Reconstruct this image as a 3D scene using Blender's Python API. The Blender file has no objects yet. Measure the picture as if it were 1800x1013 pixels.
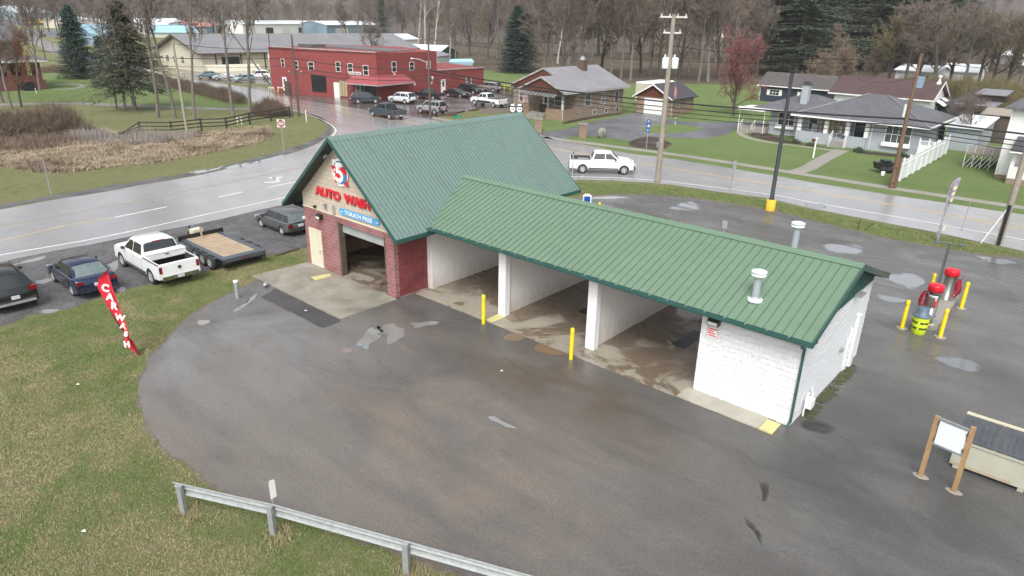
import bpy, bmesh, math, random
import numpy as np
from mathutils import Vector, Matrix
R_ = math.radians
scene = bpy.context.scene
col = scene.collection

# ------------------------------------------------------------------ camera, sky, sun, exposure
CAM = dict(cx=24.393, cy=-19.317, cz=12.894, yaw=-0.719, pitch=0.379, roll=0.02, f=1197.569)
def cam_axes():
    c, s = math.cos(CAM['yaw']), math.sin(CAM['yaw']); cp, sp = math.cos(CAM['pitch']), math.sin(CAM['pitch'])
    f = Vector((s*cp, c*cp, -sp)); r = Vector((c, -s, 0)); u = r.cross(f)
    cr, sr = math.cos(CAM['roll']), math.sin(CAM['roll'])
    return cr*r + sr*u, -sr*r + cr*u, f
CR, CU, CF = cam_axes()
CP = Vector((CAM['cx'], CAM['cy'], CAM['cz']))
cd = bpy.data.cameras.new('camera'); cam = bpy.data.objects.new('camera', cd); col.objects.link(cam)
cd.sensor_width = 36; cd.lens = CAM['f']/1800*36; cd.clip_start = 0.1; cd.clip_end = 6000
M3 = Matrix((CR, CU, -CF)).transposed()
cam.matrix_world = Matrix.Translation(CP) @ M3.to_4x4()
scene.camera = cam

SUN_EL, SUN_AZ = R_(50), R_(150)      # overcast: very soft light from behind and right of the camera
w = bpy.data.worlds.new('World'); scene.world = w; w.use_nodes = True
nt = w.node_tree; nt.nodes.clear()
sky = nt.nodes.new('ShaderNodeTexSky'); sky.sky_type = 'NISHITA'; sky.sun_disc = False
sky.sun_elevation = SUN_EL; sky.sun_rotation = SUN_AZ; sky.air_density = 1.0; sky.dust_density = 4.0
hs = nt.nodes.new('ShaderNodeHueSaturation'); hs.inputs['Saturation'].default_value = 0.20
tcw = nt.nodes.new('ShaderNodeTexCoord'); mpw = nt.nodes.new('ShaderNodeMapping'); mpw.inputs['Scale'].default_value = (1, 1, 3.0)
nzw = nt.nodes.new('ShaderNodeTexNoise'); nzw.inputs['Scale'].default_value = 3.0; nzw.inputs['Detail'].default_value = 5
rmw = nt.nodes.new('ShaderNodeMapRange'); rmw.inputs[1].default_value = .35; rmw.inputs[2].default_value = .65; rmw.inputs[3].default_value = .72; rmw.inputs[4].default_value = 1.25
mlw = nt.nodes.new('ShaderNodeVectorMath'); mlw.operation = 'SCALE'
bgw = nt.nodes.new('ShaderNodeBackground'); bgw.inputs['Strength'].default_value = 0.15
ow = nt.nodes.new('ShaderNodeOutputWorld')
L = nt.links.new
L(sky.outputs[0], hs.inputs['Color']); L(tcw.outputs['Generated'], mpw.inputs[0]); L(mpw.outputs[0], nzw.inputs['Vector'])
L(nzw.outputs[0], rmw.inputs[0]); L(hs.outputs[0], mlw.inputs[0]); L(rmw.outputs[0], mlw.inputs['Scale'])
L(mlw.outputs[0], bgw.inputs[0]); L(bgw.outputs[0], ow.inputs[0])
sd = bpy.data.lights.new('sun', 'SUN'); sd.energy = 1.0; sd.angle = R_(25); sd.color = (1.0, .97, .93)
sun = bpy.data.objects.new('sun', sd); col.objects.link(sun)
sdir = Vector((math.sin(SUN_AZ)*math.cos(SUN_EL), math.cos(SUN_AZ)*math.cos(SUN_EL), math.sin(SUN_EL)))
sun.rotation_euler = sdir.to_track_quat('Z', 'Y').to_euler()
scene.view_settings.view_transform = 'Standard'; scene.view_settings.look = 'None'
scene.view_settings.exposure = 0.82; scene.view_settings.gamma = 1.0

# ------------------------------------------------------------------ survey helpers (photo measurements -> metres on the ground)
def G(a, b, z=0.0):
    d = CF + CR*((a-900)/CAM['f']) - CU*((b-506.5)/CAM['f']); t = (z-CP.z)/d.z; p = CP + t*d
    return (p.x, p.y)
def Hh(a, b, c):
    x, y = G(a, b); lo, hi = 0, 80
    for _ in range(40):
        m = (lo+hi)/2; v = Vector((x, y, m))-CP
        if 506.5 - CAM['f']*v.dot(CU)/v.dot(CF) > c: lo = m
        else: hi = m
    return m

# ------------------------------------------------------------------ tagging
def tag(o, label=None, cat=None, group=None, kind=None):
    if label: o['label'] = label
    if cat: o['category'] = cat
    if group: o['group'] = group
    if kind: o['kind'] = kind
    return o
def thing(name, label, cat, loc=(0, 0, 0), rz=0.0, group=None):
    o = bpy.data.objects.new(name, None); col.objects.link(o)
    o.empty_display_size = .3
    o.location = loc if len(loc) == 3 else (loc[0], loc[1], 0); o.rotation_euler = (0, 0, rz)
    return tag(o, label, cat, group)
def copy_tree(o, parent=None):
    c = o.copy(); col.objects.link(c); c.parent = parent
    for ch in KIDS.get(o.name, []): copy_tree(ch, c)
    return c
KIDS = {}

# ------------------------------------------------------------------ mesh builder
class MB:
    def __init__(s): s.v = []; s.f = []; s.m = []; s.sm = []
    def add(s, vs, fs, m=0, smooth=False):
        b = len(s.v); s.v += [tuple(p) for p in vs]
        for f in fs: s.f.append(tuple(b+i for i in f)); s.m.append(m); s.sm.append(smooth)
        return s
    def box(s, x0, x1, y0, y1, z0, z1, m=0, rot=0, c=None):
        vs = [(x, y, z) for z in (z0, z1) for (x, y) in ((x0, y0), (x1, y0), (x1, y1), (x0, y1))]
        if rot:
            cx, cy = c if c else ((x0+x1)/2, (y0+y1)/2); ca, sa = math.cos(rot), math.sin(rot)
            vs = [(cx+(x-cx)*ca-(y-cy)*sa, cy+(x-cx)*sa+(y-cy)*ca, z) for x, y, z in vs]
        return s.add(vs, [(0, 3, 2, 1), (4, 5, 6, 7), (0, 1, 5, 4), (1, 2, 6, 5), (2, 3, 7, 6), (3, 0, 4, 7)], m)
    def poly(s, pts, m=0): return s.add(pts, [tuple(range(len(pts)))], m)
    def prism(s, pts, vec, m=0):
        n = len(pts); v = Vector(vec); a = [tuple(p) for p in pts]; b = [tuple(Vector(p)+v) for p in pts]
        fs = [tuple(reversed(range(n))), tuple(range(n, 2*n))] + [(i, (i+1) % n, n+(i+1) % n, n+i) for i in range(n)]
        return s.add(a+b, fs, m)
    def tube(s, p0, p1, r0, r1=None, n=8, m=0, caps=True, smooth=True):
        return s.path([p0, p1], [r0, r0 if r1 is None else r1], n, m, caps, smooth)
    def path(s, ps, rs, n=8, m=0, caps=True, smooth=True):
        ps = [Vector(p) for p in ps]
        if not hasattr(rs, '__len__'): rs = [rs]*len(ps)
        vs = []; 
        for i, p in enumerate(ps):
            t = (ps[min(i+1, len(ps)-1)]-ps[max(i-1, 0)])
            t = t.normalized() if t.length > 1e-9 else Vector((0, 0, 1))
            up = Vector((0, 0, 1)) if abs(t.z) < .95 else Vector((1, 0, 0))
            a = t.cross(up).normalized(); b = t.cross(a)
            for k in range(n):
                q = 2*math.pi*k/n; vs.append(p+(a*math.cos(q)+b*math.sin(q))*rs[i])
        fs = [(i*n+k, i*n+(k+1) % n, (i+1)*n+(k+1) % n, (i+1)*n+k) for i in range(len(ps)-1) for k in range(n)]
        s.add(vs, fs, m, smooth)
        if caps:
            s.add(vs[:n], [tuple(range(n))], m); s.add(vs[-n:], [tuple(reversed(range(n)))], m)
        return s
    def lathe(s, prof, c=(0, 0, 0), n=16, m=0, axis='z', smooth=True, caps=True):
        vs = []
        for (r, h) in prof:
            for k in range(n):
                q = 2*math.pi*k/n; x, y = r*math.cos(q), r*math.sin(q)
                p = (x, y, h) if axis == 'z' else ((x, h, y) if axis == 'y' else (h, x, y))
                vs.append((p[0]+c[0], p[1]+c[1], p[2]+c[2]))
        L_ = len(prof)
        fs = [(i*n+k, i*n+(k+1) % n, (i+1)*n+(k+1) % n, (i+1)*n+k) for i in range(L_-1) for k in range(n)]
        s.add(vs, fs, m, smooth)
        if caps and prof[0][0] > 1e-4: s.add(vs[:n], [tuple(reversed(range(n)))], m)
        if caps and prof[-1][0] > 1e-4: s.add(vs[-n:], [tuple(range(n))], m)
        return s
    def build(s, name, mats, parent=None, label=None, loc=None, fix=True, tri=False):
        me = bpy.data.meshes.new(name); me.from_pydata(s.v, [], s.f)
        if not isinstance(mats, (list, tuple)): mats = [mats]
        for q in mats: me.materials.append(q)
        me.polygons.foreach_set('material_index', s.m); me.polygons.foreach_set('use_smooth', s.sm)
        if fix or tri:
            bm = bmesh.new(); bm.from_mesh(me)
            if fix: bmesh.ops.recalc_face_normals(bm, faces=bm.faces)
            if tri: bmesh.ops.triangulate(bm, faces=[f for f in bm.faces if len(f.verts) > 4])
            uvl = bm.loops.layers.uv.new('uv')
            for f in bm.faces:
                n = f.normal
                if abs(n.z) > .75:
                    for l in f.loops: l[uvl].uv = (l.vert.co.x, l.vert.co.y)
                else:
                    hx, hy = -n.y, n.x; q = math.hypot(hx, hy) or 1; hx /= q; hy /= q
                    for l in f.loops: c = l.vert.co; l[uvl].uv = (c.x*hx+c.y*hy, c.z)
            bm.to_mesh(me); bm.free()
        me.update()
        o = bpy.data.objects.new(name, me); col.objects.link(o)
        if parent is not None:
            o.parent = parent; KIDS.setdefault(parent.name, []).append(o)
        if loc: o.location = loc
        if label: o['label'] = label
        return o

def text_mesh(name, s, size, mat, parent, loc, rot, extrude=.02, offset=0.0, align='CENTER', sx=1.0, label=None, spacing=1.0):
    cu = bpy.data.curves.new(name, 'FONT'); cu.body = s; cu.size = size; cu.extrude = extrude; cu.offset = offset
    cu.align_x = align; cu.align_y = 'CENTER'; cu.resolution_u = 3; cu.space_character = spacing
    t = bpy.data.objects.new(name+'_c', cu); col.objects.link(t)
    bpy.context.view_layer.update()
    me = bpy.data.meshes.new_from_object(t.evaluated_get(bpy.context.evaluated_depsgraph_get()))
    bpy.data.objects.remove(t); bpy.data.curves.remove(cu)
    me.materials.clear(); me.materials.append(mat)
    for p in me.polygons: p.material_index = 0
    o = bpy.data.objects.new(name, me); col.objects.link(o); o.scale = (sx, 1, 1)
    if parent is not None: o.parent = parent; KIDS.setdefault(parent.name, []).append(o)
    o.location = loc; o.rotation_euler = rot
    if label: o['label'] = label
    return o

def bent_text(name, s, size, mat, parent, c, r, a0, z, sx=1.0):
    o = text_mesh(name, s, size, mat, parent, (0, 0, 0), (0, 0, 0), 0.0, size*.06); vs = o.data.vertices; xm = (max(v.co.x for v in vs)+min(v.co.x for v in vs))/2
    for v in vs:
        x, y = (v.co.x-xm)*sx, v.co.y; a = a0+x/r; v.co = (c[0]+r*math.cos(a), c[1]+r*math.sin(a), z+y)
    return o
# ------------------------------------------------------------------ materials
class NT:
    def __init__(s, name):
        s.m = bpy.data.materials.new(name); s.m.use_nodes = True; s.t = s.m.node_tree
        s.b = s.t.nodes['Principled BSDF']; s.l = s.t.links.new
    def n(s, typ, **k):
        q = s.t.nodes.new(typ)
        for a, b in k.items(): setattr(q, a, b)
        return q
    def coord(s, which='Object'): return s.n('ShaderNodeTexCoord').outputs[which]
    def mapped(s, src, scale=(1, 1, 1), rot=(0, 0, 0), loc=(0, 0, 0)):
        m = s.n('ShaderNodeMapping'); m.inputs['Scale'].default_value = scale; m.inputs['Rotation'].default_value = rot; m.inputs['Location'].default_value = loc
        s.l(src, m.inputs[0]); return m.outputs[0]
    def noise(s, src, scale, detail=5, rough=.6, dist=0):
        q = s.n('ShaderNodeTexNoise'); q.inputs['Scale'].default_value = scale; q.inputs['Detail'].default_value = detail
        q.inputs['Roughness'].default_value = rough; q.inputs['Distortion'].default_value = dist; s.l(src, q.inputs['Vector']); return q.outputs[0]
    def ramp(s, src, a, b, lo=0., hi=1.):
        q = s.n('ShaderNodeMapRange'); q.inputs[1].default_value = a; q.inputs[2].default_value = b; q.inputs[3].default_value = lo; q.inputs[4].default_value = hi
        s.l(src, q.inputs[0]); return q.outputs[0]
    def mix(s, fac, a, b, mode='MIX'):
        q = s.n('ShaderNodeMix', data_type='RGBA', blend_type=mode)
        for i, v in ((0, fac), (6, a), (7, b)):
            if isinstance(v, (int, float)): q.inputs[i].default_value = v
            elif isinstance(v, tuple): q.inputs[i].default_value = (*v[:3], 1)
            else: s.l(v, q.inputs[i])
        return q.outputs[2]
    def math(s, op, a, b=0.):
        q = s.n('ShaderNodeMath', operation=op)
        for i, v in ((0, a), (1, b)):
            if isinstance(v, (int, float)): q.inputs[i].default_value = v
            else: s.l(v, q.inputs[i])
        return q.outputs[0]
    def set(s, k, v):
        if isinstance(v, (int, float)): s.b.inputs[k].default_value = v
        elif isinstance(v, tuple): s.b.inputs[k].default_value = (*v[:3], 1)
        else: s.l(v, s.b.inputs[k])
    def bump(s, h, strength=.3, dist=.02):
        q = s.n('ShaderNodeBump'); q.inputs['Strength'].default_value = strength; q.inputs['Distance'].default_value = dist
        s.l(h, q.inputs['Height']); s.l(q.outputs[0], s.b.inputs['Normal'])
def SRGB(r, g, b): return tuple(((x/255)/12.92 if x/255 <= .04045 else ((x/255+.055)/1.055)**2.4) for x in (r, g, b))
def sc(c, k): return tuple(x*k for x in c)
def M(name, c1, c2=None, scale=3., rough=.6, bump=0., bscale=40., metal=0., rvar=0., dist=.01, coord='Object', spec=None, coat=0.):
    t = NT(name); c2 = c2 or sc(c1, .75); co = t.coord(coord)
    n1 = t.noise(co, scale, 6); t.set('Base Color', t.mix(t.ramp(n1, .3, .7), c1, c2))
    t.set('Roughness', t.ramp(t.noise(co, scale*2.3, 4), .3, .7, max(.02, rough-rvar), min(1, rough+rvar)) if rvar else rough)
    t.set('Metallic', metal)
    if spec is not None: t.set('Specular IOR Level', spec)
    if coat: t.set('Coat Weight', coat); t.set('Coat Roughness', .05)
    if bump: t.bump(t.noise(co, bscale, 4), bump, dist)
    return t.m
def block(name, ca, cb, mortar, bw=.4, bh=.2, ms=.012, rough=.85, bump=.8, nb=30., bd=.03, stain=None, off=.5, msm=.1, cvar=.6, mfac=1.0):
    t = NT(name); uv = t.coord('UV'); br = t.n('ShaderNodeTexBrick'); t.l(uv, br.inputs['Vector'])
    br.offset = off; br.inputs['Scale'].default_value = 1; br.inputs['Mortar Size'].default_value = ms; br.inputs['Mortar Smooth'].default_value = msm
    br.inputs['Brick Width'].default_value = bw; br.inputs['Row Height'].default_value = bh; br.inputs['Bias'].default_value = 0
    br.inputs['Color1'].default_value = (*ca, 1); br.inputs['Color2'].default_value = (*cb, 1); br.inputs['Mortar'].default_value = (*mortar, 1)
    co = t.coord('Object'); n = t.noise(co, 5, 6)
    c = t.mix(t.ramp(n, .35, .7, 0, cvar*.6), br.outputs[0], sc(ca, .55))
    if stain: c = t.mix(t.ramp(t.noise(co, .9, 5), .5, .7, 0, .7), c, stain)
    t.set('Base Color', c); t.set('Roughness', rough)
    h = t.math('ADD', t.math('MULTIPLY', br.outputs['Fac'], -mfac), t.math('MULTIPLY', t.noise(co, nb, 5), .9)); t.bump(h, bump, bd)
    return t.m
def siding(name, c, step=.2, rough=.5):
    t = NT(name); uv = t.coord('UV'); sp = t.n('ShaderNodeSeparateXYZ'); t.l(uv, sp.inputs[0])
    fr = t.math('FRACT', t.math('DIVIDE', sp.outputs[1], step)); co = t.coord('Object')
    edge = t.ramp(fr, .0, .12, 1, 0)
    t.set('Base Color', t.mix(t.math('MULTIPLY', edge, .45), t.mix(t.ramp(t.noise(co, 1.3, 6), .35, .7, 0, .35), c, sc(c, .72)), sc(c, .35))); t.set('Roughness', rough)
    t.bump(fr, .6, .02); return t.m
def shingle(name, ca, cb, bw=.3, bh=.14):
    t = NT(name); uv = t.coord('UV'); br = t.n('ShaderNodeTexBrick'); t.l(t.mapped(t.coord('Object'), (1, 1.05, 0)), br.inputs['Vector'])
    br.inputs['Scale'].default_value = 1; br.inputs['Mortar Size'].default_value = .01; br.inputs['Brick Width'].default_value = bw; br.inputs['Row Height'].default_value = bh
    br.inputs['Color1'].default_value = (*ca, 1); br.inputs['Color2'].default_value = (*cb, 1); br.inputs['Mortar'].default_value = (*sc(ca, .5), 1)
    co = t.coord('Object'); n = t.noise(co, .5, 7, .7)
    t.set('Base Color', t.mix(t.ramp(n, .4, .65, 0, .7), br.outputs[0], sc(cb, .55))); t.set('Roughness', .55)
    t.bump(t.noise(co, 25, 4), .5, .02); return t.m
def ribbed(name, c, c2, rough=.4, metal=0.0, noise=.8):
    t = NT(name); co = t.coord('Object'); n = t.noise(co, noise, 8, .7); n3 = t.noise(t.mapped(co, (.25, 1.2, .25)), 1.5, 6)
    t.set('Base Color', t.mix(t.ramp(n3, .45, .75, 0, .5), t.mix(t.ramp(n, .35, .7, 0, 1), c, c2), sc(c2, .8))); t.set('Roughness', t.ramp(n, .3, .7, rough-.08, rough+.1)); t.set('Metallic', metal)
    return t.m
def paint(name, c, metal=.0, rough=.25):
    t = NT(name); co = t.coord('Object'); n = t.noise(co, 2.5, 6); 
    sp = t.n('ShaderNodeSeparateXYZ'); t.l(co, sp.inputs[0])
    dirt = t.math('MULTIPLY', t.ramp(sp.outputs[2], .15, .75, .55, 0), t.ramp(n, .3, .6))
    t.set('Base Color', t.mix(dirt, c, (.12, .105, .09))); t.set('Metallic', metal); t.set('Roughness', t.ramp(n, .3, .7, rough, rough+.12))
    t.set('Coat Weight', .6); t.set('Coat Roughness', .08); return t.m
# --- ground family
def asphalt(name, dark, light, brown=None, wet=(.22, .75), stretch=(1, 1, 1), wscale=.12, speck=.5, coarse=.35, tracks=None):
    t = NT(name); co = t.coord('Object'); big = t.noise(t.mapped(co, stretch), wscale, 7, .62, .6); mid = t.noise(co, .7, 6, .65, .3); fine = t.noise(co, 45, 3, .8); sp2 = t.noise(co, 14, 3, .8)
    c = t.mix(t.ramp(big, .40, .60), dark, light)
    c = t.mix(t.ramp(mid, .4, .75, 0, .45), c, sc(dark, .75))
    for bi, (cx, cy, rx, ry, cb) in enumerate(brown or ()):  # brown also takes grey areas, among them painted sheen
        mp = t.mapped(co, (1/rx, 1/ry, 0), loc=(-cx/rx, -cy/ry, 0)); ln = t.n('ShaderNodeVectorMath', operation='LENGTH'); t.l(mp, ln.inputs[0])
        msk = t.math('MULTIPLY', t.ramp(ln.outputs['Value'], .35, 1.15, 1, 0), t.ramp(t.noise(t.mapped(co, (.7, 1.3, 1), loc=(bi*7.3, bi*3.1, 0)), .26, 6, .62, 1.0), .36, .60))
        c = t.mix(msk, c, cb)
    c = t.mix(t.ramp(fine, .48, .72, 0, speck), c, sc(light, 1.9)); c = t.mix(t.ramp(sp2, .45, .7, 0, coarse), c, sc(dark, .55))
    if tracks: c = t.mix(t.ramp(t.noise(t.mapped(co, (.09, 1.1, 1), rot=(0, 0, tracks)), .9, 5, .6, .4), .5, .72, 0, .28), c, sc(dark, .65))
    t.set('Base Color', c)
    wn = t.noise(t.mapped(co, stretch, loc=(7, 3, 0)), wscale*1.6, 6, .6, .9)
    t.set('Roughness', t.ramp(wn, .38, .62, wet[0], wet[1])); t.set('Specular IOR Level', .6)
    t.bump(t.math('ADD', fine, sp2), .35, .012); return t.m
def grassmat(name, cols, dry=.5, sc1=.25):
    t = NT(name); co = t.coord('Object'); a = t.noise(co, sc1, 7, .65, .5); b = t.noise(co, 1.6, 6, .7, .3); c_ = t.noise(co, 22, 5, .8)
    c = t.mix(t.ramp(a, .38, .62), cols[0], cols[1]); c = t.mix(t.ramp(b, dry-.08, dry+.14), c, cols[2]); c = t.mix(t.ramp(c_, .35, .7, 0, .75), c, sc(cols[0], .35))
    t.set('Base Color', c); t.set('Roughness', .9); t.set('Specular IOR Level', .2); t.bump(t.math('ADD', c_, b), 1.0, .06); return t.m
m = {}
m['lot'] = asphalt('wet_lot_asphalt', (.078, .075, .071), (.116, .113, .107), brown=((8, -8, 14, 9, (.172, .140, .113)), (-1.5, -8, 8, 7, (.185, .185, .184)), (6, -11, 8, 4, (.165, .147, .128)), (20, 18, 9, 9, (.140, .140, .139)), (22, 0, 6, 7, (.052, .051, .049)), (11, -1.2, 7, 2.2, (.088, .066, .048))), wet=(.20, .58), stretch=(.75, 1.25, 1), wscale=.20, speck=.55, coarse=.55, tracks=.35)  # the pale grey area at left is wet sheen put into the colour
m['lot2'] = asphalt('old_dark_asphalt_patch', (.040, .040, .040), (.062, .062, .062), wet=(.5, .85))
m['road'] = asphalt('highway_asphalt', (.26, .26, .265), (.33, .33, .332), wet=(.07, .18), wscale=.07, speck=.0, coarse=.0)
m['redlot'] = asphalt('shop_lot_asphalt', (.09, .072, .066), (.15, .13, .123), wet=(.08, .3), wscale=.12, speck=.0, coarse=0.)
m['drive'] = asphalt('driveway_asphalt', (.095, .098, .108), (.15, .155, .17), wet=(.3, .6), wscale=.2, speck=.0, coarse=0.)
def gravel(name, a, b):
    t = NT(name); co = t.coord('Object'); v = t.n('ShaderNodeTexVoronoi'); v.inputs['Scale'].default_value = 16; t.l(co, v.inputs['Vector'])
    n = t.noise(co, .5, 6); c = t.mix(t.ramp(v.outputs['Color'], .1, .9), a, b); c = t.mix(t.ramp(n, .4, .7, 0, .6), c, sc(a, .7))
    t.set('Base Color', c); t.set('Roughness', t.ramp(n, .35, .6, .35, .85)); t.bump(v.outputs['Distance'], 1., .05); return t.m
m['gravel'] = gravel('wet_gravel', (.055, .054, .056), (.20, .195, .20))
m['drivegravel'] = gravel('pale_gravel', (.16, .15, .145), (.3, .29, .28))
m['mulch'] = gravel('brown_mulch', (.035, .022, .016), (.09, .058, .04))
m['grass'] = grassmat('lawn_grass', [(.130, .175, .056), (.20, .21, .09), (.262, .230, .130)], dry=.48, sc1=.17)
m['lush'] = grassmat('lush_lawn', [(.145, .215, .070), (.185, .245, .090), (.25, .25, .13)], dry=.6, sc1=.2)
m['drygrass'] = grassmat('dry_field', [(.27, .205, .125), (.34, .265, .165), (.21, .155, .10)], dry=.5, sc1=.3)
m['soil'] = M('verge_soil', (.10, .078, .058), (.17, .15, .115), 3, .9, .8, 30, dist=.03)
def concrete(name, a, b, stain, thr=(.45, .62), green=None, wet=(.35, .8), inner=False):
    t = NT(name); co = t.coord('Object'); n = t.noise(co, .45, 7, .62, 1.0); n2 = t.noise(co, 3, 6, .7); f = t.noise(co, 60, 2)
    c = t.mix(t.ramp(n2, .3, .7), a, b); msk = t.ramp(n, thr[0], thr[1]); 
    if inner: sp = t.n('ShaderNodeSeparateXYZ'); t.l(co, sp.inputs[0]); msk = t.ramp(t.math('ADD', t.math('MULTIPLY', t.ramp(sp.outputs[1], 1.6, 5.2), .22), n), .50, .58)  # brown tone covers more of the floor toward the rear of the bay
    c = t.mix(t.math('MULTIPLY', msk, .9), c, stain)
    if green: c = t.mix(t.ramp(t.noise(t.mapped(co, loc=(9, 2, 4)), .7, 5), .5, .7, 0, .6), c, green)
    c = t.mix(t.ramp(f, .4, .7, 0, .25), c, sc(a, .5)); t.set('Base Color', c); t.set('Roughness', t.ramp(n, thr[0], thr[1], wet[1], wet[0])); t.bump(n2, .2, .01); return t.m
m['apron'] = concrete('apron_concrete', (.27, .255, .21), (.34, .32, .275), (.16, .145, .12), (.38, .66), (.19, .18, .11))
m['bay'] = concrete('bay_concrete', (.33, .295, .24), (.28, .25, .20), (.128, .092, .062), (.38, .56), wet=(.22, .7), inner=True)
m['conc'] = concrete('pale_concrete', (.34, .32, .27), (.42, .40, .34), (.24, .22, .17), (.5, .75))
m['walk'] = concrete('sidewalk_concrete', (.24, .225, .20), (.32, .30, .27), (.19, .17, .14), (.5, .75))
m['yellowpad'] = M('worn_yellow_paint', (.60, .55, .22), (.46, .42, .22), 5, .7, .3, 30)
m['line_w'] = M('white_road_paint', (.75, .75, .74), (.55, .55, .55), 3, .4)
m['line_y'] = M('yellow_road_paint', (.62, .43, .16), (.42, .33, .18), 2, .4)
m['line_o'] = M('faded_centre_line', (.40, .27, .14), (.24, .20, .16), 2, .4)
def water(name, c=(.09, .09, .09)):
    t = NT(name); t.set('Base Color', c); t.set('Roughness', .03); t.set('Specular IOR Level', 1.0); t.bump(t.noise(t.coord('Object'), 3, 3), .04, .01); return t.m
m['puddle'] = water('puddle_water', (.16, .17, .18)); m['puddle2'] = water('pale_puddle', (.21, .21, .205)); m['mud'] = M('muddy_puddle', (.20, .14, .09), (.16, .115, .075), 3, .15)
# --- wash building
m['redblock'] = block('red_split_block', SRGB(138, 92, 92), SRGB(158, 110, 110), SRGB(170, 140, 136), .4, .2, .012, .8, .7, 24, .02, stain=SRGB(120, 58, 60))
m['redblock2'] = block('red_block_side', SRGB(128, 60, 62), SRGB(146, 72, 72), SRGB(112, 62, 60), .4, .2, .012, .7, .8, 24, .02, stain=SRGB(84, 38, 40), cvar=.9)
m['whiteblock'] = block('white_split_block', (.77, .78, .79), (.755, .765, .775), (.71, .72, .73), .4, .2, .005, .7, .85, 12, .06, cvar=.06, msm=.5, mfac=.3)
m['whiteside'] = block('white_split_block_end', (.74, .76, .78), (.725, .745, .765), (.68, .70, .72), .4, .2, .005, .7, .85, 12, .06, cvar=.06, msm=.5, mfac=.3)
def paintwall():
    t = NT('white_bay_wall'); co = t.coord('Object'); sp = t.n('ShaderNodeSeparateXYZ'); t.l(co, sp.inputs[0])
    st = t.noise(t.mapped(co, (3, 3, .4)), 2.2, 6, .7); c = t.mix(t.ramp(st, .35, .75, 0, .5), (.76, .75, .73), (.60, .58, .55)); c = t.mix(t.math('MULTIPLY', t.ramp(sp.outputs[2], 0, 1.0, .75, 0), t.ramp(st, .3, .6, .3, 1)), c, (.42, .36, .29))
    t.set('Base Color', c); t.set('Roughness', .5); return t.m
m['baywall'] = paintwall()
m['tan'] = block('tan_tile_panel', SRGB(196, 184, 168), SRGB(188, 176, 158), SRGB(140, 128, 114), .30, .24, .008, .6, .2, 20, .01, off=.5, cvar=.25)
m['inner'] = block('bay_inner_block', SRGB(160, 128, 100), SRGB(176, 146, 118), SRGB(84, 62, 48), .6, .5, .012, .6, .4, 20, .01, stain=SRGB(104, 74, 54))
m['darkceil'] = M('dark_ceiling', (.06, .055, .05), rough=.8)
m['roofmain'] = ribbed('main_roof_green_tone', (.165, .240, .218), (.178, .255, .232), .28, .2, .15)  # same green metal as the long roof; tint carries its sky sheen
m['rib_main'] = ribbed('main_roof_green_seam', (.085, .14, .125), (.09, .145, .13), .4, .0)
m['rooflong'] = ribbed('long_roof_green_tone', (.122, .196, .130), (.138, .212, .144), .30, .0, .15)  # same green metal again, with the light on these slopes in the tint
m['rib_long'] = ribbed('long_roof_green_seam', (.072, .125, .085), (.08, .135, .09), .5, .0)
m['greentrim'] = M('dark_green_trim', (.025, .085, .070), (.03, .10, .085), 3, .35)
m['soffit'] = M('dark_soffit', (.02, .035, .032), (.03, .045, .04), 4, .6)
m['gutter'] = M('weathered_gutter', (.26, .24, .20), (.12, .15, .12), 6, .6)
m['rust'] = M('rusty_edge', (.16, .07, .045), (.08, .05, .04), 6, .7)
m['galv'] = M('galvanized_steel', (.42, .45, .47), (.30, .33, .35), 8, .45, .15, 30, .6)
m['galvd'] = M('dull_galvanized', (.36, .38, .38), (.25, .27, .27), 6, .6, .2, 30, .25)
m['ventgrey'] = M('grey_vent_pipe', (.33, .38, .41), (.40, .45, .47), 3, .45, .1, 20, .2)
m['ventcap'] = M('white_vent_cap', (.80, .82, .83), (.7, .72, .73), 3, .4)
m['doorcream'] = M('cream_door', SRGB(214, 208, 186), SRGB(202, 196, 172), 2, .45)
m['creamtrim'] = M('cream_trim', SRGB(222, 216, 196), SRGB(200, 192, 168), 2, .5)
m['rolldoor'] = M('grey_overhead_door', (.42, .44, .43), (.34, .36, .35), 3, .4, 0, 0, .1)
m['signred'] = M('red_sign_letters', (.62, .020, .035), (.52, .016, .03), 3, .3)
m['signblue'] = M('blue_sign_panel', (.10, .36, .62), (.09, .33, .58), 2, .35)
m['white'] = M('white_paint', (.80, .80, .79), (.72, .72, .71), 2, .45)
m['whitev'] = M('white_vinyl', (.78, .80, .81), (.70, .72, .73), 1.5, .4)
m['offwhite'] = M('offwhite_paint', (.62, .62, .60), (.52, .52, .50), 2, .55)
m['black'] = M('black_paint', (.012, .012, .013), (.02, .02, .02), 5, .4)
m['rubber'] = M('black_rubber', (.022, .022, .023), (.035, .034, .033), 8, .85, .3, 60)
m['navy'] = M('navy_mark', (.01, .03, .12), rough=.4)
m['bluewave'] = M('blue_mark', (.02, .24, .50), rough=.4)
m['greymark'] = M('pale_grey_mark', (.55, .58, .62), rough=.4)
m['yellow'] = M('yellow_bollard_sleeve', (.82, .62, .015), (.72, .53, .01), 4, .45)
m['yellowconc'] = M('yellow_painted_base', (.72, .47, .03), (.60, .40, .04), 4, .6)
m['lime'] = M('lime_yellow_wrap', (.66, .80, .04), (.56, .70, .03), 3, .4)
m['lidgrey'] = M('blue_grey_lid', (.075, .12, .16), (.10, .15, .19), 3, .45)
m['vacred'] = M('red_plastic_dome', (.72, .012, .030), (.62, .01, .025), 3, .28)
m['hose'] = M('red_ribbed_hose', (.45, .015, .035), (.35, .012, .03), 12, .5, .8, 120)
m['steel'] = M('stainless_steel', (.30, .29, .28), (.20, .20, .19), 6, .3, 0, 0, .7)
m['polegrey'] = M('dark_grey_pole', (.075, .085, .09), (.10, .11, .115), 3, .5)
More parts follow.
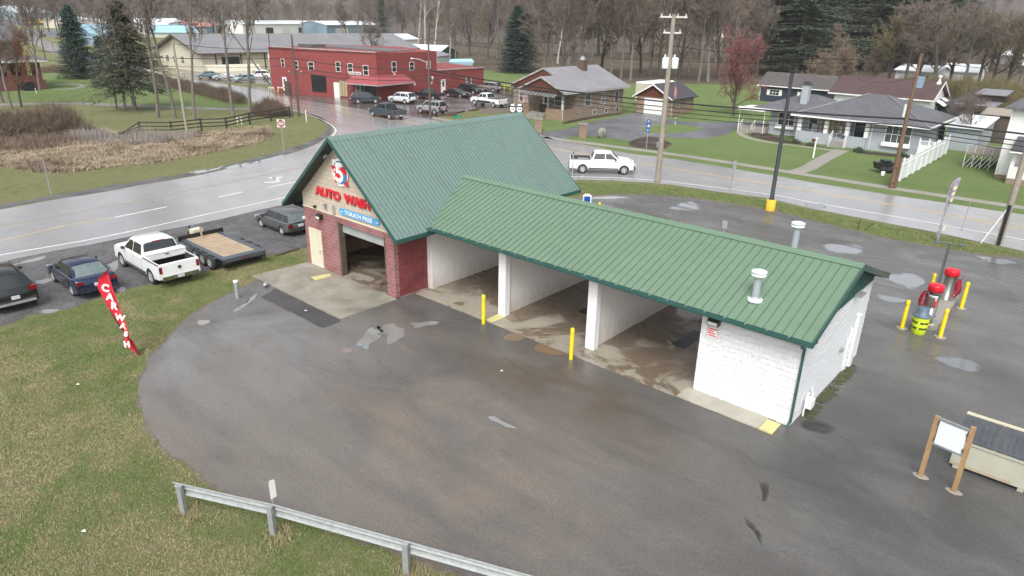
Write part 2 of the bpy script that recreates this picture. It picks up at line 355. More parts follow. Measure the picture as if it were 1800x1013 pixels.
m['blackpole'] = M('black_lamp_pole', (.012, .013, .018), (.02, .022, .028), 3, .4)
m['pillar'] = block('painted_pillar_block', (.80, .80, .80), (.77, .77, .77), (.62, .62, .61), .4, .2, .006, .6, .35, 20, .012, cvar=.1)
m['litterfloor'] = grassmat('leaf_litter_floor', [(.115, .090, .070), (.150, .125, .085), (.12, .12, .06)], dry=.58, sc1=.06)
m['lens'] = M('frosted_lens', (.75, .75, .72), (.68, .68, .65), 3, .3)
def wood(name, a, b, sx=(1, 1, 1), rough=.75, scl=6):
    t = NT(name); co = t.coord('Object'); n = t.noise(t.mapped(co, sx), scl, 6, .7, .4); k = t.noise(co, 1.8, 3)
    t.set('Base Color', t.mix(t.ramp(k, .4, .7, 0, .4), t.mix(t.ramp(n, .3, .7), a, b), sc(b, .6))); t.set('Roughness', rough); t.bump(n, .3, .01); return t.m
m['polewood'] = wood('weathered_pole_wood', (.36, .32, .27), (.24, .205, .165), (8, 8, .5))
m['polebrown'] = wood('brown_pole_wood', (.20, .125, .08), (.115, .07, .045), (8, 8, .5))
m['poledark'] = wood('dark_pole_wood', (.13, .10, .08), (.075, .058, .045), (8, 8, .5))
m['signwood'] = wood('treated_post_wood', (.44, .28, .14), (.31, .19, .09), (9, 9, .6))
m['deckwood'] = wood('pine_deck_planks', (.50, .39, .27), (.30, .22, .15), (.35, 12, 9), .6, 4)
m['fencewood'] = wood('dark_fence_wood', (.035, .03, .03), (.055, .047, .045), (2, 2, 2))
m['trailersteel'] = M('blue_grey_steel', (.075, .095, .115), (.11, .135, .155), 4, .4, 0, 0, .4)
m['dumpster'] = M('cream_dumpster_steel', (.44, .44, .36), (.38, .375, .30), 2, .5, .15, 12)
m['dumplid'] = M('charcoal_plastic_lid', (.05, .056, .066), (.085, .092, .102), 3, .5)
m['rustband'] = M('rust_streak', (.36, .27, .16), (.42, .38, .28), 5, .7)
m['board'] = M('blank_white_board', (.72, .77, .78), (.68, .73, .74), 1.2, .35)
m['flagred'] = M('red_flag_cloth', (.66, .020, .045), (.56, .017, .04), 3, .6)
m['flagpurple'] = M('purple_flag_cloth', (.16, .13, .20), (.36, .34, .38), 3, .6)
m['flagcream'] = M('cream_mark', (.7, .66, .4), rough=.6)
# --- cars
m['glass'] = M('dark_car_glass', (.012, .016, .018), (.02, .025, .028), 2, .05, spec=.8)
m['glasslt'] = M('pale_car_glass', (.10, .135, .14), (.16, .20, .20), 4, .05, spec=.8)
m['chrome'] = M('chrome', (.65, .66, .67), (.5, .5, .5), 4, .15, 0, 0, 1.)
m['alloy'] = M('alloy_rim', (.58, .59, .60), (.48, .49, .5), 4, .3, 0, 0, .35)
m['plastic'] = M('black_trim_plastic', (.03, .031, .033), (.045, .046, .047), 5, .6)
m['tail'] = M('red_tail_lens', (.24, .008, .014), (.15, .006, .01), 3, .15)
m['head'] = M('clear_head_lens', (.6, .63, .65), (.4, .42, .44), 6, .1)
m['plate'] = M('licence_plate', (.62, .62, .66), (.5, .45, .5), 20, .4)
P_ = dict(white=((.78, .79, .80), 0, .25), navy=((.010, .018, .055), .3, .22), black=((.012, .014, .016), .2, .22), greymet=((.14, .145, .15), .5, .35), slate=((.085, .105, .125), .5, .3), darkslate=((.05, .065, .078), .4, .3),
          silver=((.50, .52, .54), .5, .3), charcoal=((.03, .032, .036), .3, .25), ice=((.32, .46, .48), .3, .3), teal=((.16, .25, .27), .3, .3), pearl=((.66, .69, .72), .1, .25), taupe=((.33, .31, .30), .4, .3), red=((.35, .03, .03), 0, .3))
for k, (c, me_, ro) in P_.items(): m['car_'+k] = paint('car_paint_'+k, c, me_, ro)
# --- houses
m['shopred'] = block('shop_red_block', SRGB(134, 64, 62), SRGB(144, 70, 68), SRGB(118, 57, 56), .8, .4, .02, .75, .5, 14, .02, cvar=.5)
m['shopred2'] = M('red_awning_metal', SRGB(156, 84, 86), SRGB(140, 70, 74), 1.5, .45)
m['capwhite'] = M('worn_coping', (.45, .45, .44), (.18, .16, .16), 2.2, .7)
m['flatroof'] = M('flat_roof_membrane', (.30, .30, .30), (.2, .2, .2), .6, .8)
m['wglass'] = M('window_glass', (.05, .06, .07), (.10, .115, .12), 1.5, .08, spec=.7)
m['wglassd'] = M('dark_window_glass', (.018, .02, .022), (.03, .032, .035), 1.5, .08, spec=.7)
m['curtain'] = M('tan_blind', (.42, .34, .20), (.34, .27, .16), 5, .7)
m['stone'] = block('cottage_stone', SRGB(118, 104, 92), SRGB(150, 132, 114), SRGB(176, 164, 150), .52, .28, .03, .85, .9, 14, .05, off=.37, cvar=.6)
m['stonelt'] = block('cottage_block', SRGB(158, 136, 116), SRGB(142, 120, 100), SRGB(116, 100, 88), .4, .2, .02, .85, .6, 14, .03)
m['chimstone'] = block('brown_chimney_block', SRGB(104, 84, 74), SRGB(90, 72, 64), SRGB(70, 58, 52), .3, .15, .012, .85, .4, 14, .02)
m['tinroof'] = ribbed('grey_tin_roof', (.34, .33, .35), (.28, .275, .29), .38, .35, .4)
m['shingle_grey'] = shingle('grey_shingles', (.095, .097, .108), (.155, .157, .17))
m['shingle_dark'] = shingle('dark_shingles', (.05, .048, .055), (.075, .07, .078))
m['shingle_maroon'] = shingle('maroon_shingles', (.075, .048, .048), (.105, .062, .06))
m['shingle_brown'] = shingle('brown_shingles', (.085, .075, .075), (.12, .105, .10))
m['greystucco'] = M('grey_stucco', (.36, .39, .42), (.31, .34, .37), 1.5, .8, .3, 30)
m['shakebrown'] = block('brown_shakes', SRGB(108, 62, 46), SRGB(92, 52, 40), SRGB(60, 34, 28), .15, .2, .015, .8, .4, 20, .02)
m['bluesiding'] = siding('dark_blue_siding', (.028, .038, .060))
m['whitesiding'] = siding('white_siding', (.76, .77, .76), .22)
m['creamwall'] = siding('cream_metal_wall', (.56, .52, .41), .5)
m['brick'] = block('dark_red_brick', SRGB(112, 62, 54), SRGB(98, 52, 46), SRGB(112, 86, 78), .24, .08, .01, .85, .4, 20, .01)
m['bluedoor'] = M('navy_door', (.02, .045, .085), rough=.4)
m['shedgrey'] = ribbed('shed_grey_roof', (.27, .265, .275), (.22, .215, .225), .45, .3, .15)
m['bluegrey'] = siding('blue_grey_wall', (.22, .32, .40), .6)
m['whiteroof'] = M('white_metal_roof', (.72, .76, .78), (.62, .66, .68), .3, .4)
m['blueroof'] = M('pale_blue_roof', (.28, .50, .60), (.34, .56, .66), .3, .4)
m['redroof'] = M('faded_red_roof', (.35, .13, .11), (.42, .22, .2), .3, .6)
m['greenpaint'] = M('green_gable', (.03, .14, .09), rough=.5)
m['bluesign'] = M('blue_service_sign', (.01, .10, .42), rough=.35)
m['dnered'] = M('red_sign_sheet', (.50, .02, .04), rough=.35)
m['greensign'] = M('green_sign_sheet', (.0, .25, .12), rough=.35)
m['yellowmach'] = M('yellow_machine', (.62, .40, .03), (.5, .33, .04), 2, .5)
# --- plants
def bark(name, a, b): return M(name, a, b, 2.5, .9, .5, 14, dist=.03)
m['bark'] = bark('grey_bark', (.20, .175, .155), (.11, .095, .082))
m['barkd'] = bark('dark_bark', (.095, .078, .065), (.05, .04, .034))
m['barkw'] = bark('pale_bark', (.50, .48, .44), (.26, .24, .21))
m['twig'] = M('bare_twigs', (.19, .155, .13), (.13, .105, .09), 1.2, .9)
m['twigtan'] = M('tan_twigs', (.26, .20, .145), (.18, .14, .105), 1.2, .9)
m['twigred'] = M('reddish_twigs', (.26, .10, .10), (.17, .08, .075), 1.2, .9)
m['twigrust'] = M('rusty_leaves', (.33, .16, .085), (.22, .11, .06), 1.2, .9)
m['twigolive'] = M('budding_twigs', (.20, .175, .085), (.13, .11, .06), 1.2, .9)
m['spruce'] = M('blue_green_needles', (.055, .10, .078), (.03, .062, .048), 2.5, .8)
m['pine'] = M('pine_needles', (.06, .10, .055), (.03, .058, .035), 1.5, .8)
m['hemlock'] = M('olive_needles', (.095, .115, .062), (.05, .07, .038), 2.0, .8)
m['brush'] = M('brown_brush_stems', (.22, .165, .12), (.13, .095, .07), 1, .9)
m['straw'] = M('pale_straw', (.42, .35, .25), (.27, .215, .15), .6, .9)
m['strawgrey'] = M('grey_reeds', (.34, .31, .29), (.24, .21, .19), .8, .9)
m['blade'] = M('green_blades', (.11, .18, .042), (.17, .215, .065), .4, .8)
m['bladedry'] = M('dry_blades', (.38, .32, .18), (.26, .23, .115), .4, .8)
m['hillwood'] = M('hill_wood_twigs', (.17, .148, .14), (.11, .094, .09), .02, 1.)
m['hillground'] = M('hill_leaf_litter', (.115, .09, .075), (.075, .06, .052), .01, 1.)
m['wire'] = M('black_cable', (.015, .015, .017), rough=.5)

def soften(mt, lo=.25, hi=.6, nscale=1.6, amp=1.5):
    nt_ = mt.node_tree; b = nt_.nodes['Principled BSDF']; a = nt_.nodes.new('ShaderNodeAttribute'); a.attribute_name = 'edge'; tc = nt_.nodes.new('ShaderNodeTexCoord'); n = nt_.nodes.new('ShaderNodeTexNoise'); n.inputs['Scale'].default_value = nscale; n.inputs['Detail'].default_value = 6; nt_.links.new(tc.outputs['Object'], n.inputs['Vector'])
    s1 = nt_.nodes.new('ShaderNodeMath'); s1.operation = 'MULTIPLY_ADD'; s1.inputs[1].default_value = amp; s1.inputs[2].default_value = -amp*.5; nt_.links.new(n.outputs[0], s1.inputs[0])
    s2 = nt_.nodes.new('ShaderNodeMath'); s2.operation = 'ADD'; nt_.links.new(a.outputs['Fac'], s2.inputs[0]); nt_.links.new(s1.outputs[0], s2.inputs[1])
    r = nt_.nodes.new('ShaderNodeMapRange'); r.inputs[1].default_value = lo; r.inputs[2].default_value = hi; nt_.links.new(s2.outputs[0], r.inputs[0]); nt_.links.new(r.outputs[0], b.inputs['Alpha'])
for k_, lo_, hi_, ns_ in (('puddle', .1, .8, .8), ('puddle2', .22, .40, 1.5), ('mud', .2, .6, 1.5)): soften(m[k_], lo_, hi_, ns_, 3.2 if k_ == 'puddle2' else 2.4)
m['softtar'] = M('tar_stain', (.022, .022, .023), (.035, .034, .033), 8, .8, .2, 60); soften(m['softtar'], .3, 1.7, 2, 2.)
m['softtar_plain'] = M('dark_crack', (.028, .026, .025), (.04, .038, .036), 4, .9)  # dark tone of the cracks themselves
m['softmoss'] = M('moss', (.075, .09, .02), (.05, .06, .02), 4, .9, .6, 30); soften(m['softmoss'], .5, 1.2, 4, 2.6)
m['sheen'] = asphalt('damp_grey_asphalt', (.115, .113, .115), (.145, .143, .145), wet=(.16, .3), speck=.4); soften(m['sheen'], .1, 1.9, .45, 2.)
m['tan_silt'] = asphalt('silty_asphalt', (.175, .14, .112), (.21, .175, .145), wet=(.3, .6), speck=.3); soften(m['tan_silt'], .2, 1.4, .5)
# ------------------------------------------------------------------ ground sheets
def smooth_line(pts, step=.6, closed=True):
    out = []; n = len(pts); rng = range(n if closed else n-1)
    for i in rng:
        p0, p1, p2, p3 = [Vector(pts[(i+k) % n] if closed else pts[min(max(i+k, 0), n-1)]) for k in (-1, 0, 1, 2)]
        k = max(1, min(60, int((p2-p1).length/step)))
        for j in range(k):
            t = j/k; out.append(.5*((2*p1)+(p2-p0)*t+(2*p0-5*p1+4*p2-p3)*t*t+(3*p1-p0-3*p2+p3)*t**3))
    if not closed: out.append(Vector(pts[-1]))
    return out
def linear_line(pts, step=.6):
    out = []; n = len(pts)
    for i in range(n):
        a, b = Vector(pts[i]), Vector(pts[(i+1) % n]); k = max(1, min(120, int((b-a).length/step)))
        out += [a.lerp(b, j/k) for j in range(k)]
    return out
def sheet(name, px, z, mat, jit=.06, step=.5, world=False, curve=True, kind='structure', parent=None):
    rnd = random.Random(name); P = px if world else [G(*p) for p in px]
    pts = smooth_line(P, step) if curve else linear_line(P, step)
    o1 = rnd.random()*9
    def jt(i): return jit*(math.sin(i*.9+o1)+math.sin(i*2.3+o1*2)*.6+rnd.uniform(-1, 1)*.8)/2
    pts = [(p.x+jt(i), p.y+jt(i+37), z) for i, p in enumerate(pts)]
    mb = MB(); mb.poly(pts); o = mb.build(name, mat, parent, fix=False)
    bm = bmesh.new(); bm.from_mesh(o.data); bmesh.ops.triangulate(bm, faces=bm.faces)
    for f in bm.faces:
        if f.normal.z < 0: f.normal_flip()
    bm.to_mesh(o.data); bm.free()
    if kind and parent is None: o['kind'] = kind
    return o
def soft_sheet(name, px, z, mat, grow=1.15, world=False):
    P = [Vector(p) if world else Vector(G(*p)) for p in px]; c = sum(P, Vector((0, 0)))/len(P); pts = smooth_line([tuple(c+(p-c)*grow) for p in P], .12, True)
    if len(pts) > 160: pts = pts[::max(1, len(pts)//160)]
    n = len(pts); vs = []; 
    for q in (1, .8, .5): vs += [(c.x+(p.x-c.x)*q, c.y+(p.y-c.y)*q, z) for p in pts]
    vs.append((c.x, c.y, z)); fs = [(r*n+i, r*n+(i+1) % n, (r+1)*n+(i+1) % n, (r+1)*n+i) for r in (0, 1) for i in range(n)]+[(2*n+i, 2*n+(i+1) % n, 3*n) for i in range(n)]
    me = bpy.data.meshes.new(name); me.from_pydata(vs, [], fs); a = me.attributes.new('edge', 'FLOAT', 'POINT'); a.data.foreach_set('value', [0.]*n+[.55]*n+[1.]*n+[1.]); me.materials.append(mat); me.update()
    bm = bmesh.new(); bm.from_mesh(me)
    for f in bm.faces:
        if f.normal.z < 0: f.normal_flip()
    bm.to_mesh(me); bm.free()
    o = bpy.data.objects.new(name, me); col.objects.link(o); o['kind'] = 'structure'; return o
def strip(name, px, width, z, mat, jit=.0, step=1.0, world=False, dash=None, mb=None):
    P = px if world else [G(*p) for p in px]; pts = smooth_line(P, step, False); own = mb is None; mb = mb or MB(); rnd = random.Random(name)
    Lr = []; s = 0
    for i, p in enumerate(pts):
        t = (pts[min(i+1, len(pts)-1)]-pts[max(i-1, 0)]); t = t.normalized() if t.length else Vector((1, 0)); nn = Vector((-t.y, t.x))
        a, b = (rnd.uniform(-jit, jit) for _ in (0, 1)); Lr.append((p+nn*(width/2+a), p-nn*(width/2+b), s)); 
        if i+1 < len(pts): s += (pts[i+1]-p).length
    for i in range(len(Lr)-1):
        if dash and (Lr[i][2] % (dash[0]+dash[1])) > dash[0]: continue
        a, b, _ = Lr[i]; c, d, _ = Lr[i+1]; mb.poly([(b.x, b.y, z), (d.x, d.y, z), (c.x, c.y, z), (a.x, a.y, z)])
    if own:
        o = mb.build(name, mat, fix=False); o['kind'] = 'structure'; return o
g = MB(); N = 60
for i in range(N):
    for j in range(N):
        f_ = lambda t: math.copysign(abs(t)**2.2, t)*1850
        x0, x1, y0, y1 = (f_(q) for q in (-1+2*i/N, -1+2*(i+1)/N, -1+2*j/N, -1+2*(j+1)/N)); g.poly([(x0, y0, 0), (x1, y0, 0), (x1, y1, 0), (x0, y1, 0)])
gr = g.build('ground', m['grass'], fix=False); gr['kind'] = 'structure'

ROADN = [(-120, 400), (-80, 386), (0, 369), (93, 352), (160, 342), (230, 329), (290, 319), (350, 308), (420, 293), (490, 276), (545, 259), (572, 244), (585, 231), (580, 217), (562, 206), (530, 197), (500, 190), (455, 187), (427, 171), (360, 155), (283, 133), (200, 115), (118, 103), (60, 78), (36, 66)]
ROADF = [(42, 58), (118, 84), (200, 105), (283, 129), (307, 135), (440, 155), (501, 172), (560, 180), (627, 191), (700, 202), (760, 211), (830, 222), (900, 232), (952, 238), (981, 247), (1040, 257), (1093, 268), (1184, 280), (1320, 302), (1440, 323), (1560, 342), (1800, 378), (1950, 401), (2150, 432)]
ROADS = [(2300, 560), (1960, 480), (1800, 442), (1653, 411), (1547, 390), (1427, 367), (1349, 349), (1280, 340), (1147, 322), (1008, 316), (900, 316), (800, 322), (700, 333), (600, 345), (540, 355), (470, 367), (400, 383), (300, 403), (190, 424), (100, 441), (0, 462), (-120, 488)]
sheet('road', ROADN[::-1]*0+ROADF+ROADS+ROADN, .012, m['road'], jit=.10, step=.8)
GRAV = [(-140, 470), (0, 452), (100, 433), (190, 416), (300, 395), (400, 375), (470, 360), (540, 350), (600, 340), (620, 365), (600, 430), (541, 436), (480, 447), (400, 468), (293, 495), (227, 508), (133, 537), (53, 556), (0, 575), (-140, 612)]
sheet('gravel_lot', GRAV, .004, m['gravel'], jit=.22, step=.4)
sheet('gravel_verge_strip', [(0, 368), (93, 351), (160, 341), (230, 328), (290, 318), (350, 307), (420, 292), (490, 275), (545, 258), (568, 246), (584, 231), (578, 217), (560, 205), (530, 196), (530, 190), (562, 200), (572, 215), (575, 228), (562, 240), (540, 251), (488, 268), (420, 285), (350, 301), (230, 321), (93, 344), (0, 361), (-80, 376), (-80, 386)], .006, m['gravel'], jit=.15, step=.5)
LOT = [(451, 494), (400, 520), (347, 550), (315, 575), (288, 607), (267, 625), (256, 650), (246, 675), (245, 700), (250, 722), (258, 744), (270, 765), (285, 784), (318, 809), (350, 830), (366, 846), (403, 868), (473, 890), (571, 918), (726, 980), (823, 1012), (900, 1045), (1000, 1100), (1400, 1300), (2300, 1500), (2600, 760), (2200, 560), (1900, 475), (1795, 456), (1720, 449), (1640, 434), (1560, 421), (1491, 405), (1427, 389), (1373, 375), (1320, 365), (1227, 351), (1173, 344), (1093, 343), (1040, 347), (960, 352), (880, 360), (800, 378), (740, 410), (700, 440), (640, 480), (600, 470), (541, 464)]
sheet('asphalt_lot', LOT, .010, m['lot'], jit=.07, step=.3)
sheet('lot_edge_soil', [(451, 491), (398, 516), (343, 547), (310, 573), (283, 605), (262, 625), (250, 650), (240, 675), (239, 700), (244, 724), (252, 747), (264, 768), (279, 788), (312, 813), (345, 836), (362, 852), (400, 876), (470, 898), (560, 925), (720, 988), (820, 1022), (840, 1010), (726, 970), (571, 908), (473, 880), (380, 850), (350, 825), (300, 780), (270, 740), (260, 700), (262, 665), (290, 620), (340, 570), (400, 530), (455, 500)], .006, m['soil'], jit=.16, step=.25)
sheet('lot_back_soil', [(1040, 344), (1093, 340), (1173, 341), (1227, 348), (1320, 362), (1373, 372), (1427, 386), (1491, 402), (1560, 418), (1640, 431), (1720, 445), (1800, 452), (1900, 468), (1900, 478), (1720, 453), (1560, 425), (1427, 393), (1320, 369), (1173, 347), (1040, 351)], .006, m['soil'], jit=.2, step=.4)
sheet('patched_asphalt', [(458, 523), (520, 489), (598, 560), (600, 566), (568, 578)], .014, m['lot2'], jit=.05, step=.3, curve=False)
SHOPLOT = [(430, 150), (486, 158), (600, 160), (836, 153), (917, 157), (930, 172), (917, 186), (880, 189), (840, 193), (816, 197), (771, 204), (762, 212), (700, 203), (627, 192), (560, 181), (501, 173)]
sheet('shop_parking_lot', SHOPLOT, .008, m['redlot'], jit=.1, curve=False)
DRV = [(925, 236), (952, 233), (985, 229), (1013, 222), (1045, 213), (1088, 206), (1117, 199), (1168, 207), (1190, 213), (1253, 215), (1328, 213), (1345, 214), (1345, 222), (1331, 221), (1305, 223), (1291, 228), (1284, 234), (1262, 240), (1227, 244), (1168, 242), (1120, 248), (1090, 246), (1067, 242), (1029, 238), (1000, 242), (981, 247)]
sheet('house_driveway', DRV, .008, m['drive'], jit=.05, step=.5)
sheet('driveway_island_lawn', [(1128, 228), (1147, 221), (1187, 219), (1232, 225), (1221, 231), (1173, 235), (1136, 233)], .016, m['lush'], jit=.05)
# residential lawns (greener)
sheet('wood_floor', [(470, 62), (900, 60), (1400, 72), (1900, 96), (2500, 150), (2500, 300), (1900, 250), (1700, 190), (1350, 156), (1100, 150), (1000, 130), (880, 126), (780, 120), (700, 98), (600, 84)], .0015, m['litterfloor'], jit=.6, step=2)
sheet('front_lawns', [(930, 230), (905, 190), (880, 150), (840, 150), (836, 122), (900, 130), (1000, 136), (1100, 146), (1340, 150), (1600, 210), (1900, 230), (2400, 330), (2400, 470), (1950, 402), (1800, 379), (1560, 343), (1320, 303), (1184, 281), (1040, 258), (952, 240)], .003, m['lush'], jit=.2, curve=False)
sheet('brick_house_lawn', [(-200, 110), (100, 125), (283, 140), (360, 158), (430, 178), (450, 190), (400, 190), (280, 186), (188, 182), (100, 180), (0, 181), (-200, 182)], .003, m['lush'], jit=.2)
# sidewalks and paths
strip('sidewalk', [(960, 241), (987, 246), (1050, 254), (1109, 262), (1200, 274), (1280, 286), (1357, 298), (1427, 309), (1560, 330), (1693, 350), (1800, 366), (2000, 398)], 1.25, .012, m['walk'], jit=.03)
strip('shop_sidewalk', [(757, 207), (795, 213), (850, 221)], 1.3, .012, m['walk'], jit=.03)
strip('front_path', [(1395, 304), (1420, 296), (1448, 280), (1480, 264)], 1.5, .016, m['walk'])
strip('curved_path', [(1345, 222), (1310, 226), (1300, 233), (1316, 243), (1360, 252), (1420, 259), (1464, 265)], .8, .015, m['walk'])
sheet('mulch_bed', [(1312, 229), (1330, 226), (1350, 235), (1396, 250), (1440, 257), (1462, 262), (1420, 256), (1360, 249), (1322, 240)], .013, m['mulch'], jit=.06)
sheet('foundation_bed', [(1500, 264), (1540, 268), (1600, 275), (1618, 276), (1612, 279), (1560, 275), (1505, 269)], .013, m['mulch'], jit=.06)
sheet('bare_garden_bed', [(1105, 256), (1118, 244), (1150, 241), (1172, 247), (1178, 256), (1160, 263), (1130, 261)], .013, m['mulch'], jit=.2)
sheet('cottage_garden_bed', [(991, 215), (1030, 207), (1095, 198), (1097, 200), (1035, 210), (995, 218)], .013, m['mulch'], jit=.1)
sheet('bare_bank', [(850, 192), (880, 189), (905, 189), (915, 193), (880, 198), (845, 199)], .013, m['soil'], jit=.2)
strip('gravel_lane', [(-120, 183), (0, 184), (100, 182), (188, 184), (280, 188), (400, 192), (455, 191)], 2.6, .012, m['drivegravel'], jit=.12)
strip('house_path', [(98, 150), (120, 148), (146, 150), (140, 154), (118, 157), (96, 157)], 1.3, .012, m['walk'])
sheet('far_lane_pavement', [(40, 53), (118, 52), (118, 66), (60, 64)], .012, m['drive'], jit=.0, curve=False)
sheet('far_gravel_yard', [(340, 140), (460, 148), (485, 152), (460, 130), (340, 125), (290, 124)], .009, m['redlot'], jit=.2)
# concrete pads
def slab(name, pts, z0, z1, mat):
    mb = MB(); mb.prism([(x, y, z0) for x, y in pts], (0, 0, z1-z0)); o = mb.build(name, mat); o['kind'] = 'structure'; return o
slab('auto_bay_apron', [(-7.75, -3.3), (0.1, -3.3), (0.1, -.03), (-7.55, -.03)], -.2, .06, m['apron'])
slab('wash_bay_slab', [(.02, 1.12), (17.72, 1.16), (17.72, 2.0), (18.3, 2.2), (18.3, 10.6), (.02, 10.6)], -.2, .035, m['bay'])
slab('front_curb_walk', [(14.6, 1.15), (17.7, 1.16), (17.7, 2.06), (14.6, 2.06)], .034, .055, m['conc'])
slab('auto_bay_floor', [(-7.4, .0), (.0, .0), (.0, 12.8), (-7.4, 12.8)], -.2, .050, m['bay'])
for q, pp in enumerate(([(17.72, 1.93), (18.18, 1.95), (18.2, 1.17), (17.73, 1.17)], [(4.85, 1.22), (4.85, 2.07), (5.3, 2.07), (5.3, 1.22)], [(-5.38, -1.27), (-5.14, -.31), (-4.78, -.37), (-4.8, -1.38)])):
    slab('painted_pad', pp, .0, (.06, .05, .072)[q], m['yellowpad'])
# puddles and stains
PUD = [('puddle', [(600, 616), (612, 612), (620, 615), (616, 620), (604, 621)], 'puddle2'),
 ('puddle', [(627, 607), (640, 592), (645, 580), (660, 576), (672, 580), (668, 594), (652, 605), (645, 619), (637, 620)], 'puddle2'),
 ('puddle', [(662, 577), (685, 571), (700, 575), (714, 583), (706, 592), (692, 601), (682, 604), (680, 592), (672, 586)], 'puddle2'),
 ('puddle', [(721, 568), (738, 568), (756, 565), (772, 565), (768, 570), (750, 573), (735, 577), (723, 574)], 'puddle2'),
 ('puddle', [(1440, 434), (1470, 429), (1515, 432), (1522, 438), (1508, 446), (1470, 447), (1446, 441)], 'puddle'),
 ('puddle', [(1560, 484), (1590, 479), (1622, 489), (1628, 498), (1605, 508), (1575, 500), (1556, 492)], 'puddle'),
 ('puddle', [(1645, 629), (1680, 628), (1710, 636), (1727, 650), (1710, 656), (1680, 648), (1660, 643)], 'puddle'),
 ('puddle', [(1190, 360), (1215, 355), (1232, 362), (1228, 370), (1205, 371), (1180, 368)], 'puddle'),
 ('puddle', [(1720, 451), (1760, 455), (1787, 461), (1780, 466), (1750, 464), (1728, 458)], 'puddle'),
 ('puddle', [(1535, 517), (1560, 521), (1590, 527), (1588, 532), (1560, 531), (1540, 524)], 'puddle'),
 ('puddle', [(405, 553), (420, 540), (435, 532), (440, 524), (452, 518), (445, 528), (428, 541), (413, 551)], 'puddle2'),
 ('puddle', [(855, 734), (868, 733), (885, 742), (905, 752), (892, 752), (870, 742)], 'puddle2'),
 ('puddle', [(1036, 349), (1060, 346), (1090, 346), (1110, 347), (1060, 351)], 'puddle2'),
 ('puddle', [(70, 548), (90, 543), (105, 545), (92, 551), (78, 552)], 'puddle2'),
 ('puddle', [(205, 512), (215, 505), (222, 509), (216, 514)], 'puddle2'),
 ('puddle', [(60, 496), (88, 490), (91, 494), (75, 500)], 'puddle2'),
 ('puddle', [(190, 468), (205, 460), (208, 470), (200, 478)], 'puddle2'),
 ('puddle', [(20, 467), (55, 456), (76, 452), (70, 458), (40, 464)], 'puddle2'),
 ('puddle', [(335, 303), (350, 300), (375, 297), (390, 293), (384, 298), (350, 305)], 'puddle2'),
 ('puddle', [(395, 297), (410, 291), (438, 287), (430, 293), (405, 298)], 'puddle2'),
 ('puddle', [(440, 287), (475, 278), (500, 272), (492, 277), (462, 285)], 'puddle2'),
 ('puddle', [(1418, 358), (1445, 360), (1452, 365), (1430, 366), (1416, 362)], 'puddle'),
 ('puddle', [(885, 592), (905, 586), (922, 593), (915, 600), (892, 600)], 'mud'),
 ('puddle', [(943, 608), (960, 606), (990, 622), (986, 626), (960, 624), (942, 618)], 'mud')]
for i, (nm, px, mt) in enumerate(PUD):
    soft_sheet(nm, px, .0165 if mt != 'mud' else .019, m[mt])
soft_sheet('asphalt_patch', [(1408, 742), (1425, 739), (1450, 741), (1468, 752), (1472, 760), (1455, 765), (1425, 760), (1410, 752)], .0165, m['softtar'])
for y0_, y1_ in ((2.7, 4.4), (4.2, 6.2), (6.0, 8.4)): soft_sheet('moss_strip', [(18.45, y0_), (18.8, y0_+.1), (18.95, (y0_+y1_)/2), (18.85, y1_), (18.45, y1_)], .0165, m['softmoss'], 1.1, True)
# cracks and seams in the lot
def crack(pts, w_, mat='softcrack', z=.0145):
    rnd = random.Random(str(pts)); P = linear_line([G(*p) for p in pts]+[], .25)[:]; P = P[:max(2, int(len(P)*.5)+1)]; mb = MB(); pr = None
    for i in range(len(pts)-1):
        A, B = Vector(G(*pts[i])), Vector(G(*pts[i+1])); n = max(2, int((B-A).length/.18)); t_ = (B-A).normalized(); nn = Vector((-t_.y, t_.x))
        for k in range(n+1):
            p = A.lerp(B, k/n)+nn*rnd.uniform(-.05, .05); ww = w_*rnd.uniform(.3, 1.1); cur = (p+nn*ww, p-nn*ww)
            if pr: mb.poly([(pr[1].x, pr[1].y, z), (cur[1].x, cur[1].y, z), (cur[0].x, cur[0].y, z), (pr[0].x, pr[0].y, z)])
            pr = cur
    o = mb.build('asphalt_crack', m['softtar_plain'], fix=False); o['kind'] = 'structure'
for pts, w_ in (([(812, 560), (860, 600), (900, 640), (960, 680)], .009), ([(660, 630), (690, 660), (720, 672)], .010), ([(1400, 400), (1500, 440), (1640, 470), (1790, 520)], .008)): crack(pts, w_)
for px in ([(1333, 850), (1349, 852), (1352, 862), (1345, 880), (1340, 882), (1340, 866)], [(1312, 915), (1330, 928), (1340, 950), (1336, 956), (1325, 935), (1310, 922)]):
    soft_sheet('tar_mark', px, .0165, m['softtar'], 1.3)
for (a, b) in ((1120, 524), (1395+0, 1)): pass
slab('manhole_cover', [(p[0], p[1]) for p in [G(346, 568), G(350, 564), G(368, 563), G(369, 568), G(352, 573)]], -.1, .02, m['walk'])
# road paint
mw = MB()
strip('x', [(-100, 468), (0, 449), (187, 416), (373, 375), (480, 352), (560, 335), (640, 322)], .15, .016, None, mb=mw, jit=.01)
strip('x', [(960, 311), (1008, 311), (1147, 317), (1357, 343), (1430, 357), (1560, 379), (1800, 422), (1990, 462)], .15, .016, None, mb=mw, jit=.01)
strip('x', [(512, 193), (546, 203), (570, 213), (587, 224), (589, 234), (568, 255)], .16, .016, None, mb=mw, jit=.01)
strip('x', [(200, 383), (240, 375), (293, 364), (341, 355), (384, 347), (427, 338), (470, 330), (520, 320)], .18, .016, None, mb=mw, dash=(3.2, 2.6), jit=.01)
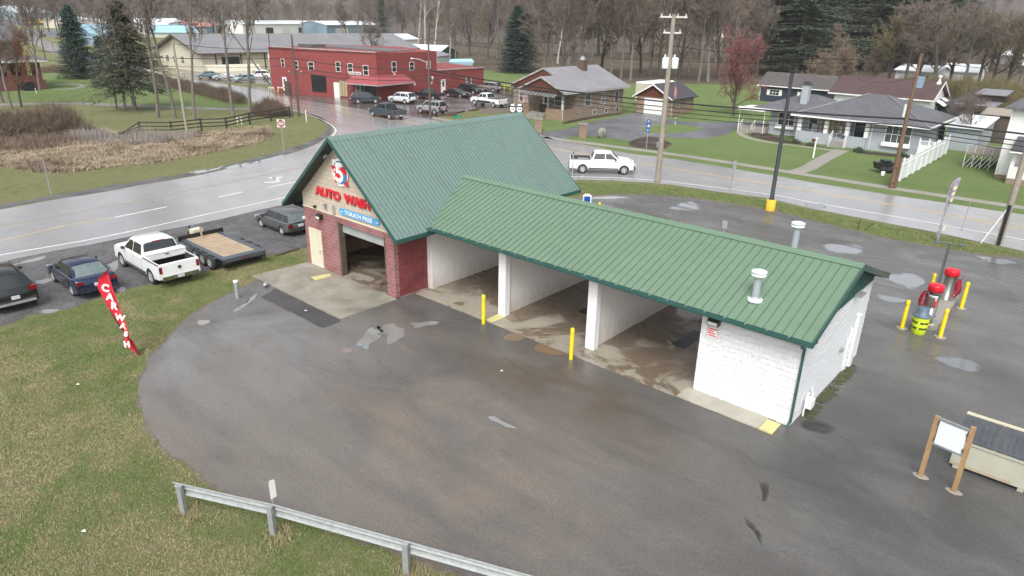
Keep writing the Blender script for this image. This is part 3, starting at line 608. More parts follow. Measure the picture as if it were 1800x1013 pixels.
# turn arrow painted on the road
for pts in ([(464, 322), (480, 322), (492, 319.5), (489, 314.5), (478, 311.5), (479, 313.2), (486, 315.5), (487, 318.5), (478, 320.3), (464, 320.6)], [(470, 312.3), (497, 311.3), (493, 313.8), (478, 314.5)]):
    mw.poly([(*G(*p), .017) for p in pts])
o = mw.build('white_road_marking', m['line_w'], fix=False); o['kind'] = 'structure'
my = MB()
strip('x', [(-100, 444), (0, 424), (133, 393), (197, 384)], .14, .016, None, mb=my, jit=.01)
for dy in (0, 2.0):
    strip('x', [(480, 177.5+dy*.5), (520, 184+dy*.6), (573, 191.5+dy*.7), (627, 200+dy*.8), (707, 213+dy*.9), (800, 228+dy), (880, 244+dy), (968, 260+dy), (1120, 286+dy), (1357, 324+dy*1.1), (1560, 358+dy*1.2), (1800, 401+dy*1.4), (2000, 440+dy*1.6)], .13, .016, None, mb=my, jit=.01)
o = my.build('yellow_road_marking', m['line_y'], fix=False); o['kind'] = 'structure'
mo = MB()
strip('x', [(-100, 420), (0, 399), (240, 354), (480, 305), (560, 287), (620, 270)], .16, .016, None, mb=mo, jit=.02)
o = mo.build('faded_centre_line', m['line_o'], fix=False); o['kind'] = 'structure'

# ------------------------------------------------------------------ hills beyond the town
def hill_h(x, y):
    dx, dy = x-CP.x, y-CP.y; d = math.hypot(dx, dy); a = math.degrees(math.atan2(dx, dy))   # azimuth
    start = 640 if a > -55 else 760
    start -= 190*math.exp(-((a+43)/8)**2)
    t = max(0, (d-start)/560); h = 150*(1-math.exp(-1.5*t**1.25))
    h *= 1+.25*math.sin(a*.21+1)+.12*math.sin(a*.53)
    return h
hb = MB(); nA, nR = 110, 22; vs = []
for i in range(nA+1):
    a = R_(-105+i*(135/nA))
    for j in range(nR+1):
        d = 400+j*60; x = CP.x+math.sin(a)*d; y = CP.y+math.cos(a)*d; vs.append((x, y, hill_h(x, y)-.3+(1.5*math.sin(x*.03)*math.sin(y*.04) if hill_h(x, y) > 2 else 0)))
hb.add(vs, [(i*(nR+1)+j, (i+1)*(nR+1)+j, (i+1)*(nR+1)+j+1, i*(nR+1)+j+1) for i in range(nA) for j in range(nR)], 0, True)
o = hb.build('hills', m['hillground']); o['kind'] = 'structure'
# ------------------------------------------------------------------ the car wash building
W1, D1, D2, X4 = 7.53, 2.08, 7.39, 18.42
cw = thing('car_wash_building', 'car wash with green metal roofs, red block automatic bay and white block self-service bays', 'building', (0, 0, 0))
YM = D1+D2/2
# --- automatic bay
HR, XM, HALF, ZE, YB = 7.39, -3.765, 4.73, 3.363, 13.44; YF = -.646
slope = (HR-ZE)/HALF
def zroof(x): return HR-abs(x-XM)*slope
f = MB()
OX0, OX1, OZ = -4.45, -.66, 2.95
DX0, DX1, DZ = -7.1, -6.05, 2.13
f.box(-W1, DX0, 0, .25, 0, 3.3); f.box(DX0, DX1, 0, .25, DZ, 3.3); f.box(DX1, OX0, 0, .25, 0, 3.3)
f.box(OX0, OX1, 0, .25, OZ, 3.3); f.box(OX1, 0, 0, .25, 0, 3.3)
f.build('front_block_wall', m['redblock'], cw)
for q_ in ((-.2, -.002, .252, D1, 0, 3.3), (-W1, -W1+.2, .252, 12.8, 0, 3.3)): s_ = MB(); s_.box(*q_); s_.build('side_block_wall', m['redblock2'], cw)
for q_ in ((-W1+.2, -W1+.22, .26, 12.7, 0, 3.3), (-.22, -.2, .26, 12.7, 0, 3.3), (-.2, .0, D1+.3, 12.8, 0, 3.25)): i_ = MB(); i_.box(*q_); i_.build('bay_inner_wall', m['inner'], cw)
g_ = MB(); zz = lambda x: zroof(x)-.14
g_.prism([(-W1-.02, .02, 3.3), (.02, .02, 3.3), (.02, .02, zz(.02)), (XM, .02, zz(XM)), (-W1-.02, .02, zz(-W1-.02))], (0, .2, 0)); g_.build('gable_panel', m['tan'], cw); g_ = MB(); g_.prism([(-W1, 12.6, 2.6), (0, 12.6, 2.6), (0, 12.6, zz(0)), (XM, 12.6, zz(XM)), (-W1, 12.6, zz(-W1))], (0, .2, 0)); g_.build('gable_panel', m['tan'], cw)
c_ = MB(); c_.box(-W1-.05, .05, -.02, .05, 3.27, 3.315); c_.build('gable_ledge', m['creamtrim'], cw)
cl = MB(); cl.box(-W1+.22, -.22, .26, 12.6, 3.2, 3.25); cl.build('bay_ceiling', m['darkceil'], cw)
# overhead door rolled most of the way up, its frame, the service door
d_ = MB(); d_.box(OX0+.12, OX1, .20, .26, 2.42, OZ); [d_.box(OX0+.12+k*.62, OX0+.15+k*.62, .19, .2, 2.42, OZ) for k in range(1, 6)]
d_.build('overhead_door', m['rolldoor'], cw)
for q_ in ((OX0-.02, OX0+.12, -.015, .3, 0, OZ+.06), (OX1-.05, OX1+.04, -.015, .2, 0, OZ+.06)): d_ = MB(); d_.box(*q_); d_.build('door_jamb', m['poledark'], cw)
d_ = MB(); d_.box(DX0+.04, DX1-.04, -.03, .04, .02, DZ-.03); dd = d_.build('service_door', m['doorcream'], cw)
d_ = MB(); d_.lathe([(.0, -.12), (.035, -.11), (.035, -.07), (.015, -.06), (.015, -.03)], (DX1-.13, 0, 1.0), 10, axis='y'); d_.build('door_knob', m['steel'], dd)
d_ = MB(); d_.box(DX0-.05, DX0+.04, -.05, .1, 0, DZ+.03); d_.box(DX1-.04, DX1+.03, -.05, .1, 0, DZ+.03); d_.box(DX0+.04, DX1-.04, -.05, .1, DZ-.03, DZ+.03); d_.build('door_frame', m['creamtrim'], cw)
# wash equipment seen inside
d_ = MB(); d_.box(-7.0, -6.75, 3.2, 3.75, 1.15, 2.5); d_.box(-7.3, -7.0, 3.3, 3.38, 1.4, 1.5); d_.box(-7.3, -7.0, 3.3, 3.38, 2.1, 2.2); d_.build('wash_arm', m['white'], cw)
d_ = MB(); d_.box(-7.31, -7.27, 1.2, 11, 1.2, 1.26); d_.box(-7.31, -7.27, 1.2, 11, 2.2, 2.24); d_.build('wall_rail', m['rust'], cw)
d_ = MB(); d_.box(-3.9, -3.3, 3.0, 10.5, .05, .062); d_.box(-2.0, -1.9, .6, 11, .05, .058); d_.build('floor_trench', m['black'], cw)
# --- main roof
r_ = MB(); T = .14
xl, xr = XM-HALF, XM+HALF
for sgn, x in ((-1, xl), (1, xr)):
    r_.prism([(XM, YF, HR), (x, YF, ZE), (x, YF, ZE-T), (XM, YF, HR-T)], (0, YB-YF, 0))
roof = r_.build('main_roof', m['roofmain'], cw)
rb = MB(); nrib = int((YB-YF)/.235)
ang = math.atan(slope)
for sgn, x in ((-1, xl), (1, xr)):
    nx, nz = sgn*math.sin(ang)*.028, math.cos(ang)*.028
    for k in range(nrib+1):
        y = YF+.02+k*(YB-YF-.04)/nrib; w2 = .009 if k % 2 else .014
        a0 = (XM+sgn*.12, y-w2, zroof(XM+sgn*.12)+.001); a1 = (XM+sgn*.12, y+w2, a0[2]); b0 = (x, y-w2, ZE+.001); b1 = (x, y+w2, ZE+.001)
        vs = [a0, a1, b1, b0]+[(p[0]+nx*.8, p[1]*1.0, p[2]+nz) for p in (a0, a1, b1, b0)]
        rb.add(vs, [(4, 5, 6, 7), (0, 4, 7, 3), (1, 2, 6, 5), (2, 3, 7, 6)])
rb.build('roof_seam', m['rib_main'], roof)
rc = MB(); rc.prism([(XM-.22, YF-.02, zroof(XM-.22)+.02), (XM, YF-.02, HR+.05), (XM+.22, YF-.02, zroof(XM+.22)+.02), (XM, YF-.02, HR+.012)], (0, YB-YF+.04, 0)); rc.build('ridge_cap', m['roofmain'], roof)
tr = MB()
for x in (xl, xr):
    e = .05 if x == xr else -.05
    for y in (YF-.035, YB): tr.prism([(XM, y, HR+.03), (x+e, y, ZE-.005), (x+e, y, ZE-.2), (XM, y, HR-.17)], (0, .035, 0))
    tr.box(min(x, x+e), max(x, x+e), YF, YB, ZE-.2, ZE+.0)
tr.build('fascia', m['greentrim'], roof)
so = MB()
for sgn, x in ((-1, xl), (1, xr)): so.prism([(XM, YF, HR-T-.01), (x, YF, ZE-T-.01), (x, YF, ZE-T-.03), (XM, YF, HR-T-.03)], (0, .65, 0))
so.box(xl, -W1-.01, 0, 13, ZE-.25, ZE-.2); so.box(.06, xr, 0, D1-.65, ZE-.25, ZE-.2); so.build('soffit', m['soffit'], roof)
# --- signage on the gable
WORD = thing('sign_lettering', None, None); 
def put_word(name, s, x0, x1, zc, h, mat, y=-.03, parent=None, extrude=.035, off=.02, label=None):
    o = text_mesh(name, s, 1.0, mat, parent or cw, (0, 0, 0), (R_(90), 0, 0), extrude, off)
    xs = [v.co.x for v in o.data.vertices]; ys = [v.co.y for v in o.data.vertices]; w_, h_ = max(xs)-min(xs), max(ys)-min(ys)
    kx, ky = (x1-x0)/w_, h/h_; cx, cy = (max(xs)+min(xs))/2, (max(ys)+min(ys))/2
    for v in o.data.vertices: v.co.x = (v.co.x-cx)*kx; v.co.y = (v.co.y-cy)*ky
    o.location = ((x0+x1)/2, y, zc)
    if label: o['label'] = label
    return o
bpy.data.objects.remove(WORD)
put_word('sign_lettering', 'AUTO', -6.20, -3.98, 4.37, .48, m['signred'], off=.045, label='raised red AUTO letters')
put_word('sign_lettering', 'WASH', -3.68, -1.60, 4.37, .48, m['signred'], off=.045, label='raised red WASH letters')
sp_ = MB(); zc = 3.63
pts = []
for k in range(9): q = math.pi/2+math.pi*k/8; pts.append((-4.02+.17*math.cos(q), -.03, zc+.17*math.sin(q)))
for k in range(9): q = -math.pi/2+math.pi*k/8; pts.append((-1.14+.17*math.cos(q), -.03, zc+.17*math.sin(q)))
sp_.prism(pts, (0, .04, 0)); bp = sp_.build('sign_panel', m['signblue'], cw, 'light blue panel reading TOUCH FREE')
put_word('panel_lettering', 'TOUCH FREE', -3.72, -1.5, zc, .21, m['white'], y=-.035, parent=bp, extrude=.006, off=.012)
dr = MB()
for xx in (-4.02, -3.93, -1.2, -1.11): dr.lathe([(.0, -.045), (.035, -.04), (.035, -.03)], (xx, 0, zc-.02), 10, axis='y')
dr.build('droplet_mark', m['white'], bp)
# round emblem with a 5 on it
lg = thing('sign_emblem', None, None); bpy.data.objects.remove(lg)
def disc_pts(cx, cz, rx, rz, n=24, y=-.04, star=0):
    return [(cx+rx*math.cos(2*math.pi*k/n), y, cz+rz*math.sin(2*math.pi*k/n)) for k in range(n)]
LX, LZ = -3.86, 5.62
e = MB(); out = []
for k in range(36):
    q = 2*math.pi*k/36; r0 = .68+(.14 if k in (13, 14) else 0)+(.16 if k in (31,) else 0)+(.10 if k in (23, 4) else 0); out.append((LX+r0*.98*math.cos(q), -.01, LZ+r0*math.sin(q)))
e.prism(out, (0, -.04, 0)); em = e.build('sign_emblem', m['white'], cw, 'round emblem with a white numeral over a red and blue burst')
e = MB(); e.prism(disc_pts(LX, LZ, .56, .58, y=-.052), (0, -.004, 0)); e.build('emblem_ring', m['navy'], em)
e = MB(); e.prism(disc_pts(LX, LZ, .50, .52, y=-.057), (0, -.004, 0)); e.build('emblem_field', m['greymark'], em)
e = MB(); e.prism([(LX+a, -.062, LZ+b) for a, b in ((-.70, .30), (-.32, .26), (.05, .2), (.30, .38), (.60, .14), (.56, -.3), (.66, -.66), (.2, -.52), (-.2, -.54), (-.46, -.56), (-.46, -.1), (-.56, 0))], (0, -.004, 0)); e.build('emblem_burst', m['signred'], em)
e = MB(); e.prism([(LX+a, -.067, LZ+b) for a, b in ((.34, .0), (.56, -.06), (.48, -.36), (.26, -.52), (-.1, -.56), (-.3, -.42), (.0, -.42), (.24, -.3))], (0, -.004, 0)); e.build('emblem_wave', m['bluewave'], em)
t5 = text_mesh('emblem_numeral', '5', 1.0, m['white'], em, (LX-.02, -.075, LZ+.0), (R_(90), 0, 0), .006, .025); 
ys = [v.co.y for v in t5.data.vertices]; xs = [v.co.x for v in t5.data.vertices]
for v in t5.data.vertices: v.co.x = (v.co.x-(max(xs)+min(xs))/2)*.66/(max(xs)-min(xs)); v.co.y = (v.co.y-(max(ys)+min(ys))/2)*.98/(max(ys)-min(ys))
e = MB()
for a, b, r0 in ((-.40, .08, .07), (-.44, -.14, .1), (-.34, -.33, .08), (-.18, -.46, .06), (.0, -.5, .05)): e.prism(disc_pts(LX+a, LZ+b, r0, r0, 12, -.078), (0, -.004, 0))
e.build('emblem_bubble', m['white'], em)
# wall fittings
def wall_pack(x, z, y, mat, w_=.36, d=.22, h=.24):
    b = MB(); b.prism([(x-w_/2, y, z+h/2), (x-w_/2, y-d*.6, z+h/2), (x-w_/2, y-d, z), (x-w_/2, y-d, z-h/2), (x-w_/2, y, z-h/2)], (w_, 0, 0)); o = b.build('wall_light', mat, cw)
    b = MB(); b.prism([(x-w_/2+.03, y-d*.66, z+h*.3), (x-w_/2+.03, y-d-.01, z-.01), (x-w_/2+.03, y-d-.01, z-h*.42), (x-w_/2+.03, y-d*.9, z-h*.42)], (w_-.06, 0, 0)); b.build('light_lens', m['lens'], o)
wall_pack(-5.93, 3.0, 0, m['black']); wall_pack(15.3, 3.02, D1, m['black'], .42, .25, .28)
b = MB(); b.box(-6.42, -6.28, -.12, 0, 3.38, 3.5); b.build('camera', m['black'], cw)
b = MB(); b.box(-5.45, -5.3, -.1, 0, 3.5, 3.78); b.build('junction_box', m['galv'], cw)
b = MB(); b.box(-4.78, -4.75, -.03, 0, 3.32, 3.8); b.box(-4.62, -4.59, -.03, 0, 3.32, 3.8); b.box(-4.78, -4.59, -.03, 0, 3.3, 3.34); b.build('conduit', m['galv'], cw)
b = MB(); b.path([(XM-.9, -.2, 6.35), (XM-.4, -.25, 6.5), (XM+.0, -.05, 6.45)], .015, 6); b.lathe([(.0, 0), (.06, .02), (.07, .12), (.0, .16)], (XM-.95, -.3, 6.2), 10); b.lathe([(.0, 0), (.06, .02), (.07, .12), (.0, .16)], (XM-.8, -.3, 6.3), 10); b.build('camera', m['galv'], cw)
b = MB(); b.box(-7.54, -7.44, -.12, 0, 2.55, 2.68); b.build('flood_lamp', m['white'], cw)
# --- self-service bays
wl = MB()
walls = [(.13, .33), (4.93, 5.13), (9.90, 10.10)]
for a, b_ in walls:
    w_ = MB(); w_.box(a, b_, D1+.3, D1+D2, 0, 3.62); w_.build('bay_wall', m['baywall'], cw)
for a, b_ in ((4.84, 5.26), (9.80, 10.24)):
    w_ = MB(); w_.box(a, b_, D1, D1+.32, 0, 3.5); w_.build('bay_pillar', m['pillar'], cw)
w_ = MB(); w_.box(.0, .34, D1, D1+.3, 0, 3.5); w_.build('bay_pillar', m['baywall'], cw)
# equipment room, rough split face modelled as a displaced grid so that the outline is uneven
def rough_wall(p0, p1, ztop, mat, name, seed, amp=.025, step=.1):
    rnd = random.Random(seed); p0, p1 = Vector(p0), Vector(p1); Lw = (p1-p0).length; t = (p1-p0)/Lw; n_ = Vector((t.y, -t.x)); nx = int(Lw/step); mb = MB(); vs = []
    zt = ztop if callable(ztop) else (lambda s: ztop)
    nz = 34
    for i in range(nx+1):
        for j in range(nz+1):
            s = i*Lw/nx; z = j/nz*zt(s); course = int(z/.2); ed = .35 if abs((z/.2) % 1) < .12 else 1
            q = rnd.uniform(0, amp)*ed*.75; vs.append((p0.x+t.x*s+n_.x*q, p0.y+t.y*s+n_.y*q, z))
    mb.add(vs, [(i*(nz+1)+j, (i+1)*(nz+1)+j, (i+1)*(nz+1)+j+1, i*(nz+1)+j+1) for i in range(nx) for j in range(nz)])
    return mb.build(name, mat, cw)
X3 = 14.80
w_ = MB(); w_.box(X3+.05, X4-.03, D1+.04, D1+D2-.04, 0, 3.45); w_.build('equipment_room_core', m['baywall'], cw)
rough_wall((X3, D1), (X4, D1), 3.5, m['whiteblock'], 'equipment_room_front_wall', 1)
rough_wall((X4, D1), (X4, D1+D2), lambda s: 3.42, m['whiteside'], 'equipment_room_end_wall', 2)
rough_wall((X3+.02, D1+D2), (X3+.02, D1), 3.5, m['whiteblock'], 'equipment_room_side_wall', 3, .02)
rough_wall((X4, D1+D2), (X3, D1+D2), 3.5, m['whiteblock'], 'equipment_room_back_wall', 4)
c_ = MB(); c_.box(.34, X3, D1+.1, D1+D2-.1, 3.45, 3.5); c_.build('bay_ceiling', m['offwhite'], cw)
# gable triangle of green ribbed panel
OE, ORR, H2, E2 = .62, .383, 5.034, 3.546
ye0, ye1, xe = D1-OE, D1+D2+OE, X4+ORR
k2 = (H2-E2)/(YM-ye0)
def zr2(y): return H2-abs(y-YM)*k2
gt = MB(); gt.prism([(X4+.03, D1+.02, 3.40), (X4+.03, D1+D2-.02, 3.40), (X4+.03, D1+D2-.02, zr2(D1+D2)-.1), (X4+.03, YM, H2-.1), (X4+.03, D1+.02, zr2(D1)-.1)], (-.05, 0, 0))
for k in range(36):
    y = D1+.15+k*.2
    if y < D1+D2-.05: gt.box(X4+.03, X4+.052, y-.02, y+.02, 3.40, zr2(y)-.12)
gt.build('gable_siding', m['greentrim'], cw)
# --- long roof: front slope starts against the main roof
def xs_front(z): return XM+(HR-z)/slope
r_ = MB(); T2 = .1
xa, xb = xr-.02, xs_front(H2)-.15
r_.prism([(xa, ye0, E2), (xe, ye0, E2), (xe, YM, H2), (xb, YM, H2)], (0, 0, -T2)); r_.prism([(xa, ye1, E2), (xe, ye1, E2), (xe, YM, H2), (xb, YM, H2)], (0, 0, -T2))
roof2 = r_.build('long_roof', m['rooflong'], cw)
rb = MB(); nr = 63
for k in range(nr+1):
    x = xe-.02-k*(xe-xb)/nr; w2 = .009 if k % 2 else .013
    for sg, ye in ((-1, ye0), (1, ye1)):
        # the part of this seam lying outside the main roof
        t0 = 0.
        if x < xa: t0 = (xa-x)/(xa-xb)
        if t0 > .97: continue
        y0_ = ye+(YM-ye)*t0; y1_ = YM+sg*.1
        z0_, z1_ = E2+(H2-E2)*t0, zr2(y1_)
        vs = [(x-w2, y0_, z0_+.001), (x+w2, y0_, z0_+.001), (x+w2, y1_, z1_+.001), (x-w2, y1_, z1_+.001)]; vs += [(p[0]*1, p[1], p[2]+.022) for p in vs]
        rb.add(vs, [(4, 5, 6, 7), (0, 4, 7, 3), (1, 2, 6, 5), (0, 1, 5, 4)])
rb.build('roof_seam', m['rib_long'], roof2)
rc = MB(); rc.prism([(xb+.1, YM-.26, zr2(YM-.26)+.035), (xb+.1, YM, H2+.07), (xb+.1, YM+.26, zr2(YM+.26)+.035), (xb+.1, YM, H2+.01)], (xe-xb-.08, 0, 0)); rc.build('ridge_cap', m['rooflong'], roof2)
ft = MB()
ft.prism([(xe, ye0, E2+.02), (xe, YM, H2+.04), (xe, YM, H2-.2), (xe, ye0, E2-.2)], (.04, 0, 0)); ft.prism([(xe, YM, H2+.04), (xe, ye1, E2+.02), (xe, ye1, E2-.2), (xe, YM, H2-.2)], (.04, 0, 0))
ft.box(xa, xe, ye0-.03, ye0, E2-.2, E2-.01); ft.box(xa, xe, ye1, ye1+.03, E2-.2, E2-.01); ft.build('fascia', m['greentrim'], roof2)
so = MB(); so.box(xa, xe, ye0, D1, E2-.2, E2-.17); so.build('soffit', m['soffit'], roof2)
re = MB(); re.prism([(xe-.25, ye1-1.2, zr2(ye1-1.2)+.045), (xe+.05, ye1-1.2, zr2(ye1-1.2)+.045), (xe+.05, ye1+.1, E2+.02), (xe-.25, ye1+.1, E2+.02)], (0, 0, -.05)); re.build('rusted_flashing', m['rust'], roof2)
gu = MB(); gu.box(xr-.1, xe+.02, ye0-.14, ye0-.12, E2-.11, E2-.01); gu.box(xr-.1, xe+.02, ye0-.14, ye0-.03, E2-.13, E2-.11); gt_ = gu.build('gutter', m['greentrim'], cw)
gl = MB(); gl.box(xr-.1, xe, ye0-.12, ye0-.04, E2-.10, E2-.055)
gl.build('gutter_debris', m['gutter'], gt_)
gs = MB()
for k in range(24): x = 1.3+k*.73; gs.box(x-.02, x+.02, ye0-.15, ye0+.06, E2-.012, E2+.012)
gs.build('gutter_strap', m['galv'], gt_)
ds = MB(); dx, dy = X4+.06, D1-.07
ds.path([(X4+.1, ye0-.08, E2-.12), (X4+.1, ye0-.02, E2-.28), (X4+.03, D1-.07, E2-.5), (X4+.03, D1-.07, .25), (X4+.0, D1-.22, .08)], .05, 4, smooth=False); ds.build('downspout', m['greentrim'], cw)
# vent pipes
def vent(x, y, zb, h, r0):
    v = MB(); v.lathe([(r0+.05, zb), (r0+.06, zb+.05), (r0+.0, zb+.1), (r0, zb+.12), (r0, zb+h)], (x, y, 0), 20); vp = v.build('vent_pipe', m['ventgrey'], cw)
    v = MB(); v.lathe([(r0+.02, zb+h-.02), (r0+.1, zb+h+.02), (r0+.13, zb+h+.05), (r0+.13, zb+h+.09), (r0+.06, zb+h+.11), (r0+.06, zb+h+.14), (r0+.14, zb+h+.16), (r0+.13, zb+h+.20), (r0*.6, zb+h+.25), (0, zb+h+.26)], (x, y, 0), 20); v.build('vent_cap', m['ventcap'], vp)
    v = MB(); v.lathe([(r0+.12, zb-.06), (r0+.13, zb+.03), (r0+.01, zb+.07)], (x, y, 0), 14); v.build('vent_collar', m['ventcap'], vp)
vent(16.36, 2.62, 3.98, .84, .13); vent(15.78, 7.5, 4.3, 1.1, .13)
# gas meter, conduits, hose bib on the end wall
b = MB(); b.path([(X4+.12, 3.0, .05), (X4+.12, 3.0, .35), (X4+.12, 3.0, .75), (X4+.12, 3.3, .85)], .03, 8); b.box(X4+.08, X4+.3, 3.15, 3.5, .3, .62); b.lathe([(.0, 0), (.13, .02), (.13, .14), (.0, .16)], (X4+.08, 3.32, .48), 14, axis='x'); b.path([(X4+.15, 3.5, .55), (X4+.15, 3.62, .7), (X4+.05, 3.65, .9)], .025, 8); b.build('gas_meter', m['white'], cw)
b = MB(); b.box(X4+.02, X4+.16, 8.0, 8.3, 0.05, 2.3); b.box(X4+.02, X4+.12, 7.55, 7.62, .1, 1.9); b.box(X4+.02, X4+.1, 7.35, 7.4, .1, 1.5); b.build('conduit', m['whiteside'], cw)
b = MB(); b.box(X4+.02, X4+.1, 6.55, 6.8, 1.2, 1.32); b.build('junction_box', m['galvd'], cw)
b = MB(); [b.box(X4+.05, X4+.3, 6.9+.22*k, 7.0+.22*k, 3.42, 3.5) for k in range(3)]; b.build('service_mast', m['galvd'], cw)
# notice on the front wall
b = MB(); b.box(15.06, 15.46, D1-.05, D1-.03, 2.35, 2.75); nb = b.build('wall_notice', m['white'], cw)
b = MB()
for k, (a0, a1) in enumerate(((15.09, 15.43), (15.1, 15.3), (15.1, 15.36), (15.12, 15.40))): b.box(a0, a1, D1-.056, D1-.05, 2.66-k*.085, 2.70-k*.085)
b.box(15.06, 15.07, D1-.056, D1-.05, 2.35, 2.75); b.box(15.45, 15.46, D1-.056, D1-.05, 2.35, 2.75); b.build('notice_lines', m['vacred'], nb)
# floor drain grates
b = MB(); b.box(12.3, 12.95, 4.9, 6.9, .0, .042); [b.box(12.34, 12.9, 4.96+k*.13, 5.02+k*.13, .042, .05) for k in range(15)]; b.build('drain_grate', m['black'], cw)
b = MB(); b.box(7.35, 8.0, 4.9, 6.9, .0, .042); [b.box(7.4, 7.95, 4.96+k*.13, 5.02+k*.13, .042, .05) for k in range(15)]; b.build('drain_grate', m['black'], cw)
b = MB(); b.box(2.4, 3.0, 4.9, 6.9, .0, .042); b.build('drain_grate', m['black'], cw)
# ------------------------------------------------------------------ vehicles
WHEEL = {}
def wheel_mesh(r, wd, rimm):
    k = (round(r, 3), round(wd, 3), rimm)
    if k in WHEEL: return WHEEL[k]
    t = MB(); t.lathe([(r*.62, -wd*.3), (r*.62, -wd/2), (r*.9, -wd/2), (r, -wd*.36), (r, wd*.36), (r*.9, wd/2), (r*.62, wd/2), (r*.62, wd*.3)], n=22, axis='y', caps=False)
    rm = MB(); rm.lathe([(r*.0, wd*.40), (r*.60, wd*.36)], n=22, axis='y', m=1); rm.lathe([(r*.0, -wd*.40), (r*.60, -wd*.36)], n=22, axis='y', m=1)
    for sg in (-1, 1):
        rm.lathe([(r*.56, sg*wd*.38), (r*.56, sg*wd*.5), (r*.64, sg*wd*.5), (r*.64, sg*wd*.38)], n=22, axis='y', caps=False)
        rm.lathe([(0, sg*wd*.50), (r*.12, sg*wd*.49), (r*.14, sg*wd*.38)], n=12, axis='y')
        for q in range(6):
            a = q*math.pi/3; c, s = math.cos(a), math.sin(a); w0, w1 = r*.13, r*.11
            rm.prism([(c*r*.1-s*w0, sg*wd*.40, s*r*.1+c*w0), (c*r*.1+s*w0, sg*wd*.40, s*r*.1-c*w0), (c*r*.58+s*w1, sg*wd*.40, s*r*.58-c*w1), (c*r*.58-s*w1, sg*wd*.40, s*r*.58+c*w1)], (0, sg*wd*.07, 0))
    a = t.build('wheel', m['rubber']); b = rm.build('rim', [m[rimm], m['black']])
    WHEEL[k] = (a.data, b.data); bpy.data.objects.remove(a); bpy.data.objects.remove(b); return WHEEL[k]
def add_wheel(par, x, y, r, wd, rimm='alloy', z=None):
    a, b = wheel_mesh(r, wd, rimm); o = bpy.data.objects.new('wheel', a); col.objects.link(o); o.parent = par; o.location = (x, y, z if z else r); KIDS.setdefault(par.name, []).append(o)
    q = bpy.data.objects.new('rim', b); col.objects.link(q); q.parent = o; KIDS.setdefault(o.name, []).append(q)
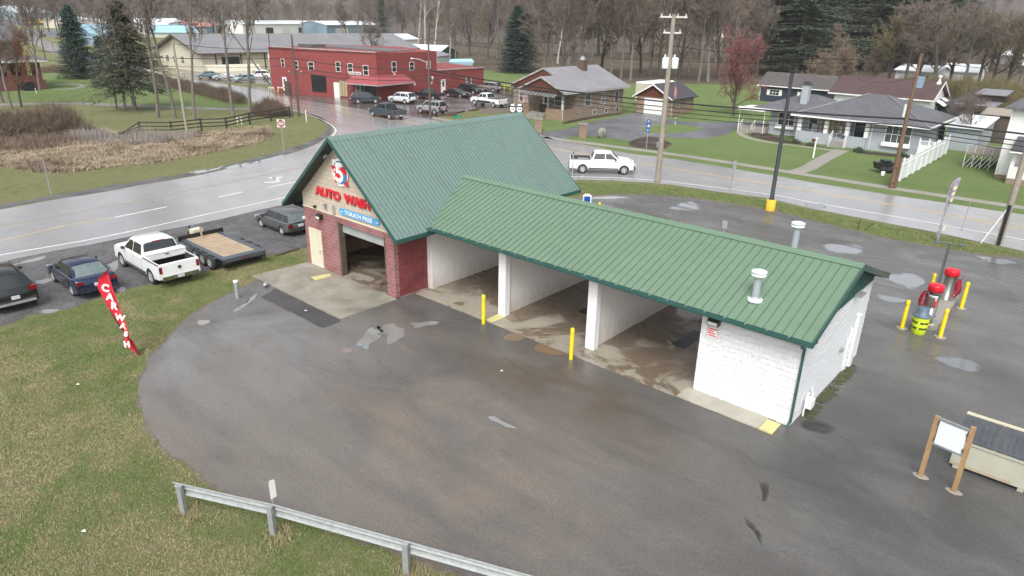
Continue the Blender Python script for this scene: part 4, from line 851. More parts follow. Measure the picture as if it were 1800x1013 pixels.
def vehicle(name, label, cat, color, loc, rz, L=4.6, W=1.82, H=1.46, wb=2.7, r=.33, fo=.9, belt=.93, hood=.92, nose=.72, deck=1.0, cab=(1.35, .55, -.95, -1.75), bed=None, floor=.28, wins=None, group=None, rimm='alloy', rackm=None, two_tone=None, tailh=(.72, .92), bump_m='plastic', glass='glass', extra=None, rail=1.02, rearglass=None, roofm=None):
    t = thing(name, label, cat, (loc[0], loc[1], .012), rz, group); cm = m['car_'+color]
    xf = L/2; xr_ = -L/2; wf = xf-fo; wr = wf-wb; ar = r+.055
    def arc(xc):
        return [(xc+ar*math.cos(a), r*1.0+ar*math.sin(a)) for a in [math.pi*k/8 for k in range(8, -1, -1)]]
    lo = [(xr_+.07, floor+.12)]+[(wr-ar, floor)]+arc(wr)[0:0]
    low = [(xr_+.10, floor+.06), (wr-ar-.02, floor)]+arc(wr)+[(wr+ar+.02, floor), (wf-ar-.02, floor)]+arc(wf)+[(wf+ar+.02, floor), (xf-.14, floor+.04)]
    c0, c1, c2, c3 = cab
    if bed:
        top = [(xf-.02, floor+.25), (xf-.03, nose-.02), (xf-.10, nose+.10), (xf-.45, hood-.03), (c0+.1, hood+.05), (c0-.35, belt), (c3+.02, belt), (c3-.02, rail), ('b', c3-.06), ('B', c3-.09), ('B', xr_+.12), ('b', xr_+.10), (xr_+.01, rail-.01), (xr_, rail-.08), (xr_+.0, .52)]
    else:
        top = [(xf-.02, floor+.22), (xf-.02, nose-.04), (xf-.11, nose+.06), (xf-.5, hood-.05), (c0+.05, hood+.02), (c0-.3, belt), (c3+.25, belt+.01), (c3-.02, deck), (xr_+.14, deck-.02), (xr_+.02, deck-.10), (xr_, .62), (xr_+.03, floor+.2)]
    prof = low+top; secs = []
    ys = [W/2, W/2-.035, W/2-.10]+([W/2-.13] if bed else [])+[W/4, 0]; ys = ys+[-y for y in ys[-2::-1]]
    for y in ys:
        ay = abs(y); edge = ay > W/2-.02; inn = bed and ay < W/2-.11; ring = []
        fr_ = max(0, (ay/(W/2))**3)
        for i, (px_, pz) in enumerate(prof):
            if px_ == 'b': x, z = pz, rail
            elif px_ == 'B': x, z = pz, (.72 if inn else rail)
            else: x, z = px_, pz
            is_top = i >= len(low)
            if is_top and x > wf: x -= .20*fr_*((x-wf)/(xf-wf))
            if is_top and x < wr and not bed: x += .16*fr_*((wr-x)/(wr-xr_))
            if edge and is_top: z -= .055 if z > .6 else 0
            ring.append((x, y, z))
        secs.append(ring)
    mb = MB(); n = len(prof); vs = [p for s in secs for p in s]; nl = len(low)
    for i in range(len(secs)-1):
        for k in range(n):
            a, b = i*n+k, i*n+(k+1) % n; dark = k < nl-1
            zs = [vs[q][2] for q in (a, b, b+n, a+n)]; inb = bed and prof[k][0] in ('b', 'B') and max(zs) < rail+.01 and min(zs) < rail-.05
            mb.f.append((a, b, b+n, a+n)); mb.m.append(1 if (dark or inb) else 0); mb.sm.append((not dark) and not bed)
    mb.v = vs; mb.f.append(tuple(range(n))); mb.m.append(0); mb.sm.append(False)
    b0 = (len(secs)-1)*n; mb.f.append(tuple(range(b0, b0+n))[::-1]); mb.m.append(0); mb.sm.append(False)
    body = mb.build('body', [cm, m['plastic']], t, tri=True)
    # cabin
    hb = W/2-.045; ht = W/2-.24; HB = H-.06; st = [(c0, None), (c1, H-.035), ((c1+c2)/2, H), (c2, H-.02), (c3, None)]
    c = MB(); rows = []
    for x, zt in st:
        if zt is None: row = [(x, s*q, belt-.01) for s, q in ((-1, hb), (-1, hb*.97), (-1, hb*.8), (0, 0), (1, hb*.8), (1, hb*.97), (1, hb))]
        else: row = [(x, s*q, z) for s, q, z in ((-1, hb, belt-.01), (-1, ht, zt-.07), (-1, ht-.13, zt-.01), (0, 0, zt+.015), (1, ht-.13, zt-.01), (1, ht, zt-.07), (1, hb, belt-.01))]
        rows += row
    for i in range(4):
        for k in range(6): c.f.append((i*7+k, (i+1)*7+k, (i+1)*7+k+1, i*7+k+1)); c.m.append(0); c.sm.append(1 <= k <= 4 and i in (1, 2))
    c.v = rows; c.build('cabin', cm, t)
    def S(x, tt, sg, o=.008): y = hb+(ht-hb)*tt; z = belt-.01+(HB-.06-belt+.04)*tt; return (x, sg*(y+o), z+.002)
    def frt(tt): return c0+(c1-c0)*tt-.13
    def rrt(tt): return c3+(c2-c3)*tt+.10
    wins = wins or [c2-.05, (c1+c2)/2+.05, c1+1]
    edges = [-9]+wins[:-1]+[9]
    for sg in (-1, 1):
        for a, b in zip(edges[:-1], edges[1:]):
            lo_, hi_ = .10, .90; X = lambda v, tt: max(rrt(tt), min(frt(tt), v)); g_ = .035
            q = [S(X(a+g_, lo_), lo_, sg), S(X(b-g_, lo_), lo_, sg), S(X(b-g_, hi_), hi_, sg), S(X(a+g_, hi_), hi_, sg)]
            if q[1][0]-q[0][0] < .1: continue
            wn = MB(); wn.poly(q); wn.build('side_window', m[glass], t, fix=False)
    def glassq(xa, za, xb_, zb, ins, nm, gm):
        d = Vector((xb_-xa, 0, zb-za)); nrm = Vector((-d.z, 0, d.x)).normalized(); nrm = nrm if nrm.z > 0 else -nrm; nrm *= .01
        p = lambda tt, s: (xa+(xb_-xa)*tt+nrm.x, s*((hb*.93)+(ht-.05-hb*.93)*tt), za+(zb-za)*tt+nrm.z)
        zc = lambda y: (.015-.025*min(1, abs(y)/(ht-.13)))-max(0, abs(y)-(ht-.13))/.13*.06
        wn = MB(); cs = [-1, -.85, -.4, 0, .4, .85, 1]; vs = []
        for tt in (.07, .5, .90):
            for s in cs: q = p(tt, s); vs.append((q[0], q[1], q[2]+(.035+zc(q[1]))*tt+.004))
        wn.add(vs, [(r_*7+k, r_*7+k+1, (r_+1)*7+k+1, (r_+1)*7+k) for r_ in (0, 1) for k in range(6)], 0, True); wn.build(nm, m[gm], t, fix=False)
    glassq(c0, belt-.01, c1, H-.05, .1, 'windscreen', glass); glassq(c3, belt-.01, c2, H-.05, .1, 'rear_window', rearglass or glass)
    # lights, plates, trim
    for sg in (-1, 1):
        lb = MB(); y0 = sg*(W/2-.02); y1 = sg*(W/2-.30 if not bed else W/2-.17)
        lb.box(xr_-.012 if bed else xr_+.015, xr_+.16, min(y0, y1), max(y0, y1), tailh[0], tailh[1]); lb.build('tail_light', m['tail'], t)
        lb = MB(); y0 = sg*(W/2-.06); y1 = sg*(W/2-.42); lb.box(xf-.25, xf-.035, min(y0, y1), max(y0, y1), nose-.10, nose+.035); lb.build('headlight', m['head'], t)
        mr = MB(); ym = sg*(W/2+.02); mr.box(c0-.42, c0-.24, min(ym, ym+sg*.17), max(ym, ym+sg*.14), belt+.0, belt+.12); mr.build('mirror', m['plastic'] if color != 'navy' else cm, t)
        sm_ = MB()
        for xx in [v for v in wins[:-1]]+[c0-.18]:
            sm_.box(xx-.006, xx+.006, sg*(W/2-.002)-.004, sg*(W/2-.002)+.004, floor+.12, belt-.08)
        sm_.box(wr+ar+.05, wf-ar-.05, sg*(W/2)-.006, sg*(W/2)+.006, floor+.02, floor+.12); sm_.build('door_seam', m['plastic'], t)
    bp = MB(); bp.box(xr_-.06, xr_+.1, -W/2+.12, W/2-.12, .36 if not bed else .44, .56 if not bed else .64)
    bp.box(xf-.12, xf+.03, -W/2+.3, W/2-.3, .34, .54); bp.build('bumper', m[bump_m] if bump_m != 'body' else cm, t)
    pl = MB(); pl.box(xr_-.075, xr_-.06 , -.16, .16, (.62 if not bed else .48), (.76 if not bed else .62)); 
    if not bed: pl.box(xr_-.06, xr_+.03, -.16, .16, .62, .76)
    pl.build('license_plate', m['plate'], t)
    gr_ = MB(); gr_.box(xf-.1, xf+.005, -.48, .48, nose-.22, nose-.02); gr_.build('grille', m['black'], t)
    for sg in (-1, 1):
        for xw in (wf, wr): add_wheel(t, xw, sg*(W/2-.12), r, .235, rimm)
    if rackm:
        k = MB()
        for sg in (-1, 1): k.box(c2+.1, c1-.1, sg*(ht-.1)-.02, sg*(ht-.1)+.02, H+.0, H+.05)
        k.build('roof_rail', m['plastic'], t)
    if extra: extra(t)
    if two_tone:
        for sg in (-1, 1): q = MB(); q.box(wr+ar+.02, wf-ar-.02, sg*(W/2)-.008, sg*(W/2)+.012, floor+.1, floor+.36); q.build('lower_cladding', m['car_'+two_tone], t)
    return t
def place(rear, heading, wb_rear_x, side, W):
    # vehicle origin from the ground contact of a rear wheel on the given side (+1 left, -1 right)
    h = R_(heading); fx, fy = math.cos(h), math.sin(h); lx, ly = -fy, fx; yy = side*(W/2-.05)
    return (rear[0]-fx*wb_rear_x-lx*yy, rear[1]-fy*wb_rear_x-ly*yy), h
def veh_at(rear_px, heading, side, **k):
    d = dict(L=4.6, W=1.82, wb=2.7, fo=.9); d.update({q: k[q] for q in d if q in k}); wrx = d['L']/2-d['fo']-d['wb']
    rp = G(*rear_px); loc, h = place(rp, heading, wrx, side, d['W']); return vehicle(loc=loc, rz=h, **k)
SEDAN = dict(L=4.6, W=1.8, H=1.44, wb=2.7, r=.32, fo=.88, belt=.92, hood=.90, nose=.66, deck=1.0, cab=(1.25, .35, -1.0, -1.75), wins=[-1.2, -.28, 9], bump_m='body', tailh=(.76, .90))
SUV = dict(L=4.6, W=1.85, H=1.68, wb=2.68, r=.355, fo=.92, belt=1.05, hood=1.03, nose=.80, deck=1.10, cab=(1.25, .55, -1.75, -2.18), wins=[-1.45, -.35, 9], tailh=(.88, 1.08), floor=.30)
PICK = dict(L=5.85, W=2.02, H=1.95, wb=3.67, r=.40, fo=1.0, belt=1.25, hood=1.22, nose=.95, deck=1.2, rail=1.28, cab=(1.45, .75, -.75, -1.0), wins=[-.85, .22, 9], bed=True, tailh=(.82, 1.16), floor=.42, bump_m='chrome')
def toolbox(t):
    b = MB(); b.box(-1.62, -1.10, -.97, .97, 1.16, 1.46); b.box(-1.64, -1.08, -.99, .99, 1.46, 1.50); o = b.build('tool_box', m['ventcap'], t)
    b = MB(); b.box(-1.655, -1.64, -.1, .1, 1.36, 1.40); b.build('box_latch', m['black'], o)
    b = MB(); b.lathe([(0, 0), (.09, .01), (.09, .03)], (-2.96, 0, 1.0), 12, axis='x'); b.prism([(-2.94, -.05, .95), (-2.94, .05, .95), (-2.94, .08, 1.06), (-2.94, 0, 1.02), (-2.94, -.08, 1.06)], (-.03, 0, 0)); b.build('tailgate_badge', m['plastic'], t)
    b = MB(); b.box(-.8, -.7, -.3, .3, 1.85, 1.9); b.build('brake_light', m['tail'], t)
    b = MB(); b.tube((-2.7, -.8, .42), (-2.98, -.85, .40), .045, n=8); b.build('exhaust_tip', m['chrome'], t)
def pole_bar(t):
    b = MB(); b.box(-2.2, -1.2, -.5, -.35, 1.15, 1.3); b.build('bed_cargo', m['galvd'], t)
veh_at((269, 500), 180, 1, name='pickup_truck', label='white crew cab pickup with a silver toolbox across its bed, parked on gravel', cat='pickup truck', color='white', extra=toolbox, group='vehicles parked on the gravel strip', **PICK)
veh_at((130, 521), 180, 1, name='parked_car', label='dark navy sedan parked on gravel left of the white pickup', cat='car', color='navy', rearglass='glasslt', group='vehicles parked on the gravel strip', **SEDAN)
def suvx(t):
    b = MB(); b.box(-2.26, -2.2, -.75, .75, .40, .50); b.build('bumper_insert', m['galvd'], t)
k_ = dict(SUV); k_.update(L=4.3, H=1.6, W=1.82, wb=2.6, cab=(1.15, .5, -1.35, -2.0), wins=[-1.2, -.3, 9])
loc_ = G(62.7, 530.7); W_ = 1.82; wrx_ = 4.3/2-.92-2.6
vehicle('parked_car', 'black compact crossover cut off by the left edge of the picture', 'car', 'black', (loc_[0]+wrx_, loc_[1]-(W_/2-.05)), math.pi, group='vehicles parked on the gravel strip', rackm=True, extra=suvx, **k_)
veh_at((497, 414), 180, 1, name='parked_car', label='old grey station wagon parked on gravel beside the red block wall', cat='car', color='greymet', rearglass='glasslt', group='vehicles parked on the gravel strip', L=4.15, W=1.66, H=1.42, wb=2.45, r=.29, fo=.8, belt=.86, hood=.84, nose=.64, deck=.88, cab=(1.15, .55, -1.75, -2.03), wins=[-1.2, -.25, 9], tailh=(.62, .78))
k_ = dict(PICK); k_.update(bump_m='plastic', H=1.92)
rp = G(1023.5, 305.3); wrx = 5.85/2-1.0-3.67; hd = 38.0; loc, h = place(rp, hd, wrx, -1, 2.02)
vehicle('pickup_truck', 'white crew cab pickup driving along the wet highway behind the car wash', 'pickup truck', 'white', loc, h, extra=pole_bar, **k_)
k_ = dict(PICK); k_.update(cab=(1.45, .75, -.75, -1.0))
veh_at((684.7, 210.7), 180-2, 1, name='pickup_truck', label='slate grey crew cab pickup on the road in front of the red shop', cat='pickup truck', color='slate', **k_)
g_ = 'vehicles parked by the red shop'
rp = G(629.3, 182.9); hd = -83+25; loc, h = place(rp, -83, 4.6/2-.92-2.68, -1, 1.85)
vehicle('parked_car', 'dark slate crossover under the shop awning, nose to the right', 'car', 'darkslate', loc, h+R_(165)*0+R_(160), group=g_, **SUV) if False else veh_at((629.3, 182.9), 62, -1, name='parked_car', label='dark slate crossover under the shop awning, nose to the right', cat='car', color='darkslate', group=g_, **SUV)
veh_at((711.7, 183.3), 188, 1, name='parked_car', label='pearl white crossover parked at the corner of the red shop', cat='car', color='pearl', group=g_, **SUV)
k_ = dict(PICK); k_.update(L=5.2, wb=3.05, W=1.85, H=1.75, r=.36, belt=1.12, hood=1.1, nose=.85, rail=1.12, cab=(1.3, .65, -.65, -.95), wins=[-.75, .2, 9])
veh_at((761.3, 176.7), 194, 1, name='pickup_truck', label='black pickup parked against the red shop wall behind the silver SUV', cat='pickup truck', color='charcoal', group=g_, **k_)
k_ = dict(SUV); k_.update(H=1.85, L=4.5, wb=2.65, r=.38, belt=1.15, hood=1.12, nose=.88, deck=1.2, cab=(1.0, .5, -2.0, -2.22), floor=.42, tailh=(.85, 1.15))
veh_at((764, 202.3), 186, 1, name='parked_car', label='silver boxy SUV parked behind the wooden pole by the grass strip', cat='car', color='silver', rackm=True, group=g_, **k_)
k_ = dict(PICK); k_.update(H=2.0, wb=4.0, L=6.2, r=.43, floor=.55, belt=1.3, hood=1.28, nose=1.0, rail=1.32, cab=(1.6, .95, -.35, -.65), wins=[-.3, .45, 9])
def coverx(t):
    b = MB(); b.box(-2.9, -.75, -.85, .85, 1.18, 1.24); b.build('bed_floor', m['rust'], t)
veh_at((867, 190), 180, 1, name='pickup_truck', label='lifted white and dark pickup with an empty bed near the cottage', cat='pickup truck', color='white', two_tone='charcoal', extra=coverx, group=g_, **k_)
k_ = dict(SEDAN); k_.update(L=4.8, W=1.9, H=1.38, cab=(.85, -.1, -1.0, -1.75), wins=[-1.0, 9]); k_['belt'] = .95
veh_at((788, 170.3), 4, -1, name='parked_car', label='black coupe with its nose to the right beside the red shop', cat='car', color='charcoal', group=g_, **k_)
k_ = dict(SUV)
veh_at((812, 164.6), 2, -1, name='parked_car', label='black SUV with a pale bonnet facing right behind the black coupe', cat='car', color='black', group=g_, **k_)
veh_at((866.7, 162), 190, 1, name='parked_car', label='taupe grey crossover at the far right end of the shop lot', cat='car', color='taupe', group=g_, **k_)
g_ = 'vehicles parked in front of the long shed'
veh_at((379, 138), 250, 1, name='parked_car', label='dull teal sedan, leftmost car in front of the long shed', cat='car', color='teal', group=g_, **SEDAN)
veh_at((407, 141.4), 240, 1, name='parked_car', label='low silver convertible in front of the long shed, left of the pale blue hatchback', cat='car', color='silver', group=g_, **{**SEDAN, 'H': 1.3})
veh_at((445, 144.3), 266, 1, name='parked_car', label='pale blue hatchback facing the side street near the long shed', cat='car', color='ice', group=g_, **{**SEDAN, 'L': 4.3, 'wb': 2.6, 'H': 1.5, 'deck': 1.02, 'cab': (1.2, .5, -1.4, -1.95)})
veh_at((468, 139.2), 250, 1, name='parked_car', label='white SUV parked at the left end of the red shop', cat='car', color='white', group=g_, **{**SUV, 'H': 1.75})
# flatbed trailer
TL, TW = 5.35, 2.4
tx, ty = G(385, 470)[0], G(385, 470)[1]
tr_ = thing('flatbed_trailer', 'flatbed car trailer with a bare pine plank deck and three axles, parked on gravel', 'trailer', (-12.18, -2.80, .0), math.pi)
zd = .72
b = MB()
b.box(-2.95, -2.5, -TW/2, TW/2, zd-.10, zd+.012); b.box(-2.5, 1.95, TW/2-.28, TW/2, zd-.12, zd+.01); b.box(-2.5, 1.95, -TW/2, -TW/2+.28, zd-.12, zd+.01); b.box(-2.98, -2.95, -TW/2-.02, TW/2+.02, zd-.2, zd+.02)
for sg in (-1, 1):
    for k in range(4): x = -2.3+k*.85; b.box(x-.09, x+.09, min(sg*TW/2, sg*(TW/2+.16)), max(sg*TW/2, sg*(TW/2+.16)), zd-.04, zd+.0)
b.build('deck_frame', m['trailersteel'], tr_)
b = MB()
for k in range(9):
    y0 = -TW/2+.285+k*(TW-.57)/9; b.box(-2.5, 1.95, y0+.012, y0+(TW-.57)/9-.012, zd-.08, zd-.01+.004*(k % 3))
b.build('plank_deck', m['deckwood'], tr_)
b = MB(); b.box(1.95, 2.05, -TW/2-.12, TW/2+.12, zd-.1, zd+.22); b.box(-2.9, 1.9, -.55, -.45, zd-.3, zd-.12); b.box(-2.9, 1.9, .45, .55, zd-.3, zd-.12); b.build('front_rail', m['black'], tr_)
b = MB(); b.prism([(2.05, -1.0, .55), (2.05, -.85, .55), (3.45, -.05, .55), (3.45, -.15, .55)], (0, 0, .12)); b.prism([(2.05, 1.0, .55), (2.05, .85, .55), (3.45, .05, .55), (3.45, .15, .55)], (0, 0, .12)); b.box(3.4, 3.7, -.06, .06, .5, .62); b.tube((3.2, .1, .05), (3.2, .1, 1.1), .04); b.build('tongue', m['black'], tr_)
b = MB(); b.box(2.2, 2.7, -.25, .35, .67, 1.05); b.build('tongue_box', m['doorcream'], tr_)
b = MB(); b.box(1.55, 1.62, .1, .2, zd, zd+.62); b.box(1.45, 1.75, -.1, .35, zd, zd+.04); b.build('wood_offcut', m['deckwood'], tr_)
for sg in (-1, 1):
    for k in range(3): add_wheel(tr_, -1.9+k*.85, sg*(TW/2+.15), .38, .22, 'alloy')
b = MB(); [b.box(-3.0, -2.98, y-.05, y+.05, zd-.14, zd-.08) for y in (-1.1, -.2, 0, .2, 1.1)]; b.build('marker_light', m['tail'], tr_)
for q_ in (.75, -1.2): b = MB(); b.box(-3.0, -2.1, q_, q_+.45, .42, .5); b.build('ramp', m['black'], tr_)
# ------------------------------------------------------------------ street furniture and small things
RZ = math.atan2(CR.y, CR.x)      # a sign facing the viewpoint of the photograph stands across this direction
def bollard(x, y, label, group, h=1.4, foot=False):
    t = thing('bollard', label, 'bollard', (x, y, .01), 0, group)
    b = MB(); b.lathe([(.085, 0), (.085, h-.06), (.07, h-.015), (.03, h), (0, h+.003)], n=16); s = b.build('sleeve', m['yellow'], t)
    b = MB(); b.lathe([(.088, h-.2), (.088, h-.185)], n=16); b.lathe([(.088, h-.30), (.088, h-.29)], n=16); b.build('band', m['polegrey'], s)
    if foot: b = MB(); b.prism([(.24*math.cos(a)*(1+.2*math.sin(3*a)), .24*math.sin(a), 0) for a in [k*math.pi/5 for k in range(10)]], (0, 0, .035)); b.build('footing', m['walk'], t)
bollard(5.03, .9, 'yellow bollard in front of the left white pillar of the wash bays', 'bollards in front of the wash bays')
bollard(9.99, .86, 'yellow bollard in front of the right white pillar of the wash bays', 'bollards in front of the wash bays')
for (x, y), lb in (((19.14, 13.73), 'yellow bollard left of the lime trash barrel'), ((20.65, 13.86), 'yellow bollard right of the lime trash barrel'), ((20.67, 18.37), 'yellow bollard right of the farther vacuum'), ((19.2, 18.6), 'yellow bollard partly hidden behind the nearer vacuum')):
    bollard(x, y, lb, 'bollards round the vacuum island', 1.4, True)
x, y = G(1054, 357, 1.2); bollard(x, y, 'yellow bollard behind the car wash whose tip shows above the long roof', 'bollards behind the wash', 1.25)
# vacuum island
t = thing('vacuum_island', 'raised concrete island carrying the vacuums', 'concrete island', (19.85, 17.2, .01))
b = MB(); b.prism([(-.42, -2.7, 0), (.28, -2.85, 0), (.5, -2.6, 0), (.5, 2.3, 0), (.2, 2.7, 0), (-.3, 2.7, 0), (-.5, 2.3, 0), (-.5, -2.5, 0)], (0, 0, .2)); b.build('kerb_slab', m['walk'], t)
b = MB(); b.box(-.1, .35, -2.7, -2.25, .2, .206); b.build('worn_paint', m['yellowpad'], t)
def vacuum(x, y, label, side, word):
    t = thing('vacuum', label, 'car vacuum', (x, y, .21), 0, 'vacuums on the island')
    b = MB(); b.lathe([(.28, 0), (.28, .04), (.25, .05), (.25, 1.26)], n=24); b.build('canister', m['steel'], t)
    b = MB(); b.lathe([(.29, 1.24), (.33, 1.25), (.33, 1.50), (.32, 1.55), (.22, 1.58), (0, 1.585)], n=28); b.build('dome', m['vacred'], t)
    if word:
        aa = -1.50; b = MB(); pts = []
        for lo_, hi_, mt in ((.5, 1.14, 'black'), (.56, .92, 'vacred')):
            b = MB(); n = 10; vs = []
            for k in range(n+1):
                a = aa-.75+1.5*k/n; rr = .254 if mt == 'black' else .258
                vs += [(rr*math.cos(a), rr*math.sin(a), lo_), (rr*math.cos(a), rr*math.sin(a), hi_)]
            b.add(vs, [(2*k, 2*k+2, 2*k+3, 2*k+1) for k in range(n)]); o = b.build('label_panel', m[mt], t, fix=False)
        px_, py_ = .268*math.cos(aa), .268*math.sin(aa)
        bent_text('label_lettering', 'POWER', .15, m['white'], t, (0, 0), .263, aa, 1.02, .8); bent_text('label_lettering', 'VAC', .15, m['white'], t, (0, 0), .263, aa+.15, .90, .9)
    b = MB()
    for k in range(3):
        pts = []
        for j in range(25):
            q = j/24; a = math.pi*q; r0 = .16+.035*k
            pts.append((side*(.34+.05*k)+side*.10*math.sin(a*2), -.10+.10*k-.22*math.cos(a), 1.15-.95*math.sin(a)*(1-.1*k)))
        b.path(pts, .032, 7)
    b.build('hose', m['hose'], t)
    b = MB(); b.box(min(side*.27, side*.46), max(side*.27, side*.46), -.1, .1, 1.06, 1.2); b.build('hose_hanger', m['steel'], t)
    if side < 0: b = MB(); b.box(-.12, .12, -.36, -.27, .55, 1.0); b.build('coin_box', m['steel'], t)
vacuum(19.78, 15.75, 'nearer vacuum with a red dome and hose hung on its left', -1, True)
vacuum(19.88, 18.7, 'farther vacuum with a red dome and hose hung on its right', 1, False)
t = thing('lamp_post', 'short dark lamp post with two flat heads between the vacuums', 'lamp post', (19.62, 17.35, .2))
b = MB(); b.box(-.06, .06, -.06, .06, 0, 3.15); b.build('pole', m['polegrey'], t)
b = MB(); b.tube((-.42, -.1, 3.15), (.42, .1, 3.15), .035); b.build('cross_arm', m['polegrey'], t)
for s in (-1, 1):
    b = MB(); b.lathe([(0, 3.10), (.16, 3.12), (.19, 3.16), (.12, 3.2), (0, 3.21)], (s*.48, s*.12, 0), 14); b.build('lamp_head', m['polegrey'], t)
# trash barrel
t = thing('trash_barrel', 'lime yellow trash barrel with a blue grey domed lid', 'trash barrel', (19.80, 13.72, .01))
b = MB(); b.lathe([(.27, 0), (.29, .02), (.32, .45), (.33, .80), (.34, .84)], n=28); b.build('drum', m['lime'], t)
b = MB(); b.lathe([(.36, .83), (.37, .87), (.34, .91), (.25, .93), (.24, 1.2), (.22, 1.24), (0, 1.25)], n=28); b.build('lid', m['lidgrey'], t)
for zz_ in (.62, .36):
    for ao in (-.75, .65): bent_text('wrap_lettering', 'SIMONIZ', .12, m['black'], t, (0, 0), .337, -1.5+ao, zz_-.04, .75)
t = thing('metal_canister', 'small silver canister between the lime barrel and the nearer vacuum', 'canister', (19.98, 14.75, .21))
b = MB(); b.lathe([(.1, 0), (.13, .02), (.13, .28), (.09, .34), (0, .35)], n=16); b.build('canister_shell', m['steel'], t); b = MB(); b.box(.0, .35, .05, .55, .0, .02); b.build('base_plate', m['galv'], t)
# dumpster and notice board
t = thing('dumpster', 'cream steel dumpster with charcoal plastic lids at the right edge', 'dumpster', (22.98, 3.32, .01))
Ld, Dd = 2.05, 1.25
b = MB(); b.prism([(0, 0, .12), (0, 0, 1.02), (0, Dd, 1.30), (0, Dd, .12)], (Ld, 0, 0)); b.box(-.03, Ld+.03, -.04, 0, .95, 1.04); b.box(-.04, 0, .1, .35, .45, .75); b.box(Ld, Ld+.12, .3, 1.2, .55, .72); b.build('bin_body', m['dumpster'], t)
b = MB(); [b.box(x, x+.16, .02, Dd-.05, 0, .12) for x in (.1, Ld-.26)]; b.build('skid', m['dumpster'], t)
for k in range(2):
    x0 = .01+k*Ld/2; x1 = x0+Ld/2-.03; b = MB()
    def zl(y): return 1.05+(y/Dd)*.28
    b.prism([(x0, -.05, zl(0)), (x0, Dd-.08, zl(Dd)), (x0, Dd-.08, zl(Dd)+.035), (x0, -.05, zl(0)+.035)], (x1-x0, 0, 0))
    for j in range(6):
        xx = x0+.08+j*.155; b.prism([(xx, .12, zl(.12)+.035), (xx, Dd-.3, zl(Dd-.3)+.035), (xx, Dd-.3, zl(Dd-.3)+.07), (xx, .12, zl(.12)+.07)], (.05, 0, 0))
    b.build('lid', m['dumplid'], t)
b = MB(); b.box(.0, Ld, Dd-.06, Dd, 1.30, 1.43); b.build('back_rail', m['doorcream'], t)
b = MB(); b.box(.02, Ld*.8, -.006, -.001, .14, .22); b.build('rust_stain', m['rustband'], t)
t = thing('notice_board', 'blank white board framed between two treated timber posts', 'notice board', (22.46, 2.11, .01), math.atan2(-.14, .92))
for x, h in ((0, 2.15), (.93, 2.25)):
    b = MB(); b.box(x-.06, x+.06, -.05, .05, 0, h); b.build('post', m['signwood'], t)
    b = MB(); b.prism([(x+.2*math.cos(a)*(1+.2*math.sin(2*a+1)), .15*math.sin(a), 0) for a in [k*math.pi/6 for k in range(12)]], (0, 0, .02)); b.build('footing', m['walk'], t)
b = MB(); b.box(.10, .83, -.02, .02, 1.28, 2.06); b.build('panel', m['board'], t)
b = MB(); b.box(.05, .88, -.035, .05, 2.06, 2.13); b.box(.05, .88, -.035, .05, 1.22, 1.28); b.build('frame_rail', m['galv'], t)
b = MB(); [b.box(x-.02, x+.02, -.06, .0, z, z+.12) for x in (.08, .85) for z in (1.35, 1.9)]; b.build('bracket', m['rust'], t)
# guardrail
GP = [(7.76, -13.8), (10.29, -12.58), (13.92, -11.07), (17.6, -9.55), (21.3, -8.05)]
t = thing('guardrail', 'galvanized corrugated guardrail along the near edge of the lot', 'guardrail', (7.76, -13.8, 0))
for (x, y) in GP:
    a = R_(24); b = MB(); b.box(x-7.76-.075, x-7.76+.075, y+13.8-.09, y+13.8+.02, -.1, .93, rot=a); b.build('post', m['galvd'], t)
b = MB(); dr_ = Vector((GP[1][0]-GP[0][0], GP[1][1]-GP[0][1], 0)).normalized(); rows = []
prof = [(.0, .58), (.05, .62), (.075, .68), (.05, .73), (.01, .77), (.05, .81), (.075, .86), (.05, .91), (.0, .95)]
line = [(-.25, -.12)]+[(p[0]-7.76, p[1]+13.8) for p in GP[1:]]; line[0] = (-.28*dr_.x, -.28*dr_.y)
for (x, y) in line:
    n_ = Vector((-dr_.y, dr_.x)); 
    for o_, z in prof: rows.append((x+n_.x*(.05+o_), y+n_.y*(.05+o_), z))
npf = len(prof); b.add(rows, [(i*npf+k, (i+1)*npf+k, (i+1)*npf+k+1, i*npf+k+1) for i in range(len(line)-1) for k in range(npf-1)], 0, False)
b.add([(p[0], p[1], p[2]) for p in rows[8::npf]]+[(p[0]+dr_.y*.03, p[1]-dr_.x*.03, p[2]-.012) for p in rows[8::npf]], [(i, i+1, i+1+len(line), i+len(line)) for i in range(len(line)-1)])
b.build('rail', m['galvd'], t)
t = thing('small_sign', 'small white plate on a thin post beside the second guardrail post', 'sign', (10.27, -12.50, 0), RZ+.9)
b = MB(); b.box(-.02, .02, -.02, .02, .5, 1.68); b.build('post', m['galvd'], t); b = MB(); b.prism([(-.06, -.03, 1.12), (.11, -.03, 1.12), (.11, -.03, 1.62), (.08, -.03, 1.68), (-.03, -.03, 1.68), (-.06, -.03, 1.64)], (0, .008, 0)); b.build('plate', m['white'], t)
